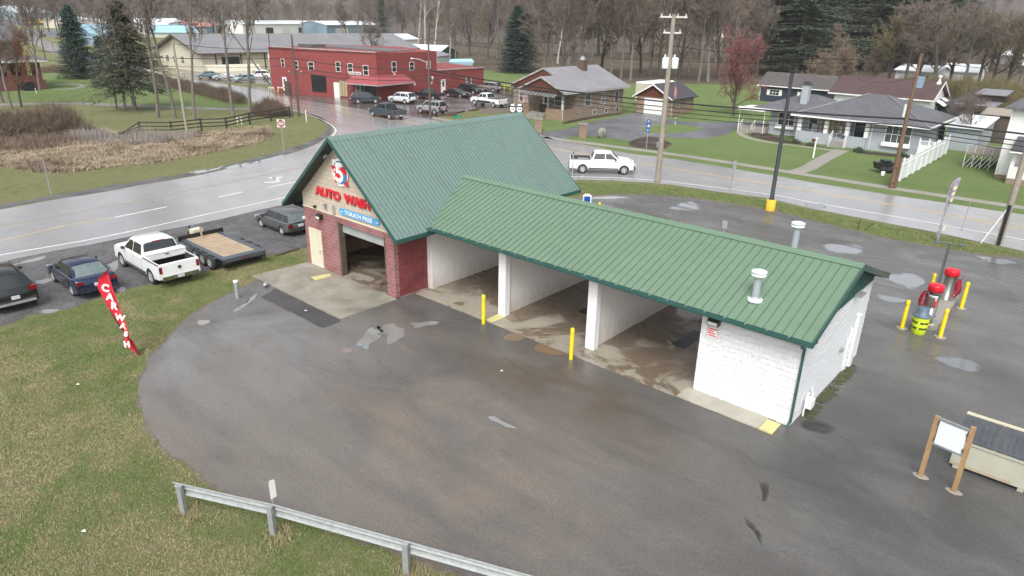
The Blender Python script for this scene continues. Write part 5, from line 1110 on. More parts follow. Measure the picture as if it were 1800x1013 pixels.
# feather flags
t = thing('feather_flag', 'red feather flag reading CAR WASH leaning on the lawn', 'flag', (-2.72, -10.86, 0), RZ)
Lf = [(0, 0.05), (-.27, .65), (-.53, 1.25), (-.73, 1.76), (-.92, 2.41), (-1.03, 2.99), (-.9, 3.35), (-.55, 3.66)]
Rf = [(-.03, .05), (-.16, .65), (-.15, 1.37), (-.24, 1.8), (-.32, 2.14), (-.40, 2.8), (-.46, 3.2), (-.53, 3.62)]
b = MB(); vs = []
for k, ((a, za), (c, zc_)) in enumerate(zip(Lf, Rf)):
    for j in range(5):
        q = j/4; vs.append((a+(c-a)*q*.82, -.05+.07*math.sin(q*4+k*.8), za+(zc_-za)*q))
b.add(vs, [(i*5+j, i*5+j+1, (i+1)*5+j+1, (i+1)*5+j) for i in range(7) for j in range(4)], 0, True)
cl_ = b.build('cloth', m['flagred'], t)
b = MB(); b.add([(-.52, .05, 1.2), (-.5, .1, .32), (-.04, .03, .03), (-.16, .02, .6)], [(0, 1, 2, 3)]); b.build('twisted_flap', m['flagred'], cl_)
b = MB(); b.path([(x_, .0, z_) for x_, z_ in Lf], .022, 6); b.build('pole', m['black'], t)
for ch, (px_, py_), sz, rr in (('C', (198.7, 506.7), .42, .2), ('A', (205, 522), .40, .2), ('R', (211, 537.5), .40, .2), ('W', (219.5, 558), .36, .25), ('A', (224, 572.5), .34, .25), ('S', (228, 587), .30, .25), ('H', (229.5, 606), .34, .0)):
    dy = 629-py_; text_mesh('flag_lettering', ch, sz, m['white'], cl_, ((px_-248+.17*dy)/38+.02, -.11, .0241*dy), (R_(90), rr, 0), .003, .022, sx=.95)
t = thing('feather_flag', 'faded purple and white feather flag on the grass verge by the highway', 'flag', (17.3, 30.2, 0), RZ)
b = MB(); vs = []
for k, (x0, x1, z) in enumerate([(-.0, .06, .1), (-.08, .14, .6), (-.02, .12, .9), (-.02, .10, 1.4), (-.04, .16, 2.2), (-.10, .30, 2.9), (-.08, .42, 3.5), (.1, .50, 3.95), (.40, .52, 4.15)]):
    for j in range(4): vs.append((x0+(x1-x0)*j/3-.1, .06*math.sin(j*1.7+k), z))
b.add(vs, [(i*4+j, i*4+j+1, (i+1)*4+j+1, (i+1)*4+j) for i in range(8) for j in range(3)], 0, True); q = b.build('cloth', m['flagpurple'], t)
b = MB()
for z, s in ((3.35, .2), (3.0, .16), (2.6, .14), (.75, .14)): b.prism([(.02, -.09, z), (.02+s, -.09, z+.06), (.06+s, -.09, z+.3), (.04, -.09, z+.22)], (0, -.01, 0))
b.build('flag_mark', m['flagcream'], q)
b = MB(); b.path([(-.02, .0, 0), (-.05, 0, 1.5), (-.12, 0, 3.0), (.05, 0, 3.8), (.4, 0, 4.15)], .015, 6); b.build('pole', m['galvd'], t)
# stub posts
t = thing('stub_post', 'grey capped pipe post on the grass by the lot entrance', 'post', (-5.51, -5.24, 0)); b = MB(); b.lathe([(.1, 0), (.1, .86)], n=14); b.build('pipe', m['galvd'], t); b = MB(); b.lathe([(.11, .85), (.115, .93), (0, .95)], n=14); b.build('cap', m['ventcap'], t)
t = thing('sign_post', 'bare grey steel post on the verge left of the highway', 'post', (-33.3, -5.0, 0)); b = MB(); b.box(-.05, .05, -.03, .03, 0, 2.7); b.build('channel', m['galvd'], t)
for k, (px, py, h_, lb) in enumerate(((539, 215, 1.5, 'tall white marker post on the curve by the grass wedge'), (418, 219, .9, 'left of two short white marker posts beside the rail fence'), (425, 219, .9, 'right of two short white marker posts beside the rail fence'), (64, 165, .9, 'short white marker post on the brick house lawn'))):
    t = thing('marker_post', lb, 'marker post', G(px, py)); b = MB(); b.box(-.06, .06, -.03, .03, 0, h_); b.build('blade', m['white'], t)
for k, (px, py, top, lean, mt, lb) in enumerate(((1690, 405, 349, .02, 'galvd', 'thin grey rod standing on the verge right of the purple flag'), (1508, 405, 386, .0, 'black', 'thin black stake in the verge grass'), (1519, 405, 391, .12, 'black', 'leaning black stake in the verge grass'))):
    t = thing('marker_rod', lb, 'rod', G(px, py)); h_ = Hh(px, py, top); b = MB(); b.tube((0, 0, 0), (lean*4, 0, h_), .025, n=6); b.build('rod', m[mt], t)
def rect_sign(px, py, h, panels, label, name='road_sign', rz=None, post='galvd', cat='sign'):
    t = thing(name, label, cat, G(px, py), RZ if rz is None else rz); b = MB(); b.box(-.03, .03, -.0, .05, 0, h); b.build('post', m[post], t)
    for (x0, x1, z0, z1, mt) in panels:
        b = MB(); b.box(x0, x1, -.03, -.012, z0, z1); b.build('panel', m[mt], t)
    return t
t = rect_sign(499, 265, 3.05, [(-.38, .38, 2.3, 3.06, 'white')], 'red and white DO NOT ENTER sign on the grass wedge')
b = MB(); b.lathe([(0, -.034), (.36, -.034)], (0, 0, 2.68), 28, axis='y'); b.add([(-.27, -.038, 2.64), (.27, -.038, 2.64), (.27, -.038, 2.72), (-.27, -.038, 2.72)], [(0, 1, 2, 3)], 1); b.build('disc', [m['dnered'], m['white']], t, fix=False)
text_mesh('sign_lettering', 'DO NOT', .15, m['white'], t, (0, -.04, 2.83), (R_(90), 0, 0), .001, .004); text_mesh('sign_lettering', 'ENTER', .15, m['white'], t, (0, -.04, 2.53), (R_(90), 0, 0), .001, .004)
xg, yg = G(907, 193, 2.7); t = thing('route_sign', 'pair of black and white route markers reading 19 on one post', 'sign', (xg, yg, 0), RZ)
b = MB(); b.box(-.03, .03, 0, .05, 0, 3.1); b.build('post', m['galvd'], t)
for sx_ in (-.40, .40):
    b = MB(); b.box(sx_-.38, sx_+.38, -.02, -.01, 2.35, 3.1); pb = b.build('panel', m['black'], t)
    b = MB(); b.prism([(sx_+a, -.026, 2.72+c) for a, c in ((-.3, .22), (-.15, .28), (0, .24), (.15, .28), (.3, .22), (.32, -.05), (.2, -.25), (0, -.32), (-.2, -.25), (-.32, -.05))], (0, .004, 0)); b.build('shield', m['white'], pb)
    text_mesh('route_number', '19', .42, m['black'], pb, (sx_, -.032, 2.70), (R_(90), 0, 0), .001, .01)
b = MB(); b.box(-.62, -.2, -.02, -.01, 3.15, 3.35); b.box(.2, .62, -.02, -.01, 3.15, 3.35); b.build('small_plate', m['white'], t)
t = rect_sign(1136, 262, 3.1, [(-.2, .2, 2.7, 3.1, 'bluesign'), (-.2, .2, 2.22, 2.66, 'bluesign'), (-.2, .2, 1.78, 2.18, 'bluesign')], 'stack of three blue service signs by the sidewalk')
text_mesh('sign_lettering', 'H', .3, m['white'], t, (0, -.035, 2.9), (R_(90), 0, 0), .001, .01)
b = MB(); b.prism([(-.12, -.036, 2.36), (.1, -.036, 2.30), (.13, -.036, 2.5), (-.02, -.036, 2.58)], (0, .004, 0)); b.build('sign_symbol', m['white'], t); b = MB(); b.prism([(-.13, -.036, 1.98), (-.02, -.036, 2.08), (-.02, -.036, 2.0), (.13, -.036, 2.0), (.13, -.036, 1.95), (-.02, -.036, 1.95), (-.02, -.036, 1.88)], (0, .004, 0)); b.build('sign_symbol', m['white'], t)
rect_sign(1284, 335, 2.45, [(-.1, .26, 1.7, 2.4, 'galvd')], 'back of a grey sign on the verge left of the black lamp post', rz=RZ+.3)
t = rect_sign(1006, 309, 2.5, [(-.06, .06, 1.5, 2.35, 'galvd'), (-.05, .05, 1.9, 2.1, 'dnered')], 'edge-on road sign at the tailgate of the white highway pickup')
xg, yg = G(803, 208, 2.2); t = thing('street_name_sign', 'green street name sign just showing over the tall green roof', 'sign', (xg, yg, 0), RZ)
b = MB(); b.box(-.03, .03, 0, .05, 0, 2.2); b.build('post', m['galvd'], t); b = MB(); b.box(-.4, .25, -.02, -.01, 2.2, 2.42); b.box(.1, .5, .0, .02, 2.25, 2.5); b.build('panel', m['greensign'], t)
xg, yg = G(1032, 349, 2.2); t = thing('pay_station', 'white and blue pay station behind the car wash peeking over the roof', 'pay station', (xg, yg, 0), RZ)
b = MB(); b.box(-.25, .25, -.2, .2, 0, 1.7); b.build('cabinet', m['white'], t)
b = MB(); b.prism([(.27*(1 if a[0] > 0 else -1)+a[0]*.0, -.1, a[1]) for a in ((-1, 1.95), (1, 1.95), (1, 2.4), (-1, 2.4))], (0, .2, 0)); b.prism([(-.2, -.1, 2.4), (.2, -.1, 2.4), (.14, -.1, 2.48), (-.14, -.1, 2.48)], (0, .2, 0)); h_ = b.build('sign_head', m['white'], t); b = MB(); b.box(-.19, .19, -.11, -.1, 2.0, 2.35); b.build('screen', m['bluesign'], h_)
xg, yg = G(1273, 396, 1.3); t = thing('meter_post', 'grey steel post with a small grey box in the rear lot', 'post', (xg, yg, 0), RZ); b = MB(); b.box(-.05, .05, -.05, .05, 0, 1.2); b.build('stem', m['galvd'], t); b = MB(); b.box(-.16, .16, -.1, .1, 1.1, 1.55); b.build('housing', m['galvd'], t)
# street lamp, utility poles
t = thing('street_lamp', 'tall black lamp post on a yellow concrete base', 'street lamp', (6.4, 29.9, 0)); b = MB(); b.lathe([(.34, 0), (.34, .78), (.30, .82), (0, .82)], n=20); b.build('base', m['yellowconc'], t)
b = MB(); b.lathe([(.22, .82), (.22, .88), (.15, .9), (.12, 9.7), (0, 9.7)], n=10); b.build('pole', m['blackpole'], t); b = MB(); b.box(-.18, .18, -.12, .2, 9.7, 9.82); b.build('lamp_head', m['blackpole'], t)
def cross_arm(t, z, l, mt='galv', rz=0.0, nins=3):
    b = MB(); c, s = math.cos(rz), math.sin(rz)
    b.box(-l/2, l/2, -.06, .06, z-.06, z+.06, rot=rz, c=(0, 0)); o = b.build('cross_arm', m[mt], t)
    for k in range(nins):
        b = MB(); x = -l/2+.1+k*(l-.2)/(nins-1); b.lathe([(.05, z+.06), (.07, z+.12), (.03, z+.17), (.06, z+.2), (0, z+.26)], (x*c, x*s, 0), 8); b.build('insulator', m['offwhite'], o)
def utility_pole(x, y, h, label, mt='polewood', arms=(), lean=(0, 0), r=.16, extra=None):
    t = thing('utility_pole', label, 'utility pole', (x, y, 0)); b = MB(); b.path([(lean[0]*k/6, lean[1]*k/6, -.2+(h+.2)*k/6) for k in range(7)], [r*(1-.35*k/6) for k in range(7)], 10); b.build('shaft', m[mt], t)
    for a in arms: cross_arm(t, *a)
    if extra: extra(t)
    return t
def big_extra(t):
    for dx in (-.30, .46):
        b = MB(); b.lathe([(0, 9.25), (.24, 9.27), (.26, 9.32), (.26, 10.05), (.20, 10.12), (0, 10.14)], (dx*CR.x, dx*CR.y, 0), 16); b.lathe([(.05, 10.1), (.07, 10.2), (.03, 10.35), (0, 10.36)], (dx*CR.x-.08, dx*CR.y, 0), 8); b.build('transformer', m['ventcap'], t)
    b = MB(); b.lathe([(0, 9.25), (.22, 9.27), (.22, 10.0), (0, 10.05)], (.35*CR.x-.2, .35*CR.y+.4, 0), 14); b.build('transformer', m['galv'], t)
    b = MB(); b.box(-.25, -.1, -.3, -.1, 3.0, 3.45); b.build('meter_box', m['galv'], t)
utility_pole(-4.1, 31.7, 13.3, 'tall pale wooden utility pole with crossarms and transformers', 'polewood', [(13.1, 2.1, 'offwhite', RZ, 4), (11.95, 1.4, 'offwhite', RZ, 3)], r=.25, extra=big_extra)
def brown_extra(t):
    b = MB(); b.tube((-.25, -.2, 5.9), (-.25, -.2, 6.9), .1, n=8); b.build('sleeve', m['offwhite'], t)
    b = MB(); b.box(-.22, .22, -.22, .22, .5, .58); b.box(-.22, .22, -.22, .22, 1.8, 1.88); b.box(.12, .34, .1, .3, 0, 2.6); b.build('brace', m['polebrown'], t)
utility_pole(10.9, 44.5, 10.8, 'reddish brown wooden utility pole beside the white picket fence', 'polebrown', r=.19, extra=brown_extra)
def r_extra(t):
    b = MB(); b.tube((.0, -.23, 0), (.0, -.2, 2.6), .1, n=8); b.build('cable_guard', m['black'], t); b = MB(); b.tube((-.9, -.5, 0), (-.1, -.1, 2.3), .04, n=6); b.build('guy_guard', m['white'], t); b = MB(); b.lathe([(.2, 2.35), (.22, 2.4), (.2, 2.5)], n=10); b.build('band', m['galv'], t)
utility_pole(20.3, 32.3, 11.5, 'wooden utility pole at the right edge with a black cable guard', 'polewood', [(11.2, 2.0, 'offwhite', 0, 3)], r=.2, extra=r_extra)
utility_pole(-54.3, 14.6, 9.8, 'pale leaning utility pole in the dry brush by the rail fence', 'polewood', lean=(-.25, .1), r=.17)
def p520(t):
    b = MB(); b.tube((-.8, -.5, 0), (-.75, -.5, 4.2), .09, n=6); b.box(-1.9, -.95, -.6, -.2, 2.6, 4.4); b.build('control_cabinet', m['poledark'], t)
utility_pole(-58.3, 31.4, 10.2, 'dark utility pole beside the road in front of the left end of the red shop', 'poledark', [(5.6, 1.8, 'poledark', RZ, 3)], extra=p520, r=.16)
def p757(t):
    b = MB(); b.path([(0, 0, 7.0), (-1.2*CR.x, -1.2*CR.y, 7.5), (-2.0*CR.x, -2.0*CR.y, 7.6)], .05, 6); b.build('lamp_arm', m['galv'], t)
    b = MB(); b.lathe([(0, 7.48), (.2, 7.5), (.22, 7.6), (0, 7.7)], (-2.2*CR.x, -2.2*CR.y, 0), 10); b.build('lamp_head', m['offwhite'], t)
    b = MB(); b.lathe([(0, -.1), (.3, -.04), (.32, .05), (0, .08)], (.5*CR.x, .5*CR.y-.2, 5.1), 16, axis='y'); b.build('convex_mirror', m['galv'], t)
utility_pole(-45.8, 43.5, 10.6, 'dark utility pole with a lamp arm and round mirror before the red shop', 'poledark', [(9.9, 2.2, 'poledark', RZ, 3)], extra=p757, r=.17)
utility_pole(*G(476, 149), 9.6, 'leaning dark pole at the left end of the red shop', 'poledark', lean=(-5.2, -4.2), r=.14)
def psign(t):
    b = MB(); b.box(-.9, .9, -.1, .1, 4.1, 6.0); b.build('hanging_sign', m['bluegrey'], t); b = MB(); b.box(-.75, .75, -.14, -.1, 4.35, 5.3); b.build('sign_face', m['white'], t)
utility_pole(*G(481, 147), 9.0, 'dark pole carrying a small hanging sign at the corner of the red shop', 'poledark', extra=psign, r=.12)
for (px, py, top, lb) in ((382, 76, 20, 'far utility pole with a crossarm left of the hill trees'), (448, 62, 24, 'far utility pole above the long shed roof'), (116, 44, 16, 'far utility pole by the blue grey warehouse'), (80, 104, 38, 'leaning dark pole beside the brick house porch'), (245, 120, 60, 'dark utility pole behind the hemlock'), (265, 115, 40, 'grey utility pole left of the long shed'), (205, 40, 20, 'far utility pole right of the warehouse')):
    h_ = Hh(px, py, top); utility_pole(*G(px, py), h_, lb, 'poledark' if 'dark' in lb else 'polewood', [(h_-.5, 2.4, 'polewood', RZ, 3)] if 'crossarm' in lb else (), r=.16)
# cables
def cable(p, q, sag, r, label, group=None, cat='cable'):
    n = 20; b = MB(); p, q = Vector(p), Vector(q)
    r *= 1.35; b.path([p.lerp(q, k/n)-Vector((0, 0, sag*4*(k/n)*(1-k/n))) for k in range(n+1)], r, 5, caps=False); o = b.build('overhead_cable', m['wire'], None, fix=False); tag(o, label, cat, group)
P5, P7, PB, PR, BG = (-58.3, 31.4), (-45.8, 43.5), (10.9, 44.5), (64, 47.0), (-4.1, 31.7)
CG = 'cables strung along the far side of the highway'
for z0, z1, z2_, sg, r, lb in ((6.15, 5.75, 6.0, .75, .055, 'thickest black cable strung before the cottage and grey house'), (5.75, 5.25, 5.4, .8, .035, 'black cable just under the thickest cable'), (5.2, 4.9, 5.0, .8, .028, 'thin cable third from the top of the bundle'), (4.8, 4.6, 4.6, .9, .022, 'thin lowest cable of the highway bundle')):
    cable((*P7, z0), (*PB, z1), sg, r, lb+', left span', CG); cable((*PB, z1), (*PR, z2_), sg*.9, r, lb+', right span', CG)
for z0, z1, sg, r, lb in ((7.4, 6.3, .5, .04, 'thick upper cable crossing the red shop front'), (6.3, 5.6, .6, .03, 'middle cable crossing the red shop front'), (5.7, 5.0, .5, .03, 'lower cable crossing the red shop awning')):
    cable((*P5, z0), (*P7, z1), sg, r, lb, 'cables in front of the red shop')
cable((*P5, 7.4), (-66, 5, 8.5), .4, .03, 'cable running left from the dark pole towards the bare trees'); cable((*P5, 6.4), (-66, 5, 7.6), .4, .02, 'lower cable running left from the dark pole')
cable((-54.5, 14.7, 9.5), (-58.3, 31.4, 8.6), .3, .02, 'thin cable from the pale leaning pole to the dark pole')
cable((BG[0], BG[1], 11.0), (10.9, 44.5, 10.4), .4, .02, 'thin upper wire from the transformer pole to the brown pole'); cable((BG[0], BG[1], 9.4), (-24.5, 70, 4.4), .5, .018, 'thin wire dropping from the transformer pole to the garage')
cable((*P7, 10.0), (*PB, 10.2), 1.1, .016, 'thin high wire above the cottage roof'); cable((*PB, 10.2), (*PR, 10.6), 1.0, .016, 'thin high wire above the grey house roof')
cable((10.9, 44.5, 9.0), (-6, 89, 5.6), .5, .015, 'thin wire from the brown pole to the maroon roofed house'); cable((10.9, 44.5, 7.5), (5, 70, 5.3), .3, .015, 'thin wire from the brown pole to the grey house')
cable((BG[0]+.8, BG[1]+.7, 13.1), (-45.8, 43.5, 10.2), 1.3, .014, 'thin wire from the top of the transformer pole to the pole by the red shop')
# fences
RF = [(212, 240), (248, 237), (303, 237), (355, 231), (399, 229), (439.5, 219), (477, 213.5), (510, 207)]
rp_ = [G(*p) for p in RF]; t = thing('rail_fence', 'dark three-rail wooden fence along the dry brush', 'fence', rp_[0]); ox, oy = rp_[0]
for i, (x, y) in enumerate(rp_):
    b = MB(); b.box(x-ox-.08, x-ox+.08, y-oy-.08, y-oy+.08, 0, .5 if i == 0 else 1.45); b.build('post', m['fencewood'], t)
    if i+1 < len(rp_):
        x2, y2 = rp_[i+1]
        for z in (.45, .85, 1.25):
            z0 = .15*z if i == 0 else z; b = MB(); d = Vector((x2-x, y2-y, 0)).normalized(); nn = Vector((-d.y, d.x, 0))*.03
            A, B = Vector((x-ox, y-oy, z0)), Vector((x2-ox, y2-oy, z)); b.prism([A-nn, B-nn, B-nn+Vector((0, 0, .14)), A-nn+Vector((0, 0, .14))], nn*2); b.build('rail', m['fencewood'], t)
FX, FY0, FY1 = 10.7, 45.8, 66.5
t = thing('picket_fence', 'white vinyl picket fence running back from the highway', 'fence', (FX, FY0, 0)); npan = 9; pl_ = (FY1-FY0)/npan
for i in range(npan+1):
    b = MB(); y = i*pl_; b.box(-.07, .07, y-.07, y+.07, 0, 1.95); b.prism([(-.09, y-.09, 1.95), (.09, y-.09, 1.95), (.09, y+.09, 1.95), (-.09, y+.09, 1.95)], (0, 0, .04)); b.lathe([(.09, 1.99), (.02, 2.1), (0, 2.11)], (0, y, 0), 4); b.build('post', m['whitev'], t)
    if i < npan:
        b = MB(); y0, y1 = y+.08, y+pl_-.08; b.box(-.03, .03, y0, y1, 1.75, 1.85); b.box(-.03, .03, y0, y1, 1.40, 1.50); b.box(-.03, .03, y0, y1, .12, .22)
        n = 14
        for k in range(n): yy = y0+(k+.5)*(y1-y0)/n; b.box(-.012, .012, yy-.055, yy+.055, .2, 1.42)
        for k in range(n): yy = y0+(k+.5)*(y1-y0)/n; b.box(-.012, .012, yy-.02, yy+.02, 1.5, 1.76)
        b.build('panel', m['whitev'], t)
t = thing('fence_gate', 'white lattice topped gate between the grey house and the picket fence', 'gate', (9.0, 61.5, 0), 0)
for x in (0, .85, 1.6):
    b = MB(); b.box(x-.06, x+.06, -.06, .06, 0, 2.0); b.lathe([(.08, 2.0), (.02, 2.12), (0, 2.13)], (x, 0, 0), 4); b.build('post', m['whitev'], t)
for x0, x1 in ((.06, .79), (.91, 1.54)):
    b = MB(); b.box(x0, x1, -.02, .02, .1, 1.45); b.box(x0, x1, -.03, .03, 1.8, 1.87)
    for k in range(4): xx = x0+(k+.5)*(x1-x0)/4; b.prism([(xx-.02, 0, 1.45), (xx+.02, 0, 1.45), (xx+.1, 0, 1.8), (xx+.06, 0, 1.8)], (0, .01, 0)); b.prism([(xx+.02, .012, 1.45), (xx-.02, .012, 1.45), (xx-.1, .012, 1.8), (xx-.06, .012, 1.8)], (0, .01, 0))
    b.build('panel', m['whitev'], t)
t = thing('barrier_fence', 'low yellow pipe barrier at the end of the shop lot', 'barrier', G(876, 157)); A = G(876, 157); B = G(918, 160)
for k in range(5): b = MB(); x, y = A[0]+(B[0]-A[0])*k/4-A[0], A[1]+(B[1]-A[1])*k/4-A[1]; b.tube((x, y, 0), (x, y, .9), .05, n=6); b.build('post', m['yellow'], t)
b = MB(); b.tube((0, 0, .85), (B[0]-A[0], B[1]-A[1], .85), .04, n=6); b.build('rail', m['yellow'], t)
# yard things
for (x, y), lb in (((-28.6, 45.4), 'stone gate pillar nearest the cottage steps'), ((-22.4, 46.0), 'stone gate pillar beside the millstone')):
    t = thing('stone_pillar', lb, 'pillar', (x, y, 0), RZ, 'stone pillars at the driveway'); b = MB(); b.box(-.42, .42, -.42, .42, 0, 1.5); b.build('shaft', m['stonelt'], t); b = MB(); b.box(-.5, .5, -.5, .5, 1.5, 1.62); b.lathe([(.1, 1.62), (.05, 1.75), (.16, 1.82), (0, 1.95)], n=8); b.build('cap', m['walk'], t)
t = thing('millstone', 'old round millstone standing on edge on the lawn', 'millstone', (-20.7, 47.5, 0), RZ+.5); b = MB(); b.lathe([(.12, -.16), (.58, -.16), (.6, -.12), (.6, .12), (.58, .16), (.12, .16), (.12, -.16)], (0, 0, .58), 24, axis='y', caps=False); b.build('wheel_stone', m['walk'], t)
t = thing('garden_ornament', 'small dark bird bath in the driveway island', 'bird bath', (-20.4, 64.1, 0)); b = MB(); b.lathe([(.2, 0), (.1, .1), (.08, .6), (.3, .75), (.32, .82), (.05, .8), (.08, 1.0), (0, 1.05)], n=12); b.build('bowl', m['galvd'], t)
t = thing('flagpole', 'thin flagpole with a limp red and white striped flag beside the garage', 'flagpole', (-24.0, 69.6, 0)); b = MB(); b.tube((0, 0, 0), (0, 0, 5.4), .035, .02, 6); b.lathe([(0, 5.38), (.06, 5.43), (0, 5.5)], n=8); b.build('pole', m['galv'], t)
b = MB()
for k in range(6): b.add([(.03+.05*k, .03*(k % 2), 4.4-.08*k), (.08+.05*k, .03*((k+1) % 2), 4.4-.08*(k+1)), (.08+.05*k, .03*((k+1) % 2), 3.1-.12*k), (.03+.05*k, .03*(k % 2), 3.1-.1*k)], [(0, 1, 2, 3)], k % 2)
b.build('flag', [m['dnered'], m['white']], t)
t = thing('garden_cart', 'black garden cart beside the brown utility pole', 'cart', G(1553, 303), RZ); b = MB(); b.prism([(-.8, -.4, .35), (.7, -.4, .35), (.95, -.4, .95), (-1.0, -.4, .95)], (0, .8, 0)); b.box(-.3, .3, -.42, .42, .95, 1.15); b.build('tub', m['black'], t); b = MB(); b.lathe([(0, -.06), (.3, -.06), (.3, .06), (0, .06)], (-.3, -.45, .3), 12, axis='y'); b.lathe([(0, -.06), (.3, -.06), (.3, .06), (0, .06)], (.3, -.45, .3), 12, axis='y'); b.build('wheel', m['rubber'], t)
t = thing('white_pail', 'white pail on the grass beside the black garden cart', 'pail', G(1551, 309)); b = MB(); b.lathe([(.13, 0), (.17, .38), (.15, .38), (.12, .03), (0, .03)], n=12); b.build('pail', m['white'], t)
t = thing('lawn_post', 'white post with a small brown box on the grey house lawn', 'post', G(1429, 278), RZ); b = MB(); b.box(-.06, .06, -.06, .06, 0, 2.0); b.box(-.16, .16, -.16, .16, 2.0, 2.05); b.build('post', m['white'], t); b = MB(); b.box(-.42, -.12, -.1, .1, 1.65, 1.95); b.build('box', m['shakebrown'], t)
for px, lb in ((478, 'left of two striped sawhorse barricades by the shop'), (498, 'right of two striped sawhorse barricades by the shop')):
    t = thing('barricade', lb, 'barricade', G(px, 163.5), RZ, 'sawhorses by the shop'); w_ = .5 if px == 478 else .9
    for s in (-1, 1):
        b = MB(); b.tube((s*w_, -.35, 0), (s*w_*.8, 0, 1.0), .05, n=5); b.tube((s*w_, .35, 0), (s*w_*.8, 0, 1.0), .05, n=5); b.build('leg', m['yellowpad'], t)
    b = MB(); [b.box(-w_+k*w_/3, -w_+(k+1)*w_/3, -.06, -.02, .75, .98, k % 2) for k in range(6)]; b.build('board', [m['white'], m['redroof']], t)
for a, b_, lb in (((575, 167.5), (588, 168.5), 'left concrete parking stop by the shop wall'), ((595, 169.5), (609, 172.5), 'right concrete parking stop by the shop wall')):
    A, B = G(*a), G(*b_); o = MB(); d = Vector((B[0]-A[0], B[1]-A[1])); o.prism([(0, -.1, 0), (0, .1, 0), (0, .07, .15), (0, -.07, .15)], (d.length, 0, 0)); q = o.build('parking_stop', m['walk']); q.location = (A[0], A[1], .01); q.rotation_euler = (0, 0, math.atan2(d.y, d.x)); tag(q, lb, 'parking stop', 'parking stops by the shop')
for a, b_, lb in (((771, 204.5), (800, 201), 'left railway tie edging the shop lot'), ((802, 200), (816, 197), 'middle railway tie edging the shop lot'), ((824, 196), (841, 193.5), 'right railway tie edging the shop lot'), ((484, 451.5), (525, 439), 'weathered timber on the grass beside the red block wall')):
    A, B = G(*a), G(*b_); o = MB(); d = Vector((B[0]-A[0], B[1]-A[1])); h_ = .2 if a[0] > 600 else .09; o.box(0, d.length, -h_*.6, h_*.6, 0, h_); o.box(.02, d.length-.03, -h_*.5, h_*.5, h_, h_+.01); q = o.build('timber', m['poledark']); q.location = (A[0], A[1], .01); q.rotation_euler = (0, 0, math.atan2(d.y, d.x)); tag(q, lb, 'timber')
t = thing('planter_box', 'dark square planter at the corner of the shop lot grass', 'planter', G(793, 204), RZ); b = MB(); b.prism([(-.7, -.3, 0), (.7, -.3, 0), (.8, -.35, .6), (-.5, -.35, .5)], (0, .7, 0)); b.build('box', m['poledark'], t)
t = thing('flood_light', 'small round white floodlight lying at the corner of the concrete apron', 'floodlight', (-5.9, -3.55, .0), .6); b = MB(); b.lathe([(0, -.13), (.06, -.12), (.12, .0), (.135, .1), (.12, .12)], (0, 0, .13), 16, axis='y'); b.build('shell', m['galv'], t); b = MB(); b.lathe([(0, .125), (.118, .121)], (0, 0, .13), 16, axis='y'); b.build('lens', m['lens'], t)
for (x, y, lb) in ((-2.0, -13.4, 'white scrap of litter on the near lawn'), (6.5, -16.0, 'white scrap of litter beside the lower left lawn edge'), (8.6, -1.9, 'pale crumpled litter on the asphalt lot'), (-1.9, -3.9, 'small pale scrap on the asphalt beside the apron')):
    b = MB(); b.add([(0, 0, .02), (.09, .02, .05), (.11, .09, .02), (.03, .1, .06), (.05, .05, .07)], [(0, 1, 4), (1, 2, 4), (2, 3, 4), (3, 0, 4)]); o = b.build('litter', m['white']); o.location = (x, y, .01); tag(o, lb, 'litter')
# ------------------------------------------------------------------ buildings round about
def gable_roof_mb(x0, x1, y0, y1, ze, zr, axis='y', t=.14, b=None, seams=0):
    b = b or MB()
    if axis == 'y':
        xm = (x0+x1)/2
        for x in (x0, x1):
            b.prism([(xm, y0, zr), (x, y0, ze), (x, y0, ze-t), (xm, y0, zr-t)], (0, y1-y0, 0))
            if seams:
                n = int((y1-y0)/seams)
                for k in range(n+1): y = y0+k*(y1-y0-.04)/n; b.prism([(xm, y, zr), (x, y, ze), (x, y, ze+.04), (xm, y, zr+.04)], (0, .04, 0), 1)
    else:
        ym = (y0+y1)/2
        for y in (y0, y1):
            b.prism([(x0, ym, zr), (x0, y, ze), (x0, y, ze-t), (x0, ym, zr-t)], (x1-x0, 0, 0))
            if seams:
                n = int((x1-x0)/seams)
                for k in range(n+1): x = x0+k*(x1-x0-.04)/n; b.prism([(x, ym, zr), (x, y, ze), (x, y, ze+.04), (x, ym, zr+.04)], (.04, 0, 0), 1)
    return b
def hip_roof_mb(x0, x1, y0, y1, ze, zr, t=.15, b=None, inset=None):
    b = b or MB(); w, d = x1-x0, y1-y0; i = inset or min(w, d)/2*.95
    if w > d: r = [(x0+i, (y0+y1)/2, zr), (x1-i, (y0+y1)/2, zr)]; 
    else: r = [((x0+x1)/2, y0+i, zr), ((x0+x1)/2, y1-i, zr)]
    e = [(x0, y0, ze), (x1, y0, ze), (x1, y1, ze), (x0, y1, ze)]; l = [(p[0], p[1], ze-t) for p in e]; vs = e+l+r
    fs = [(0, 1, 9, 8), (1, 2, 9), (2, 3, 8, 9), (3, 0, 8)] if w > d else [(0, 1, 8), (1, 2, 9, 8), (2, 3, 9), (3, 0, 8, 9)]
    fs += [(0, 4, 5, 1), (1, 5, 6, 2), (2, 6, 7, 3), (3, 7, 4, 0), (4, 7, 6, 5)]
    return b.add(vs, fs)
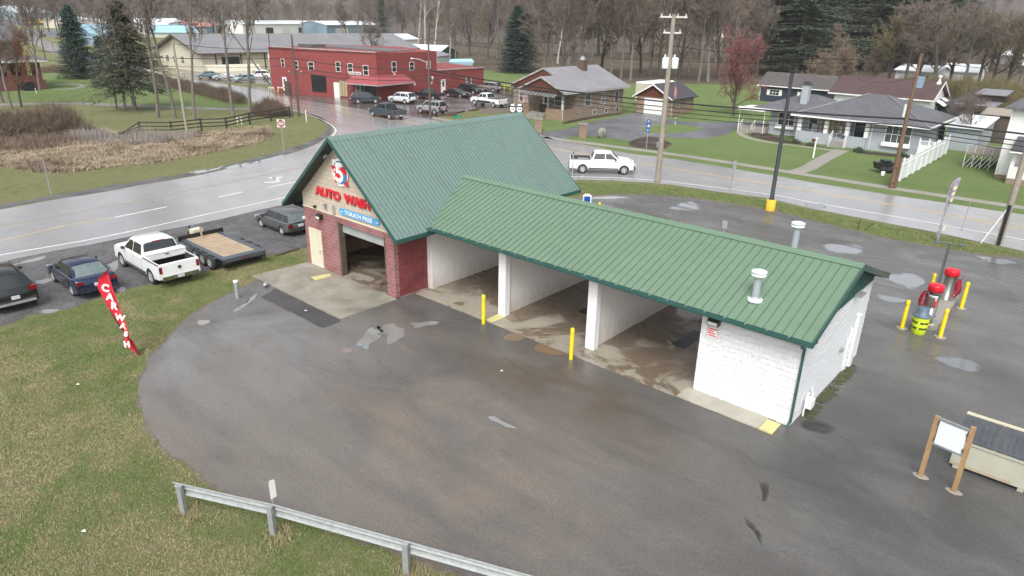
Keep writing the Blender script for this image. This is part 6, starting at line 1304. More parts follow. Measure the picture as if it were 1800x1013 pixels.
def window(par, x, y, z, w, h, rz=0, frame='white', glass='wglass', sash=True, shutters=None, sill=False):
    """a window on a wall whose outward normal is -y turned by rz"""
    f = MB(); fw = .07
    f.box(-w/2-fw, w/2+fw, -.05, -.005, h/2, h/2+fw); f.box(-w/2-fw, w/2+fw, -.05, -.005, -h/2-fw, -h/2); f.box(-w/2-fw, -w/2, -.05, -.005, -h/2, h/2); f.box(w/2, w/2+fw, -.05, -.005, -h/2, h/2)
    if sash: f.box(-w/2, w/2, -.045, -.02, -.03, .03)
    if w > 1.3:
        for k in range(1, int(w/.7)+1): xx = -w/2+k*w/(int(w/.7)+1); f.box(xx-.025, xx+.025, -.044, -.021, -h/2, h/2)
    if shutters:
        for s in (-1, 1): f.box(min(s*(w/2+fw), s*(w/2+fw+.45)), max(s*(w/2+fw), s*(w/2+fw+.45)), -.04, -.005, -h/2-.05, h/2+.05)
    if sill: f.box(-w/2-.2, w/2+.2, -.35, -.005, -h/2-fw-.35, -h/2-fw)
    o = f.build('window', m[frame], par); o.location = (x, y, z); o.rotation_euler = (0, 0, rz)
    g_ = MB(); g_.add([(-w/2, -.015, -h/2), (w/2, -.015, -h/2), (w/2, -.015, h/2), (-w/2, -.015, h/2)], [(0, 1, 2, 3)]); g_.build('pane', m[glass], o, fix=False)
def doorp(par, x, y, z, w, h, rz=0, mat='white', frame='white', lite=True):
    f = MB(); f.box(-w/2, w/2, -.04, -.005, 0, h); o = f.build('door', m[mat], par); o.location = (x, y, z); o.rotation_euler = (0, 0, rz)
    f = MB(); f.box(-w/2-.08, -w/2, -.06, -.005, 0, h+.08); f.box(w/2, w/2+.08, -.06, -.005, 0, h+.08); f.box(-w/2, w/2, -.06, -.005, h, h+.08); f.build('door_frame', m[frame], o)
    if lite: f = MB(); f.add([(-w*.28, -.045, h*.5), (w*.28, -.045, h*.5), (w*.28, -.045, h*.9), (-w*.28, -.045, h*.9)], [(0, 1, 2, 3)]); f.build('pane', m['wglass'], o, fix=False)
E_ = R_(90)   # wall facing +x
# --- red corner shop
rs = thing('corner_shop', 'two storey red block shop building with a sloping red awning at its corner', 'building', (0, 0, 0))
C0, C1, C2, C3, C4 = (-88.8, 45.4), (-80.5, 46.4), (-66.0, 50.6), (-67.6, 64.8), (-68.6, 77.6)
back0, back1 = (-99.0, 66.0), (-84.0, 76.0)
def wallprism(b, pts, z0, z1): b.prism([(x, y, z0) for x, y in pts], (0, 0, z1-z0))
b = MB(); wallprism(b, [C0, C1, C2, C3, (-84, 70), (-99, 62)], 0, 7.15); b.build('main_wall', m['shopred'], rs)
b = MB(); wallprism(b, [(C3[0], C3[1]+.02), C4, (-84, 82), (-84, 70.1)], 0, 3.85); b.build('wing_wall', m['shopred'], rs)
b = MB()
def coping(p, q, zs, w_=.3):
    p, q = Vector(p), Vector(q); d = (q-p); n_ = Vector((d.y, -d.x)).normalized()*w_/2; k = len(zs)
    for i, z in enumerate(zs):
        a, c = p+d*(i/k), p+d*((i+1)/k); b.prism([(a.x-n_.x, a.y-n_.y, z), (c.x-n_.x, c.y-n_.y, z), (c.x+n_.x, c.y+n_.y, z), (a.x+n_.x, a.y+n_.y, z)], (0, 0, .14))
coping(C0, C1, [7.36]); coping(C1, C2, [7.34, 7.30, 7.26]); coping(C3, C4, [3.95, 3.9, 3.86]); b.build('coping', m['capwhite'], rs)
b = MB()
coping(C0, C1, [7.15, 7.15]); 
for p, q, zs in ((C0, C1, [.21]), (C1, C2, [.19, .15, .11])):
    k = len(zs)
    for i, z in enumerate(zs):
        a = Vector(p)+(Vector(q)-Vector(p))*(i/k); c = Vector(p)+(Vector(q)-Vector(p))*((i+1)/k); d = (Vector(q)-Vector(p)).normalized(); n_ = Vector((d.y, -d.x))*.13
        b.prism([(a.x-n_.x, a.y-n_.y, 7.15), (c.x-n_.x, c.y-n_.y, 7.15), (c.x+n_.x, c.y+n_.y, 7.15), (a.x+n_.x, a.y+n_.y, 7.15)], (0, 0, z))
# stepped parapet on the right face
for i in range(6):
    a = Vector(C2)+(Vector(C3)-Vector(C2))*(i/6); c = Vector(C2)+(Vector(C3)-Vector(C2))*((i+1)/6); zt = 7.35-.12*i
    b.prism([(a.x-.3, a.y, 6.4), (c.x-.3, c.y, 6.4), (c.x+.02, c.y, 6.4), (a.x+.02, a.y, 6.4)], (0, 0, zt-6.4))
b.build('parapet', m['shopred'], rs)
b = MB(); b.box(-92, -70, 56, 62, 7.16, 7.25); b.box(-90, -86, 52, 55, 7.16, 7.7); b.build('roof_box', m['polegrey'], rs)
a01 = math.atan2(C1[1]-C0[1], C1[0]-C0[0]); a12 = math.atan2(C2[1]-C1[1], C2[0]-C1[0]); a23 = math.atan2(C3[1]-C2[1], C3[0]-C2[0]); a34 = math.atan2(C4[1]-C3[1], C4[0]-C3[0])
def onw(p, q, s, o=.0):
    d = Vector(q)-Vector(p); a = math.atan2(d.y, d.x); pt = Vector(p)+d*s; n_ = Vector((d.y, -d.x)).normalized(); return pt.x+n_.x*o, pt.y+n_.y*o, a
for (p, q, s, z, w_, h_) in ((C0, C1, .42, 4.9, .75, 1.2), (C0, C1, .84, 4.7, .75, 1.2), (C1, C2, .13, 4.7, 1.1, 1.2), (C1, C2, .50, 4.85, .8, 1.4), (C1, C2, .66, 4.75, .85, 1.3), (C1, C2, .86, 4.55, .9, 1.4), (C2, C3, .27, 5.0, .9, 1.5), (C2, C3, .56, 4.95, 1.0, 1.2), (C2, C3, .85, 5.0, .8, 1.2)):
    x, y, a = onw(p, q, s, .0); window(rs, x, y, z, w_, h_, a, frame='white', glass='wglassd')
x, y, a = onw(C1, C2, .22); window(rs, x, y, 2.0, 2.9, 2.6, a, frame='black', glass='wglassd', sash=False)
x, y, a = onw(C1, C2, .55); window(rs, x, y, 1.5, 1.6, 2.5, a, frame='black', glass='curtain', sash=False)
x, y, a = onw(C1, C2, .46); doorp(rs, x, y, 0, .95, 2.3, a, lite=False)
x, y, a = onw(C0, C1, .42); doorp(rs, x, y, .3, .9, 2.2, a)
x, y, a = onw(C1, C2, .745); window(rs, x, y, 1.35, .8, 1.6, a)
x, y, a = onw(C1, C2, .82); doorp(rs, x, y, 0, .9, 2.3, a, 'black', 'black')
x, y, a = onw(C1, C2, .915); window(rs, x, y, 1.3, 1.9, 2.2, a, frame='black', glass='wglassd', sash=False)
x, y, a = onw(C3, C4, .12); doorp(rs, x, y, 0, .95, 2.3, a)
x, y, a = onw(C3, C4, .66); window(rs, x, y, 1.7, 1.3, 1.3, a)
for s in (.27, .6, .9): x, y, a = onw(C2, C3, s, .02); b = MB(); b.box(-.2, .2, -.02, .0, 4.6 if s == .27 else 1.7, 5.0 if s == .27 else 2.1); o = b.build('notice', m['offwhite'], rs); o.location = (x, y, -.9 if s == .27 else .1); o.rotation_euler = (0, 0, a)
for z in (3.9,):
    x, y, a = onw(C1, C2, .72, .05); b = MB(); b.box(-1.2, 1.2, -.03, 0, -.3, .3); o = b.build('shop_sign', m['offwhite'], rs); o.location = (x, y, 3.95); o.rotation_euler = (0, 0, a)
    b = MB(); b.lathe([(0, -.04), (.16, -.04)], (0, 0, 0), 12, axis='y'); [b.box(x0, x0+.7, -.04, -.035, z_, z_+.06) for x0 in (-1.05, .35) for z_ in (-.08, .06)]; b.build('sign_marks', m['black'], o, fix=False)
b = MB(); pa = Vector(C1).lerp(Vector(C2), .70); pc = Vector(C2).lerp(Vector(C3), .42); n1 = Vector((math.sin(a12), -math.cos(a12))); n2 = Vector((math.sin(a23), -math.cos(a23))); cc = Vector(C2)
oc = cc+(n1+n2)*1.75; oa = pa+n1*1.75-Vector((math.cos(a12), math.sin(a12)))*.7; od = pc+n2*1.75+Vector((math.cos(a23), math.sin(a23)))*.9
A_ = lambda p, z: (p.x, p.y, z)
b.add([A_(pa, 3.75), A_(cc, 3.85), A_(oc, 2.6), A_(oa, 2.6), A_(pc, 3.75), A_(od, 2.6)], [(0, 1, 2, 3), (1, 4, 5, 2), (0, 3, 3), (4, 4, 5)][:2], 0)
b.add([A_(pa, 3.75), A_(oa, 2.6), A_(pa, 2.6)], [(0, 1, 2)]); b.add([A_(pc, 3.75), A_(od, 2.6), A_(pc, 2.6)], [(0, 1, 2)]); b.build('awning', m['shopred2'], rs)
b = MB(); b.add([A_(oa, 2.6), A_(oc, 2.6), A_(od, 2.6), A_(oa, 2.42), A_(oc, 2.42), A_(od, 2.42)], [(0, 1, 4, 3), (1, 2, 5, 4)]); b.build('awning_fascia', m['capwhite'], rs)
b = MB(); b.add([A_(pa, 2.5), A_(cc, 2.5), A_(oc, 2.5), A_(oa, 2.5), A_(pc, 2.5), A_(od, 2.5)], [(0, 1, 2, 3), (1, 4, 5, 2)]); b.build('awning_soffit', m['poledark'], rs)
x, y, a = onw(C3, C4, .32, .06); b = MB(); n = 20; b.path([(.55*math.cos(q*2*math.pi/n), -.05, 3.1+.55*math.sin(q*2*math.pi/n)) for q in range(n+1)], .05, 5); o = b.build('wall_ring', m['poledark'], rs); o.location = (x, y, 0); o.rotation_euler = (0, 0, a)
# --- stone cottage
ct = thing('stone_cottage', 'single storey stone cottage with a grey tin roof and brick chimney', 'house', (-43.4, 55.0, 0))
b = MB(); b.box(0, 11.2, 2.6, 14.4, 0, 3.65); b.build('stone_wall', m['stone'], ct)
for q_ in ((8.3, 11.2, -.2, .1, 0, 1.45), (10.9, 11.2, .1, 2.6, 0, 1.45), (4.5, 5.4, -.25, .9, 0, 1.9), (5.41, 10.89, .11, 2.59, 0, .8)): b = MB(); b.box(*q_); b.build('porch_wall', m['stonelt'], ct)
for q_ in ((4.8, 5.05, -.1, .15, 1.9, 3.5), (10.93, 11.17, -.1, .15, 1.45, 3.5)): b = MB(); b.box(*q_); b.build('porch_post', m['offwhite'], ct)
b = MB(); [b.box(5.5, 8.2, -1.6+.36*k, -1.24+.36*k, 0, .16+.16*k) for k in range(5)]; b.build('steps', m['walk'], ct)
b = MB(); [b.tube((x, -1.6, .0), (x, -1.6, 1.0), .03, n=5) for x in (5.5, 8.1)]; b.tube((5.5, -1.6, 1.0), (5.5, .2, 1.8), .03, n=5); b.tube((8.1, -1.6, 1.0), (8.1, .2, 1.8), .03, n=5); b.box(6.9, 8.2, .2, .25, .8, 1.9); b.build('railing', m['black'], ct)
b = gable_roof_mb(-.6, 11.9, 2.2, 15.1, 3.72, 6.4, 'y', .15, None, .45); rf = b.build('tin_roof', [m['tinroof'], m['tinroof']], ct)
b = MB(); b.prism([(5.65, 2.3, 6.15), (-.4, 2.3, 3.6), (11.6, 2.3, 3.6)], (0, .25, 0)); b.build('gable_wall', m['shakebrown'], rf)
b = gable_roof_mb(3.6, 12.0, -.8, 3.2, 3.72, 5.55, 'y', .15, None, .45); pr = b.build('porch_roof', [m['tinroof'], m['tinroof']], ct)
b = MB(); b.prism([(7.8, -.6, 5.3), (4.4, -.6, 3.75), (11.2, -.6, 3.75)], (0, .2, 0)); b.build('gable_wall', m['shakebrown'], pr)
b = MB(); b.prism([(7.8, -.85, 5.6), (3.5, -.85, 3.7), (3.5, -.85, 3.5), (7.8, -.85, 5.35)], (0, .05, 0)); b.prism([(7.8, -.85, 5.6), (12.1, -.85, 3.7), (12.1, -.85, 3.5), (7.8, -.85, 5.35)], (0, .05, 0)); b.prism([(5.65, 2.15, 6.45), (-.7, 2.15, 3.7), (-.7, 2.15, 3.5), (5.65, 2.15, 6.2)], (0, .05, 0)); b.box(11.95, 12.05, -.8, 15, 3.5, 3.68); b.build('bargeboard', m['capwhite'], pr)
b = MB(); b.box(3.7, 11.8, -.75, .3, 3.25, 3.3)
for k in range(21): b.prism([(4.2+k*.32, -1.5, 3.05), (4.36+k*.32, -1.5, 3.05), (4.36+k*.32, -.5, 3.55), (4.2+k*.32, -.5, 3.55)], (0, 0, .03), k % 2)
b.build('striped_awning', [m['shingle_grey'], m['capwhite']], ct)
b = MB(); b.box(6.0, 7.15, 9.6, 10.6, 4.6, 7.25); ch = b.build('chimney', m['chimstone'], ct); b = MB(); b.lathe([(.5, 7.25), (.55, 7.35), (.3, 7.45), (.4, 7.75), (0, 7.85)], (6.6, 10.1, 0), 10); b.build('chimney_cap', m['galvd'], ch)
b = gable_roof_mb(-4.6, 1.2, 6.0, 12.0, 2.95, 5.2, 'x', .12, None, .45) if False else MB(); b.prism([(-3.2, 6.5, 2.9), (-3.2, 12.5, 2.9), (1.6, 12.5, 5.0), (1.6, 6.5, 5.0)], (0, 0, -.12)); [b.prism([(-3.2, 6.5+k*.45, 2.9), (1.6, 6.5+k*.45, 5.0), (1.6, 6.54+k*.45, 5.0), (-3.2, 6.54+k*.45, 2.9)], (0, 0, .04)) for k in range(14)]; b.build('side_roof', m['tinroof'], ct)
b = MB(); b.box(-2.7, 0, 6.8, 12.2, 0, 2.85); b.build('side_wall', m['stonelt'], ct)
for yy, w_ in ((5.5, 1.3), (9.2, .9), (12.6, .9)): window(ct, 11.2, yy, 2.35, w_, 1.5, E_, frame='offwhite')
window(ct, 8.3, 2.6, 2.2, 1.3, 1.3, 0); doorp(ct, 6.1, 2.6, .6, .9, 2.1, 0); window(ct, 1.8, 2.6, 2.3, 1.2, 1.4, 0)
for yy in (7.2, 10.2, 13.0): window(ct, 11.2, yy, .6, .6, .5, E_, frame='offwhite', glass='wglassd', sash=False)
b = MB(); b.path([(11.95, -.6, 3.6), (11.35, -.25, 3.3), (11.3, -.25, .1)], .05, 6); b.build('downspout', m['offwhite'], ct)
t = thing('hanging_flag', 'small red and white flag hanging from the cottage porch', 'flag', (-38.7, 54.45, 0), RZ); b = MB(); [b.box(-.2+.08*k, -.12+.08*k, -.02, 0, 1.9, 2.9, k % 2) for k in range(5)]; b.build('cloth', [m['dnered'], m['white']], t)
# --- garage
gg = thing('garage', 'small block garage with a brown gable and white overhead door', 'garage', (-30.3, 70.2, 0))
b = MB(); b.box(0, 5.5, 0, 7.0, 0, 2.5); b.build('block_wall', m['stonelt'], gg)
b = MB(); b.prism([(2.75, -.05, 4.1), (0.05, -.05, 2.5), (5.45, -.05, 2.5)], (0, .2, 0)); b.build('gable_wall', m['shakebrown'], gg); b = MB(); b.prism([(2.75, 6.9, 4.1), (0.05, 6.9, 2.5), (5.45, 6.9, 2.5)], (0, .1, 0)); b.build('gable_wall', m['shakebrown'], gg)
b = gable_roof_mb(-.5, 6.0, -.45, 7.4, 2.42, 4.3, 'y', .12); b.build('roof', m['shingle_dark'], gg)
b = MB(); [b.prism([(2.75, -.5, 4.35), (x, -.5, 2.45), (x, -.5, 2.28), (2.75, -.5, 4.15)], (0, .05, 0)) for x in (-.55, 6.05)]; b.build('bargeboard', m['white'], gg)
b = MB(); b.box(1.3, 4.5, -.05, .0, 0, 2.3); gd = b.build('overhead_door', m['white'], gg); b = MB(); [b.box(1.3, 4.5, -.055, -.05, z, z+.02) for z in (.56, 1.12, 1.68)]; b.build('door_seam', m['galvd'], gd)
for yy in (2.3, 5.2): window(gg, 5.5, yy, 1.6, .6, .9, E_, frame='offwhite', glass='wglassd')
b = MB(); b.tube((5.6, .3, 2.4), (5.6, .3, 0), .04, n=6); b.build('downspout', m['white'], gg)
# --- box trailer behind the cottage
t = thing('box_trailer', 'white box trailer parked behind the stone cottage', 'trailer', (-33.6, 77.0, 0), R_(90)); b = MB(); b.box(0, 7.5, -1.25, 1.25, .9, 3.6); b.build('box', m['creamwall'], t); b = MB(); b.prism([(-.05, -1.3, 3.6), (7.55, -1.3, 3.6), (7.4, -1.1, 3.75), (.1, -1.1, 3.75)], (0, 2.4, 0)); b.build('roof', m['whitev'], t); b = MB(); b.box(.3, 6.8, -1.1, 1.1, .5, .9); b.build('chassis', m['black'], t)
for x in (1.0, 2.0): add_wheel(t, x, -1.1, .45, .3, 'black'); add_wheel(t, x, 1.1, .45, .3, 'black')
# --- grey stucco house
hh = thing('grey_house', 'grey stucco bungalow with a hipped shingle roof and white columned porch', 'house', (-4.1, 62.9, 0))
b = MB(); b.box(7.6, 12.9, .2, 11.5, 0, 3.0); b.box(-.0, 7.6, 2.3, 11.5, 0, 3.0); b.box(-4.6, -.0, 3.4, 11, 0, 2.95); b.box(-.0, 4.1, 0, .22, .0, 1.25); b.box(5.6, 7.6, 0, .22, .0, 1.25); b.box(-.0, 7.6, .22, 2.3, 0, .8); b.build('stucco_wall', m['greystucco'], hh)
b = MB(); [b.box(x, x+.42, -.06, .34, 1.25, 3.0) for x in (.05, 3.0, 5.3, 7.3)]; b.build('porch_column', m['white'], hh)
b = MB(); [b.box(4.1, 5.6, -.9+.3*k, -.6+.3*k, 0, .2+.2*k) for k in range(3)]; b.build('steps', m['walk'], hh)
for x in (4.05, 5.65):
    b = MB(); [b.box(x-.03, x+.03, y-.03, y+.03, 0, .95+.35*(k)) for k, y in enumerate((-.9, -.5, -.1))]; b.prism([(x-.03, -.95, .9), (x+.03, -.95, .9), (x+.03, 0, 1.65), (x-.03, 0, 1.65)], (0, 0, .08)); b.build('step_railing', m['white'], hh)
b = hip_roof_mb(-.6, 13.6, -.75, 12.2, 3.12, 5.45, .16, inset=6.1); r1 = b.build('main_roof', m['shingle_grey'], hh)
b = hip_roof_mb(-6.6, 4.0, 2.0, 11.6, 3.10, 4.75, .16); b.build('wing_roof', m['shingle_grey'], hh)
b = MB(); b.box(-.68, 13.68, -.84, -.75, 2.93, 3.1); b.box(13.6, 13.7, -.75, 12.2, 2.93, 3.1); b.box(-6.68, -.7, 1.92, 2.0, 2.9, 3.08); b.build('gutter', m['white'], r1)
for sx0, sy0, sx1, sy1 in ((-.6, -.75, 5.6, 5.6), (13.6, -.75, 7.4, 5.6)):
    b = MB(); b.path([(sx0, sy0, 3.14), (sx1, sy1, 5.47)], .06, 4); b.build('hip_cap', m['tinroof'], r1)
b = MB(); b.box(-1.55, -.75, 4.0, 4.8, 2.9, 6.0); ch = b.build('chimney', m['greystucco'], hh); b = MB(); b.box(-1.65, -.65, 3.9, 4.9, 6.0, 6.12); b.box(-1.45, -.85, 4.1, 4.6, 6.12, 6.4); b.build('chimney_cap', m['shingle_dark'], ch)
window(hh, 10.6, .2, 1.95, 2.4, 1.7, 0, sill=True); window(hh, 3.2, 2.3, 1.9, 2.6, 1.5, 0, glass='curtain'); window(hh, -2.6, 3.4, 1.9, 1.9, 1.4, 0, sill=True, glass='wglassd'); doorp(hh, 6.2, 2.3, .8, 1.1, 2.1, 0, 'bluedoor', 'white'); window(hh, 1.0, 2.3, 1.9, .9, 1.4, 0)
b = MB(); [b.box(x-.03, x+.03, .1, .18, .2, 3.0) for x in (8.0, -.05)]; b.build('downspout', m['white'], hh)
for px_, s in ((-7.2, 0),):
    b = MB(); b.box(-8.2, -4.7, 2.2, 5.5, 2.75, 2.95); b.prism([(-8.3, 1.8, 2.7), (-4.8, 1.8, 2.7), (-4.8, 2.2, 2.95), (-8.3, 2.2, 2.95)], (0, 0, .08)); b.build('porch_canopy', m['white'], hh)
    b = MB(); [b.tube((x, y, 0), (x, y, 2.8), .05, n=6) for x in (-8.1, -4.9) for y in (2.3, 5.2)]; b.build('porch_post', m['white'], hh)
    b = MB(); b.box(-8.0, -4.7, 2.6, 5.4, 0, .7); b.box(-7.5, -6.2, 1.4, 2.6, 0, .35); b.build('side_porch', m['walk'], hh)
    b = MB()
    for x in (-7.6, -6.0): b.prism([(x-.03, 1.3, .9), (x+.03, 1.3, .9), (x+.03, 2.6, 1.6), (x-.03, 2.6, 1.6)], (0, 0, .07)); [b.box(x-.02, x+.02, y, y+.04, 0, 1.0+.3*(y-1.3)) for y in (1.35, 1.8, 2.3)]
    b.build('railing', m['white'], hh)
# porch chairs
def rocker(x, y, z, rz, label):
    t = thing('porch_chair', label, 'chair', (x, y, z), rz, 'white chairs on the porch')
    b = MB(); b.box(-.28, .28, -.25, .25, .40, .45); b.build('seat', m['white'], t); b = MB(); [b.box(-.26+.13*k, -.19+.13*k, .22, .26, .45, 1.1) for k in range(5)]; b.box(-.28, .28, .21, .27, 1.08, 1.15); b.build('backrest', m['white'], t)
    for sx_ in (-.25, .25):
        for sy_ in (-.22, .22): b = MB(); b.box(sx_-.03, sx_+.03, sy_-.03, sy_+.03, .03, .42); b.build('leg', m['white'], t)
        b = MB(); b.box(sx_-.03, sx_+.03, -.4, .4, 0, .05); b.build('rocker', m['white'], t)
rocker(-2.6, 64.3, .8, .5, 'white rocking chair near the left end of the grey house porch'); rocker(.1, 64.2, .8, -.9, 'white rocking chair between the middle porch columns'); rocker(1.0, 64.1, .8, -.4, 'white rocking chair beside the right porch column')
# --- house with maroon roof behind
mh = thing('maroon_roof_house', 'white house with a long maroon shingle roof behind the grey bungalow', 'house', (-8.6, 87.8, 0))
b = MB(); b.box(.3, 12.6, .4, 8.8, 0, 3.5); b.prism([(12.6, .4, 3.5), (12.6, 8.8, 3.5), (12.6, 4.6, 5.55)], (-.2, 0, 0)); b.build('wall', m['whitesiding'], mh)
b = gable_roof_mb(-.5, 13.1, -.2, 9.4, 3.6, 5.75, 'x', .16); rr_ = b.build('roof', m['shingle_maroon'], mh)
b = MB(); [b.prism([(13.1, 4.6, 5.8), (13.1, y, 3.62), (13.1, y, 3.42), (13.1, 4.6, 5.55)], (.06, 0, 0)) for y in (-.25, 9.45)]; b.box(-.5, 13.1, -.3, -.2, 3.42, 3.58); b.build('bargeboard', m['white'], rr_)
b = MB(); b.box(9.9, 10.8, 2.6, 3.4, 4.6, 6.3); b.build('chimney', m['bluegrey'], rr_); b = MB(); b.lathe([(.4, 5.4), (.15, 5.8), (.12, 6.2), (.25, 6.3), (.2, 6.5), (0, 6.55)], (12.4, 4.2, 0), 10); b.build('roof_vent', m['white'], rr_)
window(mh, 10.6, .4, 2.2, 1.6, 1.3, 0, glass='curtain'); window(mh, 12.6, 4.5, 2.4, 1.2, 1.2, E_)
b = MB(); b.prism([(12.7, 3.4, 3.2), (12.7, 5.6, 3.2), (13.8, 5.8, 2.6), (13.8, 3.2, 2.6)], (0, 0, .06)); b.prism([(12.7, 6.2, 3.4), (12.7, 8.0, 3.4), (13.8, 8.2, 2.8), (13.8, 6.0, 2.8)], (0, 0, .06)); b.build('window_awning', m['whitev'], mh)
t = thing('dark_roof_shed', 'low dark roofed annex right of the maroon roofed house', 'shed', (4.4, 92.5, 0)); b = MB(); b.box(.0, 5.0, 1, 8, 0, 2.6); b.build('wall', m['bluesiding'], t); b = hip_roof_mb(-.4, 5.6, .4, 8.6, 2.7, 3.9); b.build('roof', m['shingle_dark'], t)
# --- dark blue outbuilding
bb = thing('blue_cottage', 'dark blue sided cottage with white shutters and a dark gable roof', 'house', (-25.0, 101.8, 0))
b = MB(); b.box(0, 11.5, 0, 6, 0, 2.75); b.build('wall', m['bluesiding'], bb); b = gable_roof_mb(-.4, 11.9, -.5, 6.5, 2.7, 4.75, 'x', .12); b.build('roof', m['shingle_brown'], bb)
window(bb, 2.6, 0, 1.6, 1.6, .85, 0, shutters=True, glass='wglassd'); window(bb, 7.6, 0, 1.5, 1.1, .95, 0, shutters=True, glass='wglassd')
b = MB(); b.box(-.45, 11.95, -.58, -.5, 2.55, 2.7); b.tube((.1, -.1, 2.6), (.1, -.1, 0), .05, n=6); b.build('gutter', m['white'], bb)
# --- open carport and its upper roof
t = thing('carport', 'open sided carport with a pale tin roof and a raised second roof', 'carport', (6.0, 92.6, 0))
b = MB(); b.prism([(0, .8, 2.9), (4.8, 0, 2.9), (4.9, 7.6, 3.1), (0, 8.8, 3.1)], (0, 0, .1)); b.build('roof', m['tinroof'], t); b = MB(); b.prism([(1.3, 5.2, 4.0), (5.2, 5.0, 4.0), (5.4, 9, 4.5), (1.8, 9, 4.5)], (0, 0, .1)); b.build('upper_roof', m['shedgrey'], t)
b = MB(); b.box(1.3, 5.2, 5.6, 8.8, 3.1, 3.9); b.build('upper_wall', m['shingle_maroon'], t)
for x, y in ((.1, 1.0), (4.6, .3), (2.4, .7), (4.7, 7.2), (.2, 8.4)): b = MB(); b.tube((x, y, 0), (x, y, 2.9), .08, n=6); b.build('post', m['polewood'], t)
b = MB(); b.box(.2, 4.4, 2.6, 6.5, .0, 1.1); b.box(2.8, 4.3, 1.6, 3.2, .0, 1.7); b.build('stored_goods', m['poledark'], t)
t = thing('timber_shed', 'weathered dark timber lean-to behind the picket fence', 'shed', (11.3, 80.5, 0)); b = MB(); b.box(0, 3.6, 0, 4.0, 0, 3.2); b.build('wall', m['poledark'], t); b = MB(); b.prism([(-.3, -.3, 3.1), (3.9, -.3, 3.1), (3.9, 4.3, 3.5), (-.3, 4.3, 3.5)], (0, 0, .1)); b.build('roof', m['polewood'], t)
t = thing('wooden_deck', 'grey lattice sided deck at the left of the white house', 'deck', (13.4, 60.0, 0)); b = MB(); b.box(0, 2.8, 0, 5.5, 1.3, 1.42); b.build('deck_boards', m['polewood'], t)
b = MB(); [b.box(x, x+.06, 0, .05, 0, 2.3) for x in (0, .7, 1.4, 2.1, 2.75)]; [b.prism([(x, 0, .1), (x+.05, 0, .1), (x+.75, 0, 1.3), (x+.7, 0, 1.3)], (0, .03, 0)) for x in (0, .35, .7, 1.05, 1.4, 1.75, 2.05)]; b.box(0, 2.8, -.02, .04, 2.2, 2.3); b.build('lattice', m['offwhite'], t)
t = thing('long_white_garage', 'long low white garage wall with a grey roof behind the picket fence', 'garage', (9.6, 70.5, 0)); b = MB(); b.box(0, 3.2, 0, 9.0, 0, 2.5); b.build('wall', m['greystucco'], t); b = MB(); b.prism([(-.3, -.4, 2.45), (3.5, -.4, 2.45), (3.5, 9.4, 2.9), (-.3, 9.4, 2.9)], (0, 0, .12)); b.build('roof', m['whiteroof'], t)
# --- white house at the right edge
wh = thing('white_house', 'two storey white sided house at the right edge with a dark metal porch awning', 'house', (16.6, 54.8, 0))
b = MB(); b.box(0, 9, 1.6, 12, 0, 6.2); b.build('siding_wall', m['whitesiding'], wh); b = MB(); b.box(1.1, 9, -.6, 1.58, .5, 1.5); b.build('porch_wall', m['whitesiding'], wh); b = MB(); b.box(-.02, 9, 1.58, 12, 0, .35); b.box(1.1, 9, -.62, 1.55, 0, .5); b.build('foundation', m['stonelt'], wh)
b = hip_roof_mb(-.6, 9.6, 1.0, 12.6, 6.3, 9.0); b.build('roof', m['shingle_grey'], wh)
b = MB(); b.prism([(.9, -1.3, 2.9), (9, -1.3, 2.9), (9, 1.58, 3.8), (.9, 1.58, 3.8)], (0, 0, .08)); b.build('porch_awning', m['shingle_dark'], wh); b = MB(); [b.box(x, x+.3, -.55, -.25, 1.5, 3.0) for x in (1.1, 4.5)]; b.box(.9, 9, -1.3, -1.2, 2.78, 2.9); b.tube((0, 1.5, 6.2), (0, 1.5, .3), .05, n=6); b.build('porch_trim', m['white'], wh)
window(wh, 3, 1.6, 2.3, 1.1, 1.4, 0); window(wh, 6, 1.6, 5.0, 1.1, 1.4, 0)
# --- brick house at the left edge
bh = thing('brick_house', 'two storey red brick house with a brick columned porch at the left edge', 'house', (-127.5, 8.0, 0))
b = MB(); b.box(0, 9.5, -4, 8.7, 0, 7.6); b.prism([(0, 8.7, 7.6), (9.5, 8.7, 7.6), (4.75, 8.7, 10.4)], (0, -.3, 0)); b.build('brick_wall', m['brick'], bh)
b = gable_roof_mb(-.7, 10.2, -4.6, 9.3, 7.6, 10.8); b.build('roof', m['shingle_grey'], bh)
b = MB(); b.box(9.5, 13.2, -5, 10.2, 0, 1.5); b.build('porch_base', m['brick'], bh)
b = MB(); [b.box(12.5, 13.1, y, y+.6, 1.5, 4.3) for y in (-4, .5, 5.0, 9.3)]; b.box(9.8, 10.4, 9.3, 9.9, 1.5, 4.3); b.box(12.6, 13.0, -4, 9.3, 1.5, 2.3); b.build('porch_column', m['brick'], bh)
b = MB(); b.prism([(9.2, -5.6, 5.0), (13.8, -5.6, 4.5), (13.8, 10.9, 4.5), (9.2, 10.9, 5.0)], (0, 0, .22)); b.build('porch_roof', m['shingle_grey'], bh)
b = MB(); b.box(13.8, 13.9, -5.6, 10.9, 4.4, 4.75); b.box(9.5, 13.8, 10.9, 11.0, 4.4, 4.75); b.build('porch_fascia', m['offwhite'], bh)
b = MB(); [b.box(13.2+.35*k, 13.55+.35*k, 6.5, 8.2, 0, 1.3-.25*k) for k in range(5)]; b.build('steps', m['black'], bh)
for yy in (-1, 3, 6.6): window(bh, 9.5, yy, 6.0, 1.1, 1.5, E_)
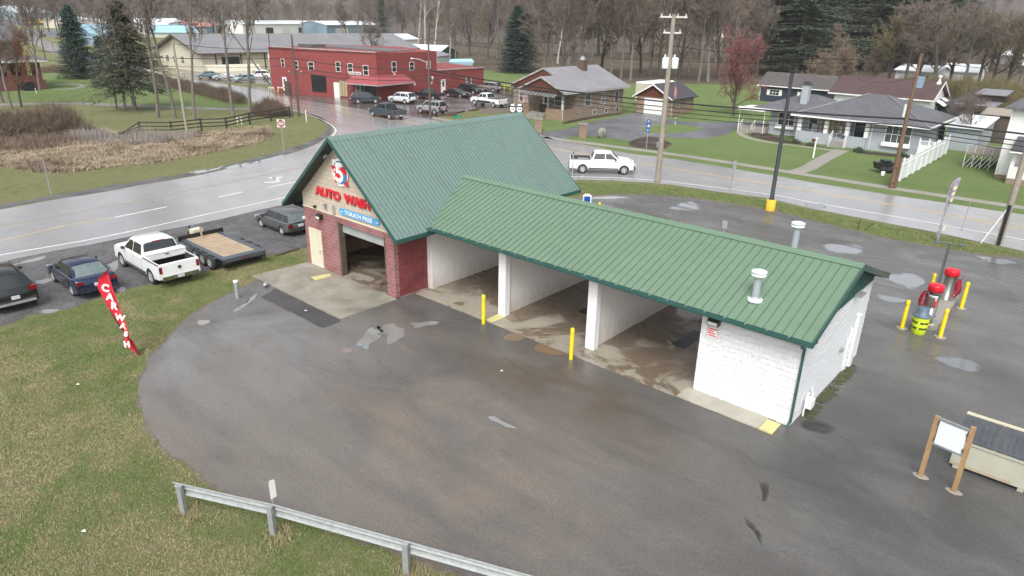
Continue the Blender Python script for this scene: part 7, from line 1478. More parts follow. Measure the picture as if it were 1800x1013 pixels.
# --- long grey shed and other buildings behind
ls = thing('long_shed', 'long cream metal shed with a wide grey roof behind the red shop', 'building', (-155.0, 54.0, 0))
b = MB(); b.box(0, 22.6, 0, 62, 0, 4.0); b.prism([(0, .0, 4.0), (22.6, .0, 4.0), (11.3, .0, 7.4)], (0, .3, 0)); b.prism([(0, 62, 4.0), (22.6, 62, 4.0), (11.3, 62, 7.4)], (0, .3, 0)); b.build('wall', m['creamwall'], ls)
b = gable_roof_mb(-.7, 23.4, -1.2, 63, 4.1, 7.75, 'y', .2); b.build('roof', m['shedgrey'], ls)
b = MB(); b.prism([(11.3, -1.25, 7.8), (23.5, -1.25, 4.1), (23.5, -1.25, 3.7), (11.3, -1.25, 7.4)], (0, .1, 0)); b.prism([(11.3, -1.25, 7.8), (-.8, -1.25, 4.1), (-.8, -1.25, 3.7), (11.3, -1.25, 7.4)], (0, .1, 0)); b.box(23.4, 23.5, -1.2, 63, 3.8, 4.1); b.build('eave_trim', m['poledark'], ls)
for k in range(7): b = MB(); b.box(22.6, 22.75, 3+k*6, 3.3+k*6, 0, 4.0); b.build('column', m['poledark'], ls)
b = MB(); b.box(22.6, 22.66, 4.5, 8.8, 0, 3.2); b.build('bay_door', m['wglassd'], ls)
for k in range(3): window(ls, 5+k*4, .0, 2.2, 1.6, 1.5, 0, frame='white', glass='wglassd')
t = thing('fabric_tent', 'low tan fabric covered vehicle tent in front of the long shed', 'tent', G(410, 134), R_(80)); b = MB(); n = 8; b.prism([(-5.5, 2.2*math.cos(math.pi*k/n), 2.4*math.sin(math.pi*k/n)**.8) for k in range(n+1)], (11, 0, 0)); b.build('canvas', m['creamwall'], t)
def far_building(name, label, cat, l, rgt, eave, top, wall, roof, depth=14., group=None, extra=None, doors=0):
    """gabled building with its long front between two ground pixels"""
    A, B = Vector(G(*l)), Vector(G(*rgt)); d = B-A; a = math.atan2(d.y, d.x); W_ = d.length
    he = Hh(l[0], l[1], eave); t = thing(name, label, cat, (A.x, A.y, 0), a, group)
    dist = (A-CP.xy).length; hr = he+max(.6, (eave-top)*dist/CAM['f']*1.0+depth*.5*(CP.z-he)/dist)
    b = MB(); b.box(0, W_, 0, depth, 0, he); b.prism([(0, 0, he), (0, depth, he), (0, depth/2, hr)], (W_, 0, 0)); b.build('wall', m[wall], t)
    b = gable_roof_mb(-.5, W_+.5, -.6, depth+.6, he, hr+.1, 'x', .2); b.build('roof', m[roof], t)
    for k in range(doors):
        b = MB(); x = W_*(k+.5)/doors; b.box(x-W_/doors*.22, x+W_/doors*.22, -.1, -.02, .2, he*.62); b.build('bay_door', m['wglassd' if k % 2 else 'offwhite'], t)
    return t
FB = [('warehouse', 'blue grey warehouse with a bright white roof on the far left', 'warehouse', (31, 45), (96, 43), 22, 14, 'bluegrey', 'whiteroof', 26, 3),
 ('warehouse', 'white roofed warehouse at the extreme far left behind the brick house', 'warehouse', (-30, 42), (28, 38), 26, 12, 'offwhite', 'whiteroof', 25, 0),
 ('white_canopy', 'small white pointed canopy roof at the top left', 'canopy', (24, 26), (46, 26), 10, 2, 'bluegrey', 'whiteroof', 20, 0),
 ('long_building', 'long pale green low building behind the spruce', 'building', (118, 50), (168, 48), 39, 33, 'creamwall', 'whiteroof', 14, 3),
 ('small_house', 'tiny house with a white roof on the hill foot behind the hemlock', 'house', (192, 34), (212, 33), 28, 23, 'brick', 'whiteroof', 12, 0),
 ('white_building', 'white two storey building above the blue roof', 'building', (176, 58), (200, 56), 41, 36, 'offwhite', 'offwhite', 14, 2),
 ('blue_roof_building', 'low building with a pale blue roof between the spruce and the hemlock', 'building', (166, 80), (222, 76), 63, 49, 'bluegrey', 'blueroof', 9, 4),
 ('hangar', 'wide cream building with a white hipped roof behind the bare trees', 'building', (255, 60), (340, 58), 44, 36, 'creamwall', 'whiteroof', 24, 3),
 ('blue_roof_building', 'pale blue roofed shed right behind the hemlock', 'building', (262, 66), (348, 66), 57, 49, 'offwhite', 'blueroof', 20, 0),
 ('red_roof_building', 'long building with a faded red roof and pale blue wall', 'building', (340, 60), (402, 58), 47, 41, 'bluegrey', 'redroof', 20, 2),
 ('warehouse', 'long white warehouse behind the left part of the long shed roof', 'warehouse', (428, 60), (570, 58), 42, 38, 'whitesiding', 'whiteroof', 24, 5),
 ('warehouse', 'grey warehouse with a bright flat white roof behind the long shed', 'warehouse', (575, 60), (672, 58), 44, 39, 'bluegrey', 'whiteroof', 26, 2),
 ('small_house', 'small pale gabled house among the trees above the warehouses', 'house', (498, 42), (514, 41), 34, 28, 'offwhite', 'shingle_brown', 9, 0),
 ('small_house', 'small brown roofed house right of the pale gabled house', 'house', (518, 42), (533, 41), 35, 29, 'whitesiding', 'shingle_brown', 9, 0),
 ('small_house', 'small house with a white roof between warehouse and conifer', 'house', (540, 44), (556, 43), 36, 31, 'bluegrey', 'whiteroof', 9, 0),
 ('small_house', 'small grey house right of the conifer on the hillside', 'house', (622, 43), (640, 42), 33, 27, 'offwhite', 'shingle_grey', 9, 0),
 ('metal_shed', 'white metal shed behind the right end of the long shed', 'shed', (690, 84), (735, 82), 70, 63, 'whitesiding', 'whiteroof', 12, 1),
 ('green_gable_shed', 'white roofed building with a green gable behind the red shop', 'shed', (680, 108), (768, 112), 92, 82, 'greenpaint', 'whiteroof', 14, 0),
 ('white_shed', 'small white shed at the right rear corner of the red shop', 'shed', (768, 122), (790, 119), 99, 95, 'whitesiding', 'tinroof', 6, 1),
 ('far_house', 'white house glimpsed through the trees at the top centre', 'house', (995, 62), (1030, 60), 44, 36, 'whitesiding', 'whiteroof', 10, 0),
 ('far_house', 'white trailer home seen through the bare trees right of the transformer pole', 'house', (1085, 58), (1120, 60), 50, 44, 'whitesiding', 'whiteroof', 8, 0),
 ('far_house', 'pale house behind the trees left of the reddish tree', 'house', (1255, 66), (1290, 68), 52, 44, 'offwhite', 'whiteroof', 9, 0),
 ('far_house', 'grey house glimpsed at the top right of the transformer pole', 'house', (1255, 30), (1280, 30), 22, 16, 'offwhite', 'shingle_grey', 9, 0),
 ('mobile_home', 'long white mobile home behind the maroon roofed house', 'mobile home', (1572, 140), (1640, 146), 122, 116, 'whitesiding', 'whiteroof', 7, 2),
 ('mobile_home', 'pale mobile home with a dark porch right of the bare trees', 'mobile home', (1655, 142), (1715, 146), 124, 116, 'whitesiding', 'whiteroof', 7, 2),
 ('far_house', 'pale blue house behind the pines', 'house', (1540, 68), (1600, 70), 42, 30, 'bluegrey', 'whiteroof', 10, 2),
 ('far_house', 'white house low between the pine trunks', 'house', (1470, 66), (1510, 68), 50, 42, 'whitesiding', 'shingle_grey', 10, 2),
 ('far_house', 'white cottage behind the dense brush at the upper right', 'house', (1600, 104), (1640, 106), 84, 74, 'whitesiding', 'shingle_grey', 9, 2),
 ('far_house', 'white house behind the brush at the right edge', 'house', (1755, 112), (1795, 116), 96, 88, 'whitesiding', 'whiteroof', 8, 1)]
for nm, lb, ct_, l, rg, ev, tp, wl_, rf_, dp, dn in FB: far_building(nm, lb, ct_, l, rg, ev, tp, wl_, rf_, dp, None, None, dn)
# yellow machines in front of the far warehouse
for k, (px, py) in enumerate(((36, 44), (52, 45), (72, 44), (90, 45), (104, 45), (112, 42), (10, 32))):
    lbs = ['leftmost yellow loader before the blue grey warehouse', 'yellow excavator second from the left before the warehouse', 'yellow machine in the middle of the warehouse yard', 'small yellow digger near the right corner of the warehouse', 'yellow loader just right of the warehouse', 'large yellow digger by the far utility pole', 'yellow machine beside the far left white roof']
    x, y = G(px, py); t = thing('yellow_machine', lbs[k], 'digger', (x, y, 0), RZ+.4*(-1)**k, 'yellow machines in the far yard'); s = 1.6
    b = MB(); b.box(-2*s, 1.2*s, -1*s, 1*s, .8*s, 1.7*s); b.box(-.5*s, .6*s, -.8*s, .8*s, 1.7*s, 2.8*s); b.build('body', m['yellowmach'], t)
    b = MB(); b.path([(1.0*s, 0, 1.5*s), (2.2*s, 0, 3.2*s), (3.6*s, 0, 2.0*s), (3.5*s, 0, .6*s)], .18*s, 5); b.build('arm', m['yellowmach'], t); b = MB(); b.box(-1.9*s, 1.4*s, -1.2*s, -.7*s, 0, .8*s); b.box(-1.9*s, 1.4*s, .7*s, 1.2*s, 0, .8*s); b.build('track', m['rubber'], t)
t = thing('pontoon_boat', 'pale blue covered boat on a trailer behind the red shop', 'boat', G(810, 121), RZ); b = MB(); b.prism([(-3.2, -1.1, .9), (3.0, -1.1, .9), (3.6, -.9, 1.9), (-3.0, -1.1, 1.7)], (0, 2.2, 0)); b.build('hull', m['bluegrey'], t); b = MB(); b.prism([(-3.0, -1.1, 1.7), (3.5, -.95, 1.9), (2.8, -.4, 2.5), (-2.6, -.4, 2.3)], (0, 1.6, 0)); b.build('cover', m['blueroof'], t); b = MB(); b.box(-3, 3.4, -.9, .9, .5, .8); b.build('trailer_frame', m['galvd'], t)
ORD = ['first', 'second', 'third', 'fourth', 'fifth', 'sixth', 'seventh', 'eighth', 'ninth', 'tenth', 'eleventh', 'twelfth']
# ------------------------------------------------------------------ trees and plants
def seg(vs, fs, p0, p1, r0, r1, n=3):
    d = (p1-p0); t = d.normalized() if d.length else Vector((0, 0, 1)); up = Vector((0, 0, 1)) if abs(t.z) < .9 else Vector((1, 0, 0)); a = t.cross(up).normalized(); b = t.cross(a); k0 = len(vs)
    for p, r in ((p0, r0), (p1, r1)):
        for k in range(n): q = 2*math.pi*k/n; vs.append(tuple(p+(a*math.cos(q)+b*math.sin(q))*r))
    for k in range(n): fs.append((k0+k, k0+(k+1) % n, k0+n+(k+1) % n, k0+n+k))
def mesh_raw(name, vs, fs, mat):
    me = bpy.data.meshes.new(name); me.from_pydata(vs, [], fs); me.materials.append(mat); me.update(); return me
def bare_tree_meshes(seed, H=14., R0=.26, spread=.75, first=.3, counts=(13, 8, 6, 5), vase=False, droop=0.0, twigr=.028, multi=1, lens=(.42, .42, .42, .5)):
    rnd = random.Random(seed); tv, tf, cv, cf = [], [], [], []
    def grow(p, d, L_, r, lev):
        ns = (7, 4, 3, 2, 1)[lev]; pts = [p]; dd = d.copy(); rs = [r]
        for k in range(ns):
            wob = (.05, .16, .22, .25, .2)[lev]
            dd = (dd+Vector((rnd.gauss(0, wob), rnd.gauss(0, wob), rnd.gauss(0, wob)+(.10 if lev > 0 else .02)-droop*lev*.1))).normalized(); pts.append(pts[-1]+dd*(L_/ns)); rs.append(r*(1-.75*(k+1)/ns) if lev else r*(1-.7*(k+1)/ns))
        V, F = (tv, tf) if lev <= 1 else (cv, cf); nn = (7, 4, 3, 3, 3)[lev]
        for k in range(ns): seg(V, F, pts[k], pts[k+1], max(rs[k], twigr*.7), max(rs[k+1], twigr*.5), nn)
        if lev >= len(counts): return
        for c in range(counts[lev]):
            q = (first+(1-first)*((c+rnd.random())/counts[lev])) if lev == 0 else rnd.uniform(.25, 1.0)
            i = min(ns-1, int(q*ns)); f_ = q*ns-i; pp = pts[i].lerp(pts[i+1], min(1, f_)); ax = (pts[i+1]-pts[i]).normalized()
            az = rnd.uniform(0, 2*math.pi); up = Vector((0, 0, 1)) if abs(ax.z) < .9 else Vector((1, 0, 0)); a = ax.cross(up).normalized(); b = ax.cross(a); side = a*math.cos(az)+b*math.sin(az)
            sp = spread*rnd.uniform(.7, 1.25) if lev == 0 else rnd.uniform(.5, 1.0)
            nd = (ax+side*sp*(1.15 if lev == 0 and q < .6 else .9)).normalized()
            ll = L_*lens[lev]*rnd.uniform(.65, 1.15)*((1.15-.55*q) if lev == 0 else 1); grow(pp, nd, ll, rs[i]*.5*rnd.uniform(.7, 1), lev+1)
    for k in range(multi):
        d = Vector((rnd.uniform(-.5, .5), rnd.uniform(-.5, .5), 1)).normalized() if multi > 1 else Vector((0, 0, 1)); grow(Vector((rnd.uniform(-.3, .3), rnd.uniform(-.3, .3), -.1)) if multi > 1 else Vector((0, 0, -.1)), d, H, R0, 0)
    return (tv, tf), (cv, cf)
TREES = {}
def tree_kind(key, barkm, twigm, **k):
    (a, b), (c, d) = bare_tree_meshes(**k); TREES[key] = (mesh_raw('trunk', a, b, m[barkm]), mesh_raw('crown', c, d, m[twigm]))
def put_tree(key, x, y, h, label, group=None, rz=None, lean=(0, 0), name='bare_tree', cat='tree', wide=1.0, twig=None, base=14.):
    rz = rz if rz is not None else (x*7.3+y*3.1) % 6.28
    t = thing(name, label, cat, (x, y, 0), 0, group); s = h/base; t.rotation_euler = (lean[0], lean[1], rz); t.scale = (s*wide, s*wide, s)
    for nm, me in zip(('trunk', 'crown'), TREES[key]):
        if twig and nm == 'crown':
            me = me.copy(); me.materials.clear(); me.materials.append(m[twig])
        o = bpy.data.objects.new(nm, me); col.objects.link(o); o.parent = t
    return t
tree_kind('a', 'bark', 'twig', seed=1, H=12.5, spread=.9, first=.28, counts=(15, 9, 7, 5), lens=(.5, .45, .45, .55))
tree_kind('b', 'bark', 'twig', seed=2, H=13, spread=.7, first=.35, counts=(14, 9, 7, 5), lens=(.48, .45, .45, .5))
tree_kind('c', 'barkd', 'twig', seed=3, H=11.5, spread=1.05, first=.22, R0=.3, counts=(15, 9, 7, 5), lens=(.52, .45, .45, .5))
tree_kind('d', 'bark', 'twigtan', seed=4, H=12.5, spread=.7, first=.22, counts=(15, 8, 7, 5))
tree_kind('e', 'bark', 'twigtan', seed=9, H=7.5, spread=.8, first=.1, multi=4, R0=.16, counts=(11, 8, 7, 5), lens=(.6, .45, .45, .5))
tree_kind('bir', 'barkw', 'twig', seed=5, H=13.5, spread=.5, first=.45, counts=(12, 6, 5, 4))
tree_kind('r', 'barkd', 'twigred', seed=6, H=8.5, spread=.75, first=.10, counts=(26, 10, 8, 5), R0=.26, lens=(.85, .42, .4, .45))
tree_kind('o', 'barkd', 'twigolive', seed=7, H=11, spread=.9, first=.2, counts=(14, 8, 7, 4), R0=.28, lens=(.55, .45, .42, .5))
tree_kind('tall', 'bark', 'twig', seed=8, H=13.5, spread=.5, first=.42, counts=(12, 6, 5, 4), R0=.17, lens=(.36, .45, .45, .5))
def pt(px, py): return G(px, py)
# tall bare trees on the left lawn
LT = [(220, 195, 15, (0, -.12)), (278, 207, 19, (.03, -.12)), (309, 208, 17.5, (.02, -.03)), (342, 210, 17, (0, -.06)), (411, 207, 18, (.05, -.05)), (439, 208, 19, (.02, -.03)), (205, 192, 12, (0, -.1))]
LB = ['slim bare tree right beside the hemlock trunk, bending left', 'dark trunked tall bare tree between hemlock and pale pole', 'bare tree just left of the pale leaning pole', 'thin bare tree just right of the pale leaning pole', 'slim crooked bare tree left of the rail fence marker posts', 'tallest forked bare tree by the end of the hedge', 'small bare tree left of the hemlock trunk']
for (px, py, h, ln), lb in zip(LT, LB): put_tree('tall', *pt(px, py), h, lb, 'bare trees on the left lawn', lean=ln)
put_tree('a', *pt(22, 193), 15, 'bare grey tree in front of the brick house, leftmost', 'bare trees by the brick house', wide=.7); put_tree('c', *pt(38, 189), 9.5, 'small rust leaved tree before the brick porch', wide=.8, twig='twigrust')
put_tree('b', *pt(70, 160), 15, 'slender bare tree right of the brick house porch', wide=.7); put_tree('b', *pt(5, 180), 17, 'bare tree at the left edge in front of the brick house', wide=.8)
put_tree('r', -18.9, 78.6, 12.5, 'round red budding tree on the lawn behind the driveway', wide=.8); 
put_tree('e', *pt(830, 122), 9, 'spreading bare shrub tree behind the red shop roof') if False else put_tree('c', *pt(655, 120), 10.5, 'spreading bare tree rising behind the red shop parapet')
# pale sycamores
for (px, py, h, lb) in ((735, 95, 25, 'pale trunked sycamore left of the three behind the shop'), (748, 93, 26, 'tallest pale trunked sycamore behind the shop'), (763, 100, 24, 'pale trunked sycamore right of the three behind the shop'), (790, 112, 19, 'pale trunked tree beside the small white shed'), (980, 112, 22, 'pale trunked tree in the wood behind the cottage roof')):
    put_tree('bir', *pt(px, py), h, lb, 'pale trunked trees', wide=.8)
# the wood behind the cottage and garage: single trunks one can tell apart
rnd = random.Random(11); GW = 'bare trees in the wood behind the houses'
LBW = 'bare grey brown tree standing in the dense wood behind the cottage and garage'
row = [(px, 128+rnd.uniform(-9, 9)) for px in range(955, 1330, 17)]
for i, (px, py) in enumerate(row): put_tree('abcd'[i % 4], *pt(px, py+8), rnd.uniform(17, 24), LBW, GW, wide=rnd.uniform(.8, 1.1))
for i, px in enumerate(range(880, 1340, 15)): put_tree('bdac'[i % 4], *pt(px+rnd.uniform(-8, 8), 104+rnd.uniform(-9, 9)), rnd.uniform(18, 25), LBW, GW, wide=rnd.uniform(.9, 1.2))
for i, px in enumerate(range(780, 1350, 18)): put_tree('dabc'[i % 4], *pt(px+rnd.uniform(-8, 8), 80+rnd.uniform(-6, 6)), rnd.uniform(18, 26), 'bare tree in the deeper rows of the wood at the top centre', 'bare trees deep in the wood', wide=rnd.uniform(1., 1.3))
LBR = 'bare tree in the thicket left of the cottage, behind the shop lot'
for i, (px, py) in enumerate(((800, 118), (815, 108), (842, 116), (858, 104), (893, 112), (905, 122), (782, 100), (826, 98))): put_tree('abdc'[i % 4], *pt(px, py), rnd.uniform(13, 19), ORD[i]+' bare tree of the thicket left of the cottage, behind the shop lot', 'bare trees left of the cottage', wide=.85)
LBS = 'bare tree behind the warehouses along the foot of the hill'
for i in range(70):
    px = 60+i*12+rnd.uniform(-6, 6)
    put_tree('abcd'[i % 4], *pt(px, 54+rnd.uniform(-6, 6) + (8 if px > 600 else 0)), rnd.uniform(16, 24), LBS, 'bare trees along the foot of the hill', wide=1.2)
LBQ = 'bare tree among the brush at the upper right behind the carports'
for i, (px, py) in enumerate(((1560, 150), (1590, 152), (1612, 150), (1640, 160), (1668, 150), (1690, 154), (1718, 150), (1742, 158), (1765, 164), (1790, 166), (1650, 128), (1700, 122), (1740, 126), (1780, 130), (1610, 110), (1670, 104), (1730, 100), (1785, 104))):
    put_tree('oaoc'[i % 4], *pt(px, py), rnd.uniform(13, 18), ORD[i]+' tree from the left in the brush behind the carports' if i < 10 else ORD[i-10]+' tree of the farther row in the upper right brush', 'trees among the upper right brush', wide=1.25)
for (px, py, h, k, lb, wd) in ((1440, 158, 10.5, 'e', 'broad tan shrub tree left of the maroon roofed house', 1.0), (1480, 150, 11.5, 'e', 'tall tan shrub tree behind the maroon roof', 1.1), (1530, 148, 11, 'e', 'tan bare tree above the maroon roof ridge', 1.0), (1465, 140, 12, 'd', 'second tan tree behind the dark blue cottage', .9), (1700, 262, 6.2, 'c', 'small bare tree beside the end of the picket fence', .75), (1538, 262, 2.4, 'a', 'tiny bare sapling before the grey house wall', .8), (1665, 250, 5.0, 'c', 'small bare tree behind the white picket fence', .9)):
    put_tree(k, *pt(px, py), h, lb, None, wide=wd)
# conifers
def conifer_mesh(seed, H=12., R=3.0, base=.08, n=2600, size=.34, shape=1.0, droop=.35, irregular=.25, trunk=.2, layers=None):
    rnd = random.Random(seed); vs, fs, tv, tf = [], [], [], []
    seg(tv, tf, Vector((0, 0, -.1)), Vector((0, 0, H*.97)), trunk, .03, 7)
    nb = n//22
    for i in range(nb):
        q = ((i+rnd.random())/nb); zb = H*(base+(1-base)*q*.985); 
        if layers: zb += .35*math.sin(zb*layers)
        env = R*((1-q)**shape)*(1+rnd.gauss(0, irregular))+.15; az = rnd.uniform(0, 2*math.pi); d = Vector((math.cos(az), math.sin(az), 0)); tip = Vector((0, 0, zb))+d*env+Vector((0, 0, -droop*env*rnd.uniform(.6, 1.2)+.15*env)); p0 = Vector((0, 0, zb))
        seg(tv, tf, p0, tip, .035, .012, 3)
        side = Vector((-d.y, d.x, 0))
        for k in range(22):
            s = rnd.uniform(.25, 1.05); w_ = .42*env*s*(1.15-s)+.12; p = p0.lerp(tip, s)+side*rnd.uniform(-w_, w_)+Vector((0, 0, rnd.uniform(-.12, .1)))
            a = rnd.uniform(0, 2*math.pi); sz = size*rnd.uniform(.5, 1.2); u = (d*math.cos(a)+side*math.sin(a)+Vector((0, 0, rnd.uniform(-.6, .3)))).normalized()*sz; v = u.cross(Vector((rnd.gauss(0, .5), rnd.gauss(0, .5), 1))).normalized()*sz*.30; k0 = len(vs)
            vs += [tuple(p-v*.6), tuple(p+u*.55-v), tuple(p+u*1.15), tuple(p+u*.5+v), tuple(p+v*.6)]; fs.append((k0, k0+1, k0+2, k0+3, k0+4))
    return (tv, tf), (vs, fs)
def conifer_kind(key, barkm, leafm, **k):
    (a, b), (c, d) = conifer_mesh(**k); TREES[key] = (mesh_raw('trunk', a, b, m[barkm]), mesh_raw('crown', c, d, m[leafm]))
conifer_kind('spruce', 'barkd', 'spruce', seed=1, H=12, R=4.0, base=.03, n=22000, size=.27, shape=.62, droop=.2, irregular=.14)
conifer_kind('hem', 'bark', 'hemlock', seed=2, H=12, R=3.9, base=.20, n=15000, size=.26, shape=.55, droop=.45, irregular=.25, trunk=.28)
conifer_kind('pine', 'bark', 'pine', seed=3, H=12, R=2.9, base=.12, n=14000, size=.21, shape=.45, droop=.25, irregular=.35, layers=3.2)
conifer_kind('pine2', 'bark', 'pine', seed=4, H=12, R=3.2, base=.22, n=12000, size=.21, shape=.5, droop=.2, irregular=.45, layers=2.4)
conifer_kind('sparse', 'bark', 'hemlock', seed=5, H=12, R=2.9, base=.55, n=1500, size=.34, shape=.45, droop=.05, irregular=.35, layers=2.6)
def put_con(key, px, py, h, label, group=None, wide=1., world=None): x, y = world or pt(px, py); return put_tree(key, x, y, h, label, group, name='conifer', wide=wide, base=12.)
put_con('spruce', 143, 138, 13.5, 'dense blue green spruce beside the brick house lawn', wide=.86)
put_con('hem', 238, 194, 14.0, 'large olive hemlock with a bare lower trunk on the left lawn', wide=.92)
put_con('spruce', 190, 153, 8.5, 'dark rounded evergreen between the spruce and the hemlock', wide=.9)
put_con('spruce', 908, 128, 15.5, 'dark evergreen clump left behind the stone cottage', wide=.9); put_con('hem', 925, 122, 14, 'second dark evergreen behind the stone cottage roof', wide=.8)
put_con('pine', 674, 76, 20, 'dark conifer behind the end of the long shed', wide=.75); put_con('pine', 600, 52, 22, 'far dark conifer above the warehouse roofs', wide=.8)
PN = [(1372, 128, 21, 'pine', 1.0), (1398, 132, 22, 'pine', .95), (1425, 126, 21, 'pine2', 1.0), (1352, 122, 18, 'pine2', .9), (1455, 120, 23, 'pine', 1.0), (1490, 118, 22, 'pine2', 1.1), (1525, 122, 24, 'pine', .95), (1562, 122, 24, 'pine2', 1.1), (1590, 116, 25, 'pine', 1.1), (1625, 112, 25, 'pine', 1.0), (1648, 108, 24, 'pine2', 1.0), (1680, 100, 23, 'pine', .9)]
for i, px in enumerate(range(1345, 1660, 26)): put_con('pine' if i % 2 else 'pine2', px, 108+5*(i % 3), 27+2*(i % 2), ORD[i % 12]+(' pine' if i < 12 else ' far pine')+' from the left in the rear row of tall pines behind the houses', 'tall pines behind the houses', 1.35)
PR_ = sorted(p[0] for p in PN)
for i, (px, py, h, k, wd) in enumerate(PN): put_con(k, px, py+3, h*1.3, ORD[PR_.index(px)]+' tall dark pine from the left in the group behind the houses', 'tall pines behind the houses', wd*1.25)
put_con('sparse', 1730, 118, 17, 'sparse flat topped pine at the upper right', wide=.9)
# hedge, brush and reeds
def stems_mesh(n, wx, wy, h, seed, fan=.5, r=.012, twig=4):
    rnd = random.Random(seed); vs, fs = [], []
    for i in range(n):
        x, y = rnd.uniform(-wx, wx), rnd.uniform(-wy, wy); e = max(0.15, 1-(x/wx)**2*.55-(y/wy)**2*.4); hh_ = h*e*rnd.uniform(.6, 1.05); p = Vector((x*.8, y*.8, 0)); q = Vector((x*.8+x*fan*.4+rnd.gauss(0, .2)*h*fan, y*.8+y*fan*.4+rnd.gauss(0, .2)*h*fan, hh_)); seg(vs, fs, p, q, r*1.4, r*.6, 3)
        for k in range(twig):
            s = rnd.uniform(.35, .95); b = p.lerp(q, s); e2 = b+Vector((rnd.gauss(0, .3), rnd.gauss(0, .3), rnd.uniform(.2, .6)))*h*.22; seg(vs, fs, b, e2, r*.8, r*.4, 3)
    return vs, fs
def shrub(name, label, cat, px, py, wx, wy, h, n, mat, rz=0, seed=0, **k):
    t = thing(name, label, cat, pt(px, py), rz); vs, fs = stems_mesh(n, wx, wy, h, seed or int(px), **k); o = bpy.data.objects.new('stems', mesh_raw('stems', vs, fs, m[mat])); col.objects.link(o); o.parent = t
shrub('brush_thicket', 'brown leafless brush thicket at the left edge of the dry field', 'bush', 25, 236, 4.2, 3.2, 2.9, 800, 'brush', fan=.3, r=.02); shrub('brush_thicket', 'tall fanning brush thicket right of the leftmost thicket', 'bush', 95, 232, 3.8, 3.0, 3.5, 800, 'brush', fan=.45, r=.02)
A, B = Vector(pt(285, 150)), Vector(pt(425, 184)); n = 7
hd_ = thing('hedge', 'long leafless brown hedge between the left lawn and the side street', 'hedge', (A.x, A.y, 0), math.atan2((B-A).y, (B-A).x)); Lh = (B-A).length; rnd = random.Random(3); vs, fs = [], []
for i in range(5200):
    x = rnd.uniform(0, Lh); y = rnd.gauss(0, .8); hh_ = 1.9*max(.2, 1-(y/2.2)**2)*rnd.uniform(.6, 1.05)*(1+.12*math.sin(x*.7)); p = Vector((x, y, rnd.uniform(0, .8))); seg(vs, fs, p, p+Vector((rnd.gauss(0, .25), rnd.gauss(0, .25), hh_-p.z+.05)), .018, .01, 3)
o = bpy.data.objects.new('stems', mesh_raw('stems', vs, fs, m['brush'])); col.objects.link(o); o.parent = hd_
shrub('hedge', 'brown leafless shrub clump by the end of the rail fence', 'bush', 475, 203, 3.0, 2.0, 2.4, 1100, 'brush', fan=.3, r=.016)
shrub('hedge', 'low brown hedge behind the brick house porch', 'hedge', 105, 128, 6, 1.6, 1.8, 700, 'brush', rz=RZ, fan=.2, r=.03)
BR = [(1690, 172, 5, 3, 4.5), (1740, 180, 5, 3, 5.0), (1775, 190, 4, 3, 4.5), (1640, 165, 4, 3, 4.0), (1795, 205, 3, 3, 4), (1600, 160, 4, 3, 3.5)]
for i, (px, py, wx, wy, h) in enumerate(BR): shrub('brush_thicket', ['olive brown thicket right above the carport roof', 'dense olive thicket behind the white house', 'thicket nearest the roof of the white house', 'thicket right of the maroon roof gable', 'thicket at the right edge above the white house roof', 'thicket between the pines and the maroon roof'][i], 'bush', px, py, wx, wy, h, 800, 'twigolive', fan=.5, r=.02, twig=7)
for (px, py, h, lb) in ((1398, 252, .6, 'small dark shrub at the left porch corner of the grey house'), (1425, 257, .55, 'small shrub in the bed before the porch wall'), (1508, 268, .7, 'small shrub right of the porch steps'), (1585, 276, .6, 'small dark shrub under the grey house window')):
    shrub('garden_shrub', lb, 'shrub', px, py, .5, .5, h, 120, 'hemlock', fan=.6, r=.02)
# ground cover
def inside(poly, x, y):
    c = False; n = len(poly); j = n-1
    for i in range(n):
        xi, yi = poly[i]; xj, yj = poly[j]
        if (yi > y) != (yj > y) and x < (xj-xi)*(y-yi)/(yj-yi)+xi: c = not c
        j = i
    return c
DRYP = [(-60, 247), (0, 249), (50, 240), (133, 218), (175, 226), (215, 236), (293, 237), (380, 232), (440, 224), (468, 222), (478, 236), (471, 246), (453, 252), (373, 269), (267, 288), (187, 296), (130, 303), (93, 304), (53, 301), (27, 296), (0, 292), (-60, 290)]
sheet('dry_field', DRYP, .007, m['drygrass'], jit=.35, step=.6)
from mathutils import noise as mnn
def mn_(x, y): return mnn.noise(Vector((x*.22, y*.22, 3)))+.5*mnn.noise(Vector((x*.9, y*.9, 8)))
def blades(name, poly, n, h, mat, seed, kind='stuff', wid=.02, lean=.5, per=4, clump=.12, dens=None, hvar=.5, mound=0.):
    rnd = random.Random(seed); from mathutils import noise as mn; xs = [p[0] for p in poly]; ys = [p[1] for p in poly]; vs, fs = [], []; c = 0; tries = 0
    while c < n and tries < n*12:
        tries += 1; x, y = rnd.uniform(min(xs), max(xs)), rnd.uniform(min(ys), max(ys))
        if not inside(poly, x, y): continue
        if dens and rnd.random() > dens(x, y): continue
        c += 1; hs_ = h*rnd.uniform(1-hvar, 1+hvar)*(1+mound*mn.noise(Vector((x*.55, y*.55, seed))))
        for k in range(per):
            a = rnd.uniform(0, 6.28); bx, by = x+rnd.gauss(0, clump), y+rnd.gauss(0, clump); l = lean*hs_*rnd.uniform(.3, 1.2); w_ = wid*rnd.uniform(.6, 1.3); ca, sa = math.cos(a), math.sin(a); k0 = len(vs)
            vs += [(bx-sa*w_, by+ca*w_, 0), (bx+sa*w_, by-ca*w_, 0), (bx+ca*l, by+sa*l, hs_*rnd.uniform(.7, 1.1))]; fs.append((k0, k0+1, k0+2))
    o = bpy.data.objects.new(name, mesh_raw(name, vs, fs, m[mat])); col.objects.link(o); o['kind'] = kind; return o
dp = [G(*p) for p in DRYP]
blades('dry_grass', dp, 17000, .20, 'straw', 1, wid=.03, per=5, clump=.16, lean=1.5, mound=1.2)
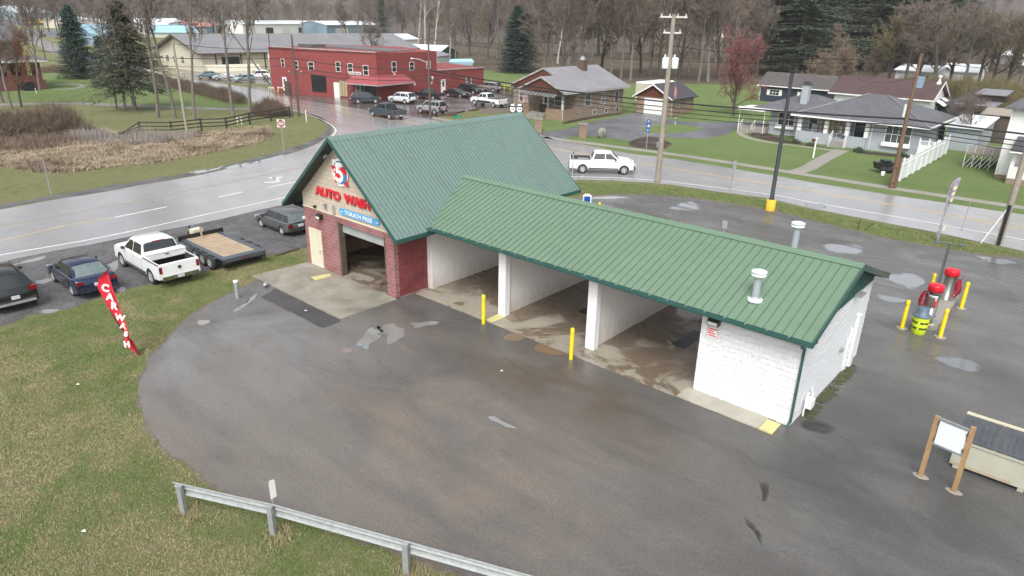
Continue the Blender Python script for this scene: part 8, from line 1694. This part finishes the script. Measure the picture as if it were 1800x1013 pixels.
blades('dry_grass', dp, 4000, .30, 'brush', 8, wid=.025, per=4, clump=.2, lean=1.2, mound=1.2, dens=lambda x, y: max(0, mn_(x, y)+.1))
blades('grey_reeds', [G(*p) for p in [(120, 246), (140, 234), (215, 238), (300, 240), (345, 238), (340, 247), (250, 256), (170, 254)]], 1100, .75, 'strawgrey', 2, wid=.02, per=4, clump=.25, lean=.45, mound=1.)
blades('brown_reeds', [G(*p) for p in [(-60, 250), (60, 243), (140, 236), (140, 250), (60, 268), (-60, 270)]], 900, .7, 'brush', 3, wid=.03, per=5, clump=.2, lean=.4)
NEAR = [(-100, 607), (0, 580), (60, 560), (133, 541), (227, 512), (293, 499), (400, 471), (480, 450), (541, 437), (541, 463), (451, 492), (400, 517), (343, 546), (310, 572), (283, 603), (262, 625), (250, 650), (241, 676), (240, 700), (246, 724), (254, 746), (266, 768), (281, 788), (314, 813), (346, 836), (362, 852), (400, 874), (470, 896), (568, 925), (720, 988), (810, 1022), (760, 1060), (-300, 1100)]
np_ = [G(*p) for p in NEAR]
blades('lawn_grass', np_, 42000, .042, 'blade', 4, wid=.009, per=3, clump=.06, lean=.9, dens=lambda x, y: .12+max(0, min(1, .5+2.6*mn_(x, y)))); blades('dead_lawn_grass', np_, 34000, .04, 'bladedry', 5, wid=.009, per=3, clump=.06, lean=1.2, dens=lambda x, y: .1+max(0, min(1, .5-2.6*mn_(x, y))))
VER = [(960, 345), (1008, 322), (1147, 324), (1280, 343), (1349, 352), (1427, 371), (1547, 394), (1653, 415), (1800, 447), (1900, 466), (1800, 454), (1720, 447), (1640, 432), (1560, 419), (1491, 403), (1427, 387), (1373, 373), (1320, 363), (1227, 349), (1093, 341)]
blades('verge_grass', [G(*p) for p in VER], 14000, .07, 'blade', 6, wid=.012, per=3, clump=.08, lean=.9)
for i, (px, py) in enumerate(((328, 905), (486, 942), (720, 1012))):
    x, y = G(px, py); q = [(x-.35, y-.3), (x+.4, y-.25), (x+.45, y+.3), (x-.3, y+.35)]; blades('dead_grass_tuft', q, 120, .14, 'bladedry', 20+i, wid=.01, per=4, clump=.08, lean=.7)
# far wooded hillside: thousands of small bare trees reading as one mass
rnd = random.Random(77); protos = []
for s in range(6):
    rr = random.Random(s); vs, fs = [], []; seg(vs, fs, Vector((0, 0, 0)), Vector((rr.uniform(-.4, .4), rr.uniform(-.4, .4), 9)), .22, .08, 3)
    for k in range(26):
        z = rr.uniform(3.5, 9); a = rr.uniform(0, 6.28); L_ = rr.uniform(2, 4); p = Vector((0, 0, z)); q = p+Vector((math.cos(a)*L_*.8, math.sin(a)*L_*.8, L_*.8)); seg(vs, fs, p, q, .09, .04, 3)
        for j in range(3): b0 = p.lerp(q, rr.uniform(.4, 1)); seg(vs, fs, b0, b0+Vector((rr.gauss(0, 1), rr.gauss(0, 1), rr.uniform(.4, 1.6))), .06, .03, 3)
    protos.append((np.array(vs), np.array(fs)))
V, F, off = [], [], 0
for i in range(3600):
    a = R_(rnd.uniform(-84, 2)); d = 470+(rnd.random()**1.3)*620; x, y = CP.x+math.sin(a)*d, CP.y+math.cos(a)*d; h0 = hill_h(x, y)
    if h0 < 1.5: continue
    v, f_ = protos[i % 6]; s = rnd.uniform(.9, 1.5); q = rnd.uniform(0, 6.28); c_, s_q = math.cos(q), math.sin(q)
    vv = np.stack([x+(v[:, 0]*c_-v[:, 1]*s_q)*s, y+(v[:, 0]*s_q+v[:, 1]*c_)*s, h0-.5+v[:, 2]*s], 1); V.append(vv); F.append(f_+off); off += len(v)
V = np.concatenate(V); F = np.concatenate(F); me = bpy.data.meshes.new('hillside_wood'); me.vertices.add(len(V)); me.vertices.foreach_set('co', V.ravel()); me.loops.add(F.size); me.loops.foreach_set('vertex_index', F.ravel()); me.polygons.add(len(F)); me.polygons.foreach_set('loop_start', np.arange(0, F.size, 4)); me.update(calc_edges=True); me.materials.append(m['hillwood'])
o = bpy.data.objects.new('hillside_wood', me); col.objects.link(o); o['kind'] = 'stuff'
# ------------------------------------------------------------------ damp air between the viewer and the far hills
hz = bpy.data.materials.new('haze'); hz.use_nodes = True; t_ = hz.node_tree; t_.nodes.remove(t_.nodes['Principled BSDF']); v_ = t_.nodes.new('ShaderNodeVolumePrincipled'); v_.inputs['Color'].default_value = (.93, .96, 1, 1); v_.inputs['Density'].default_value = .00014
t_.links.new(v_.outputs[0], [n for n in t_.nodes if n.type == 'OUTPUT_MATERIAL'][0].inputs['Volume'])
b = MB(); b.box(-1900, 1900, -1900, 1900, -1, 230); o = b.build('haze', hz); o['kind'] = 'stuff'
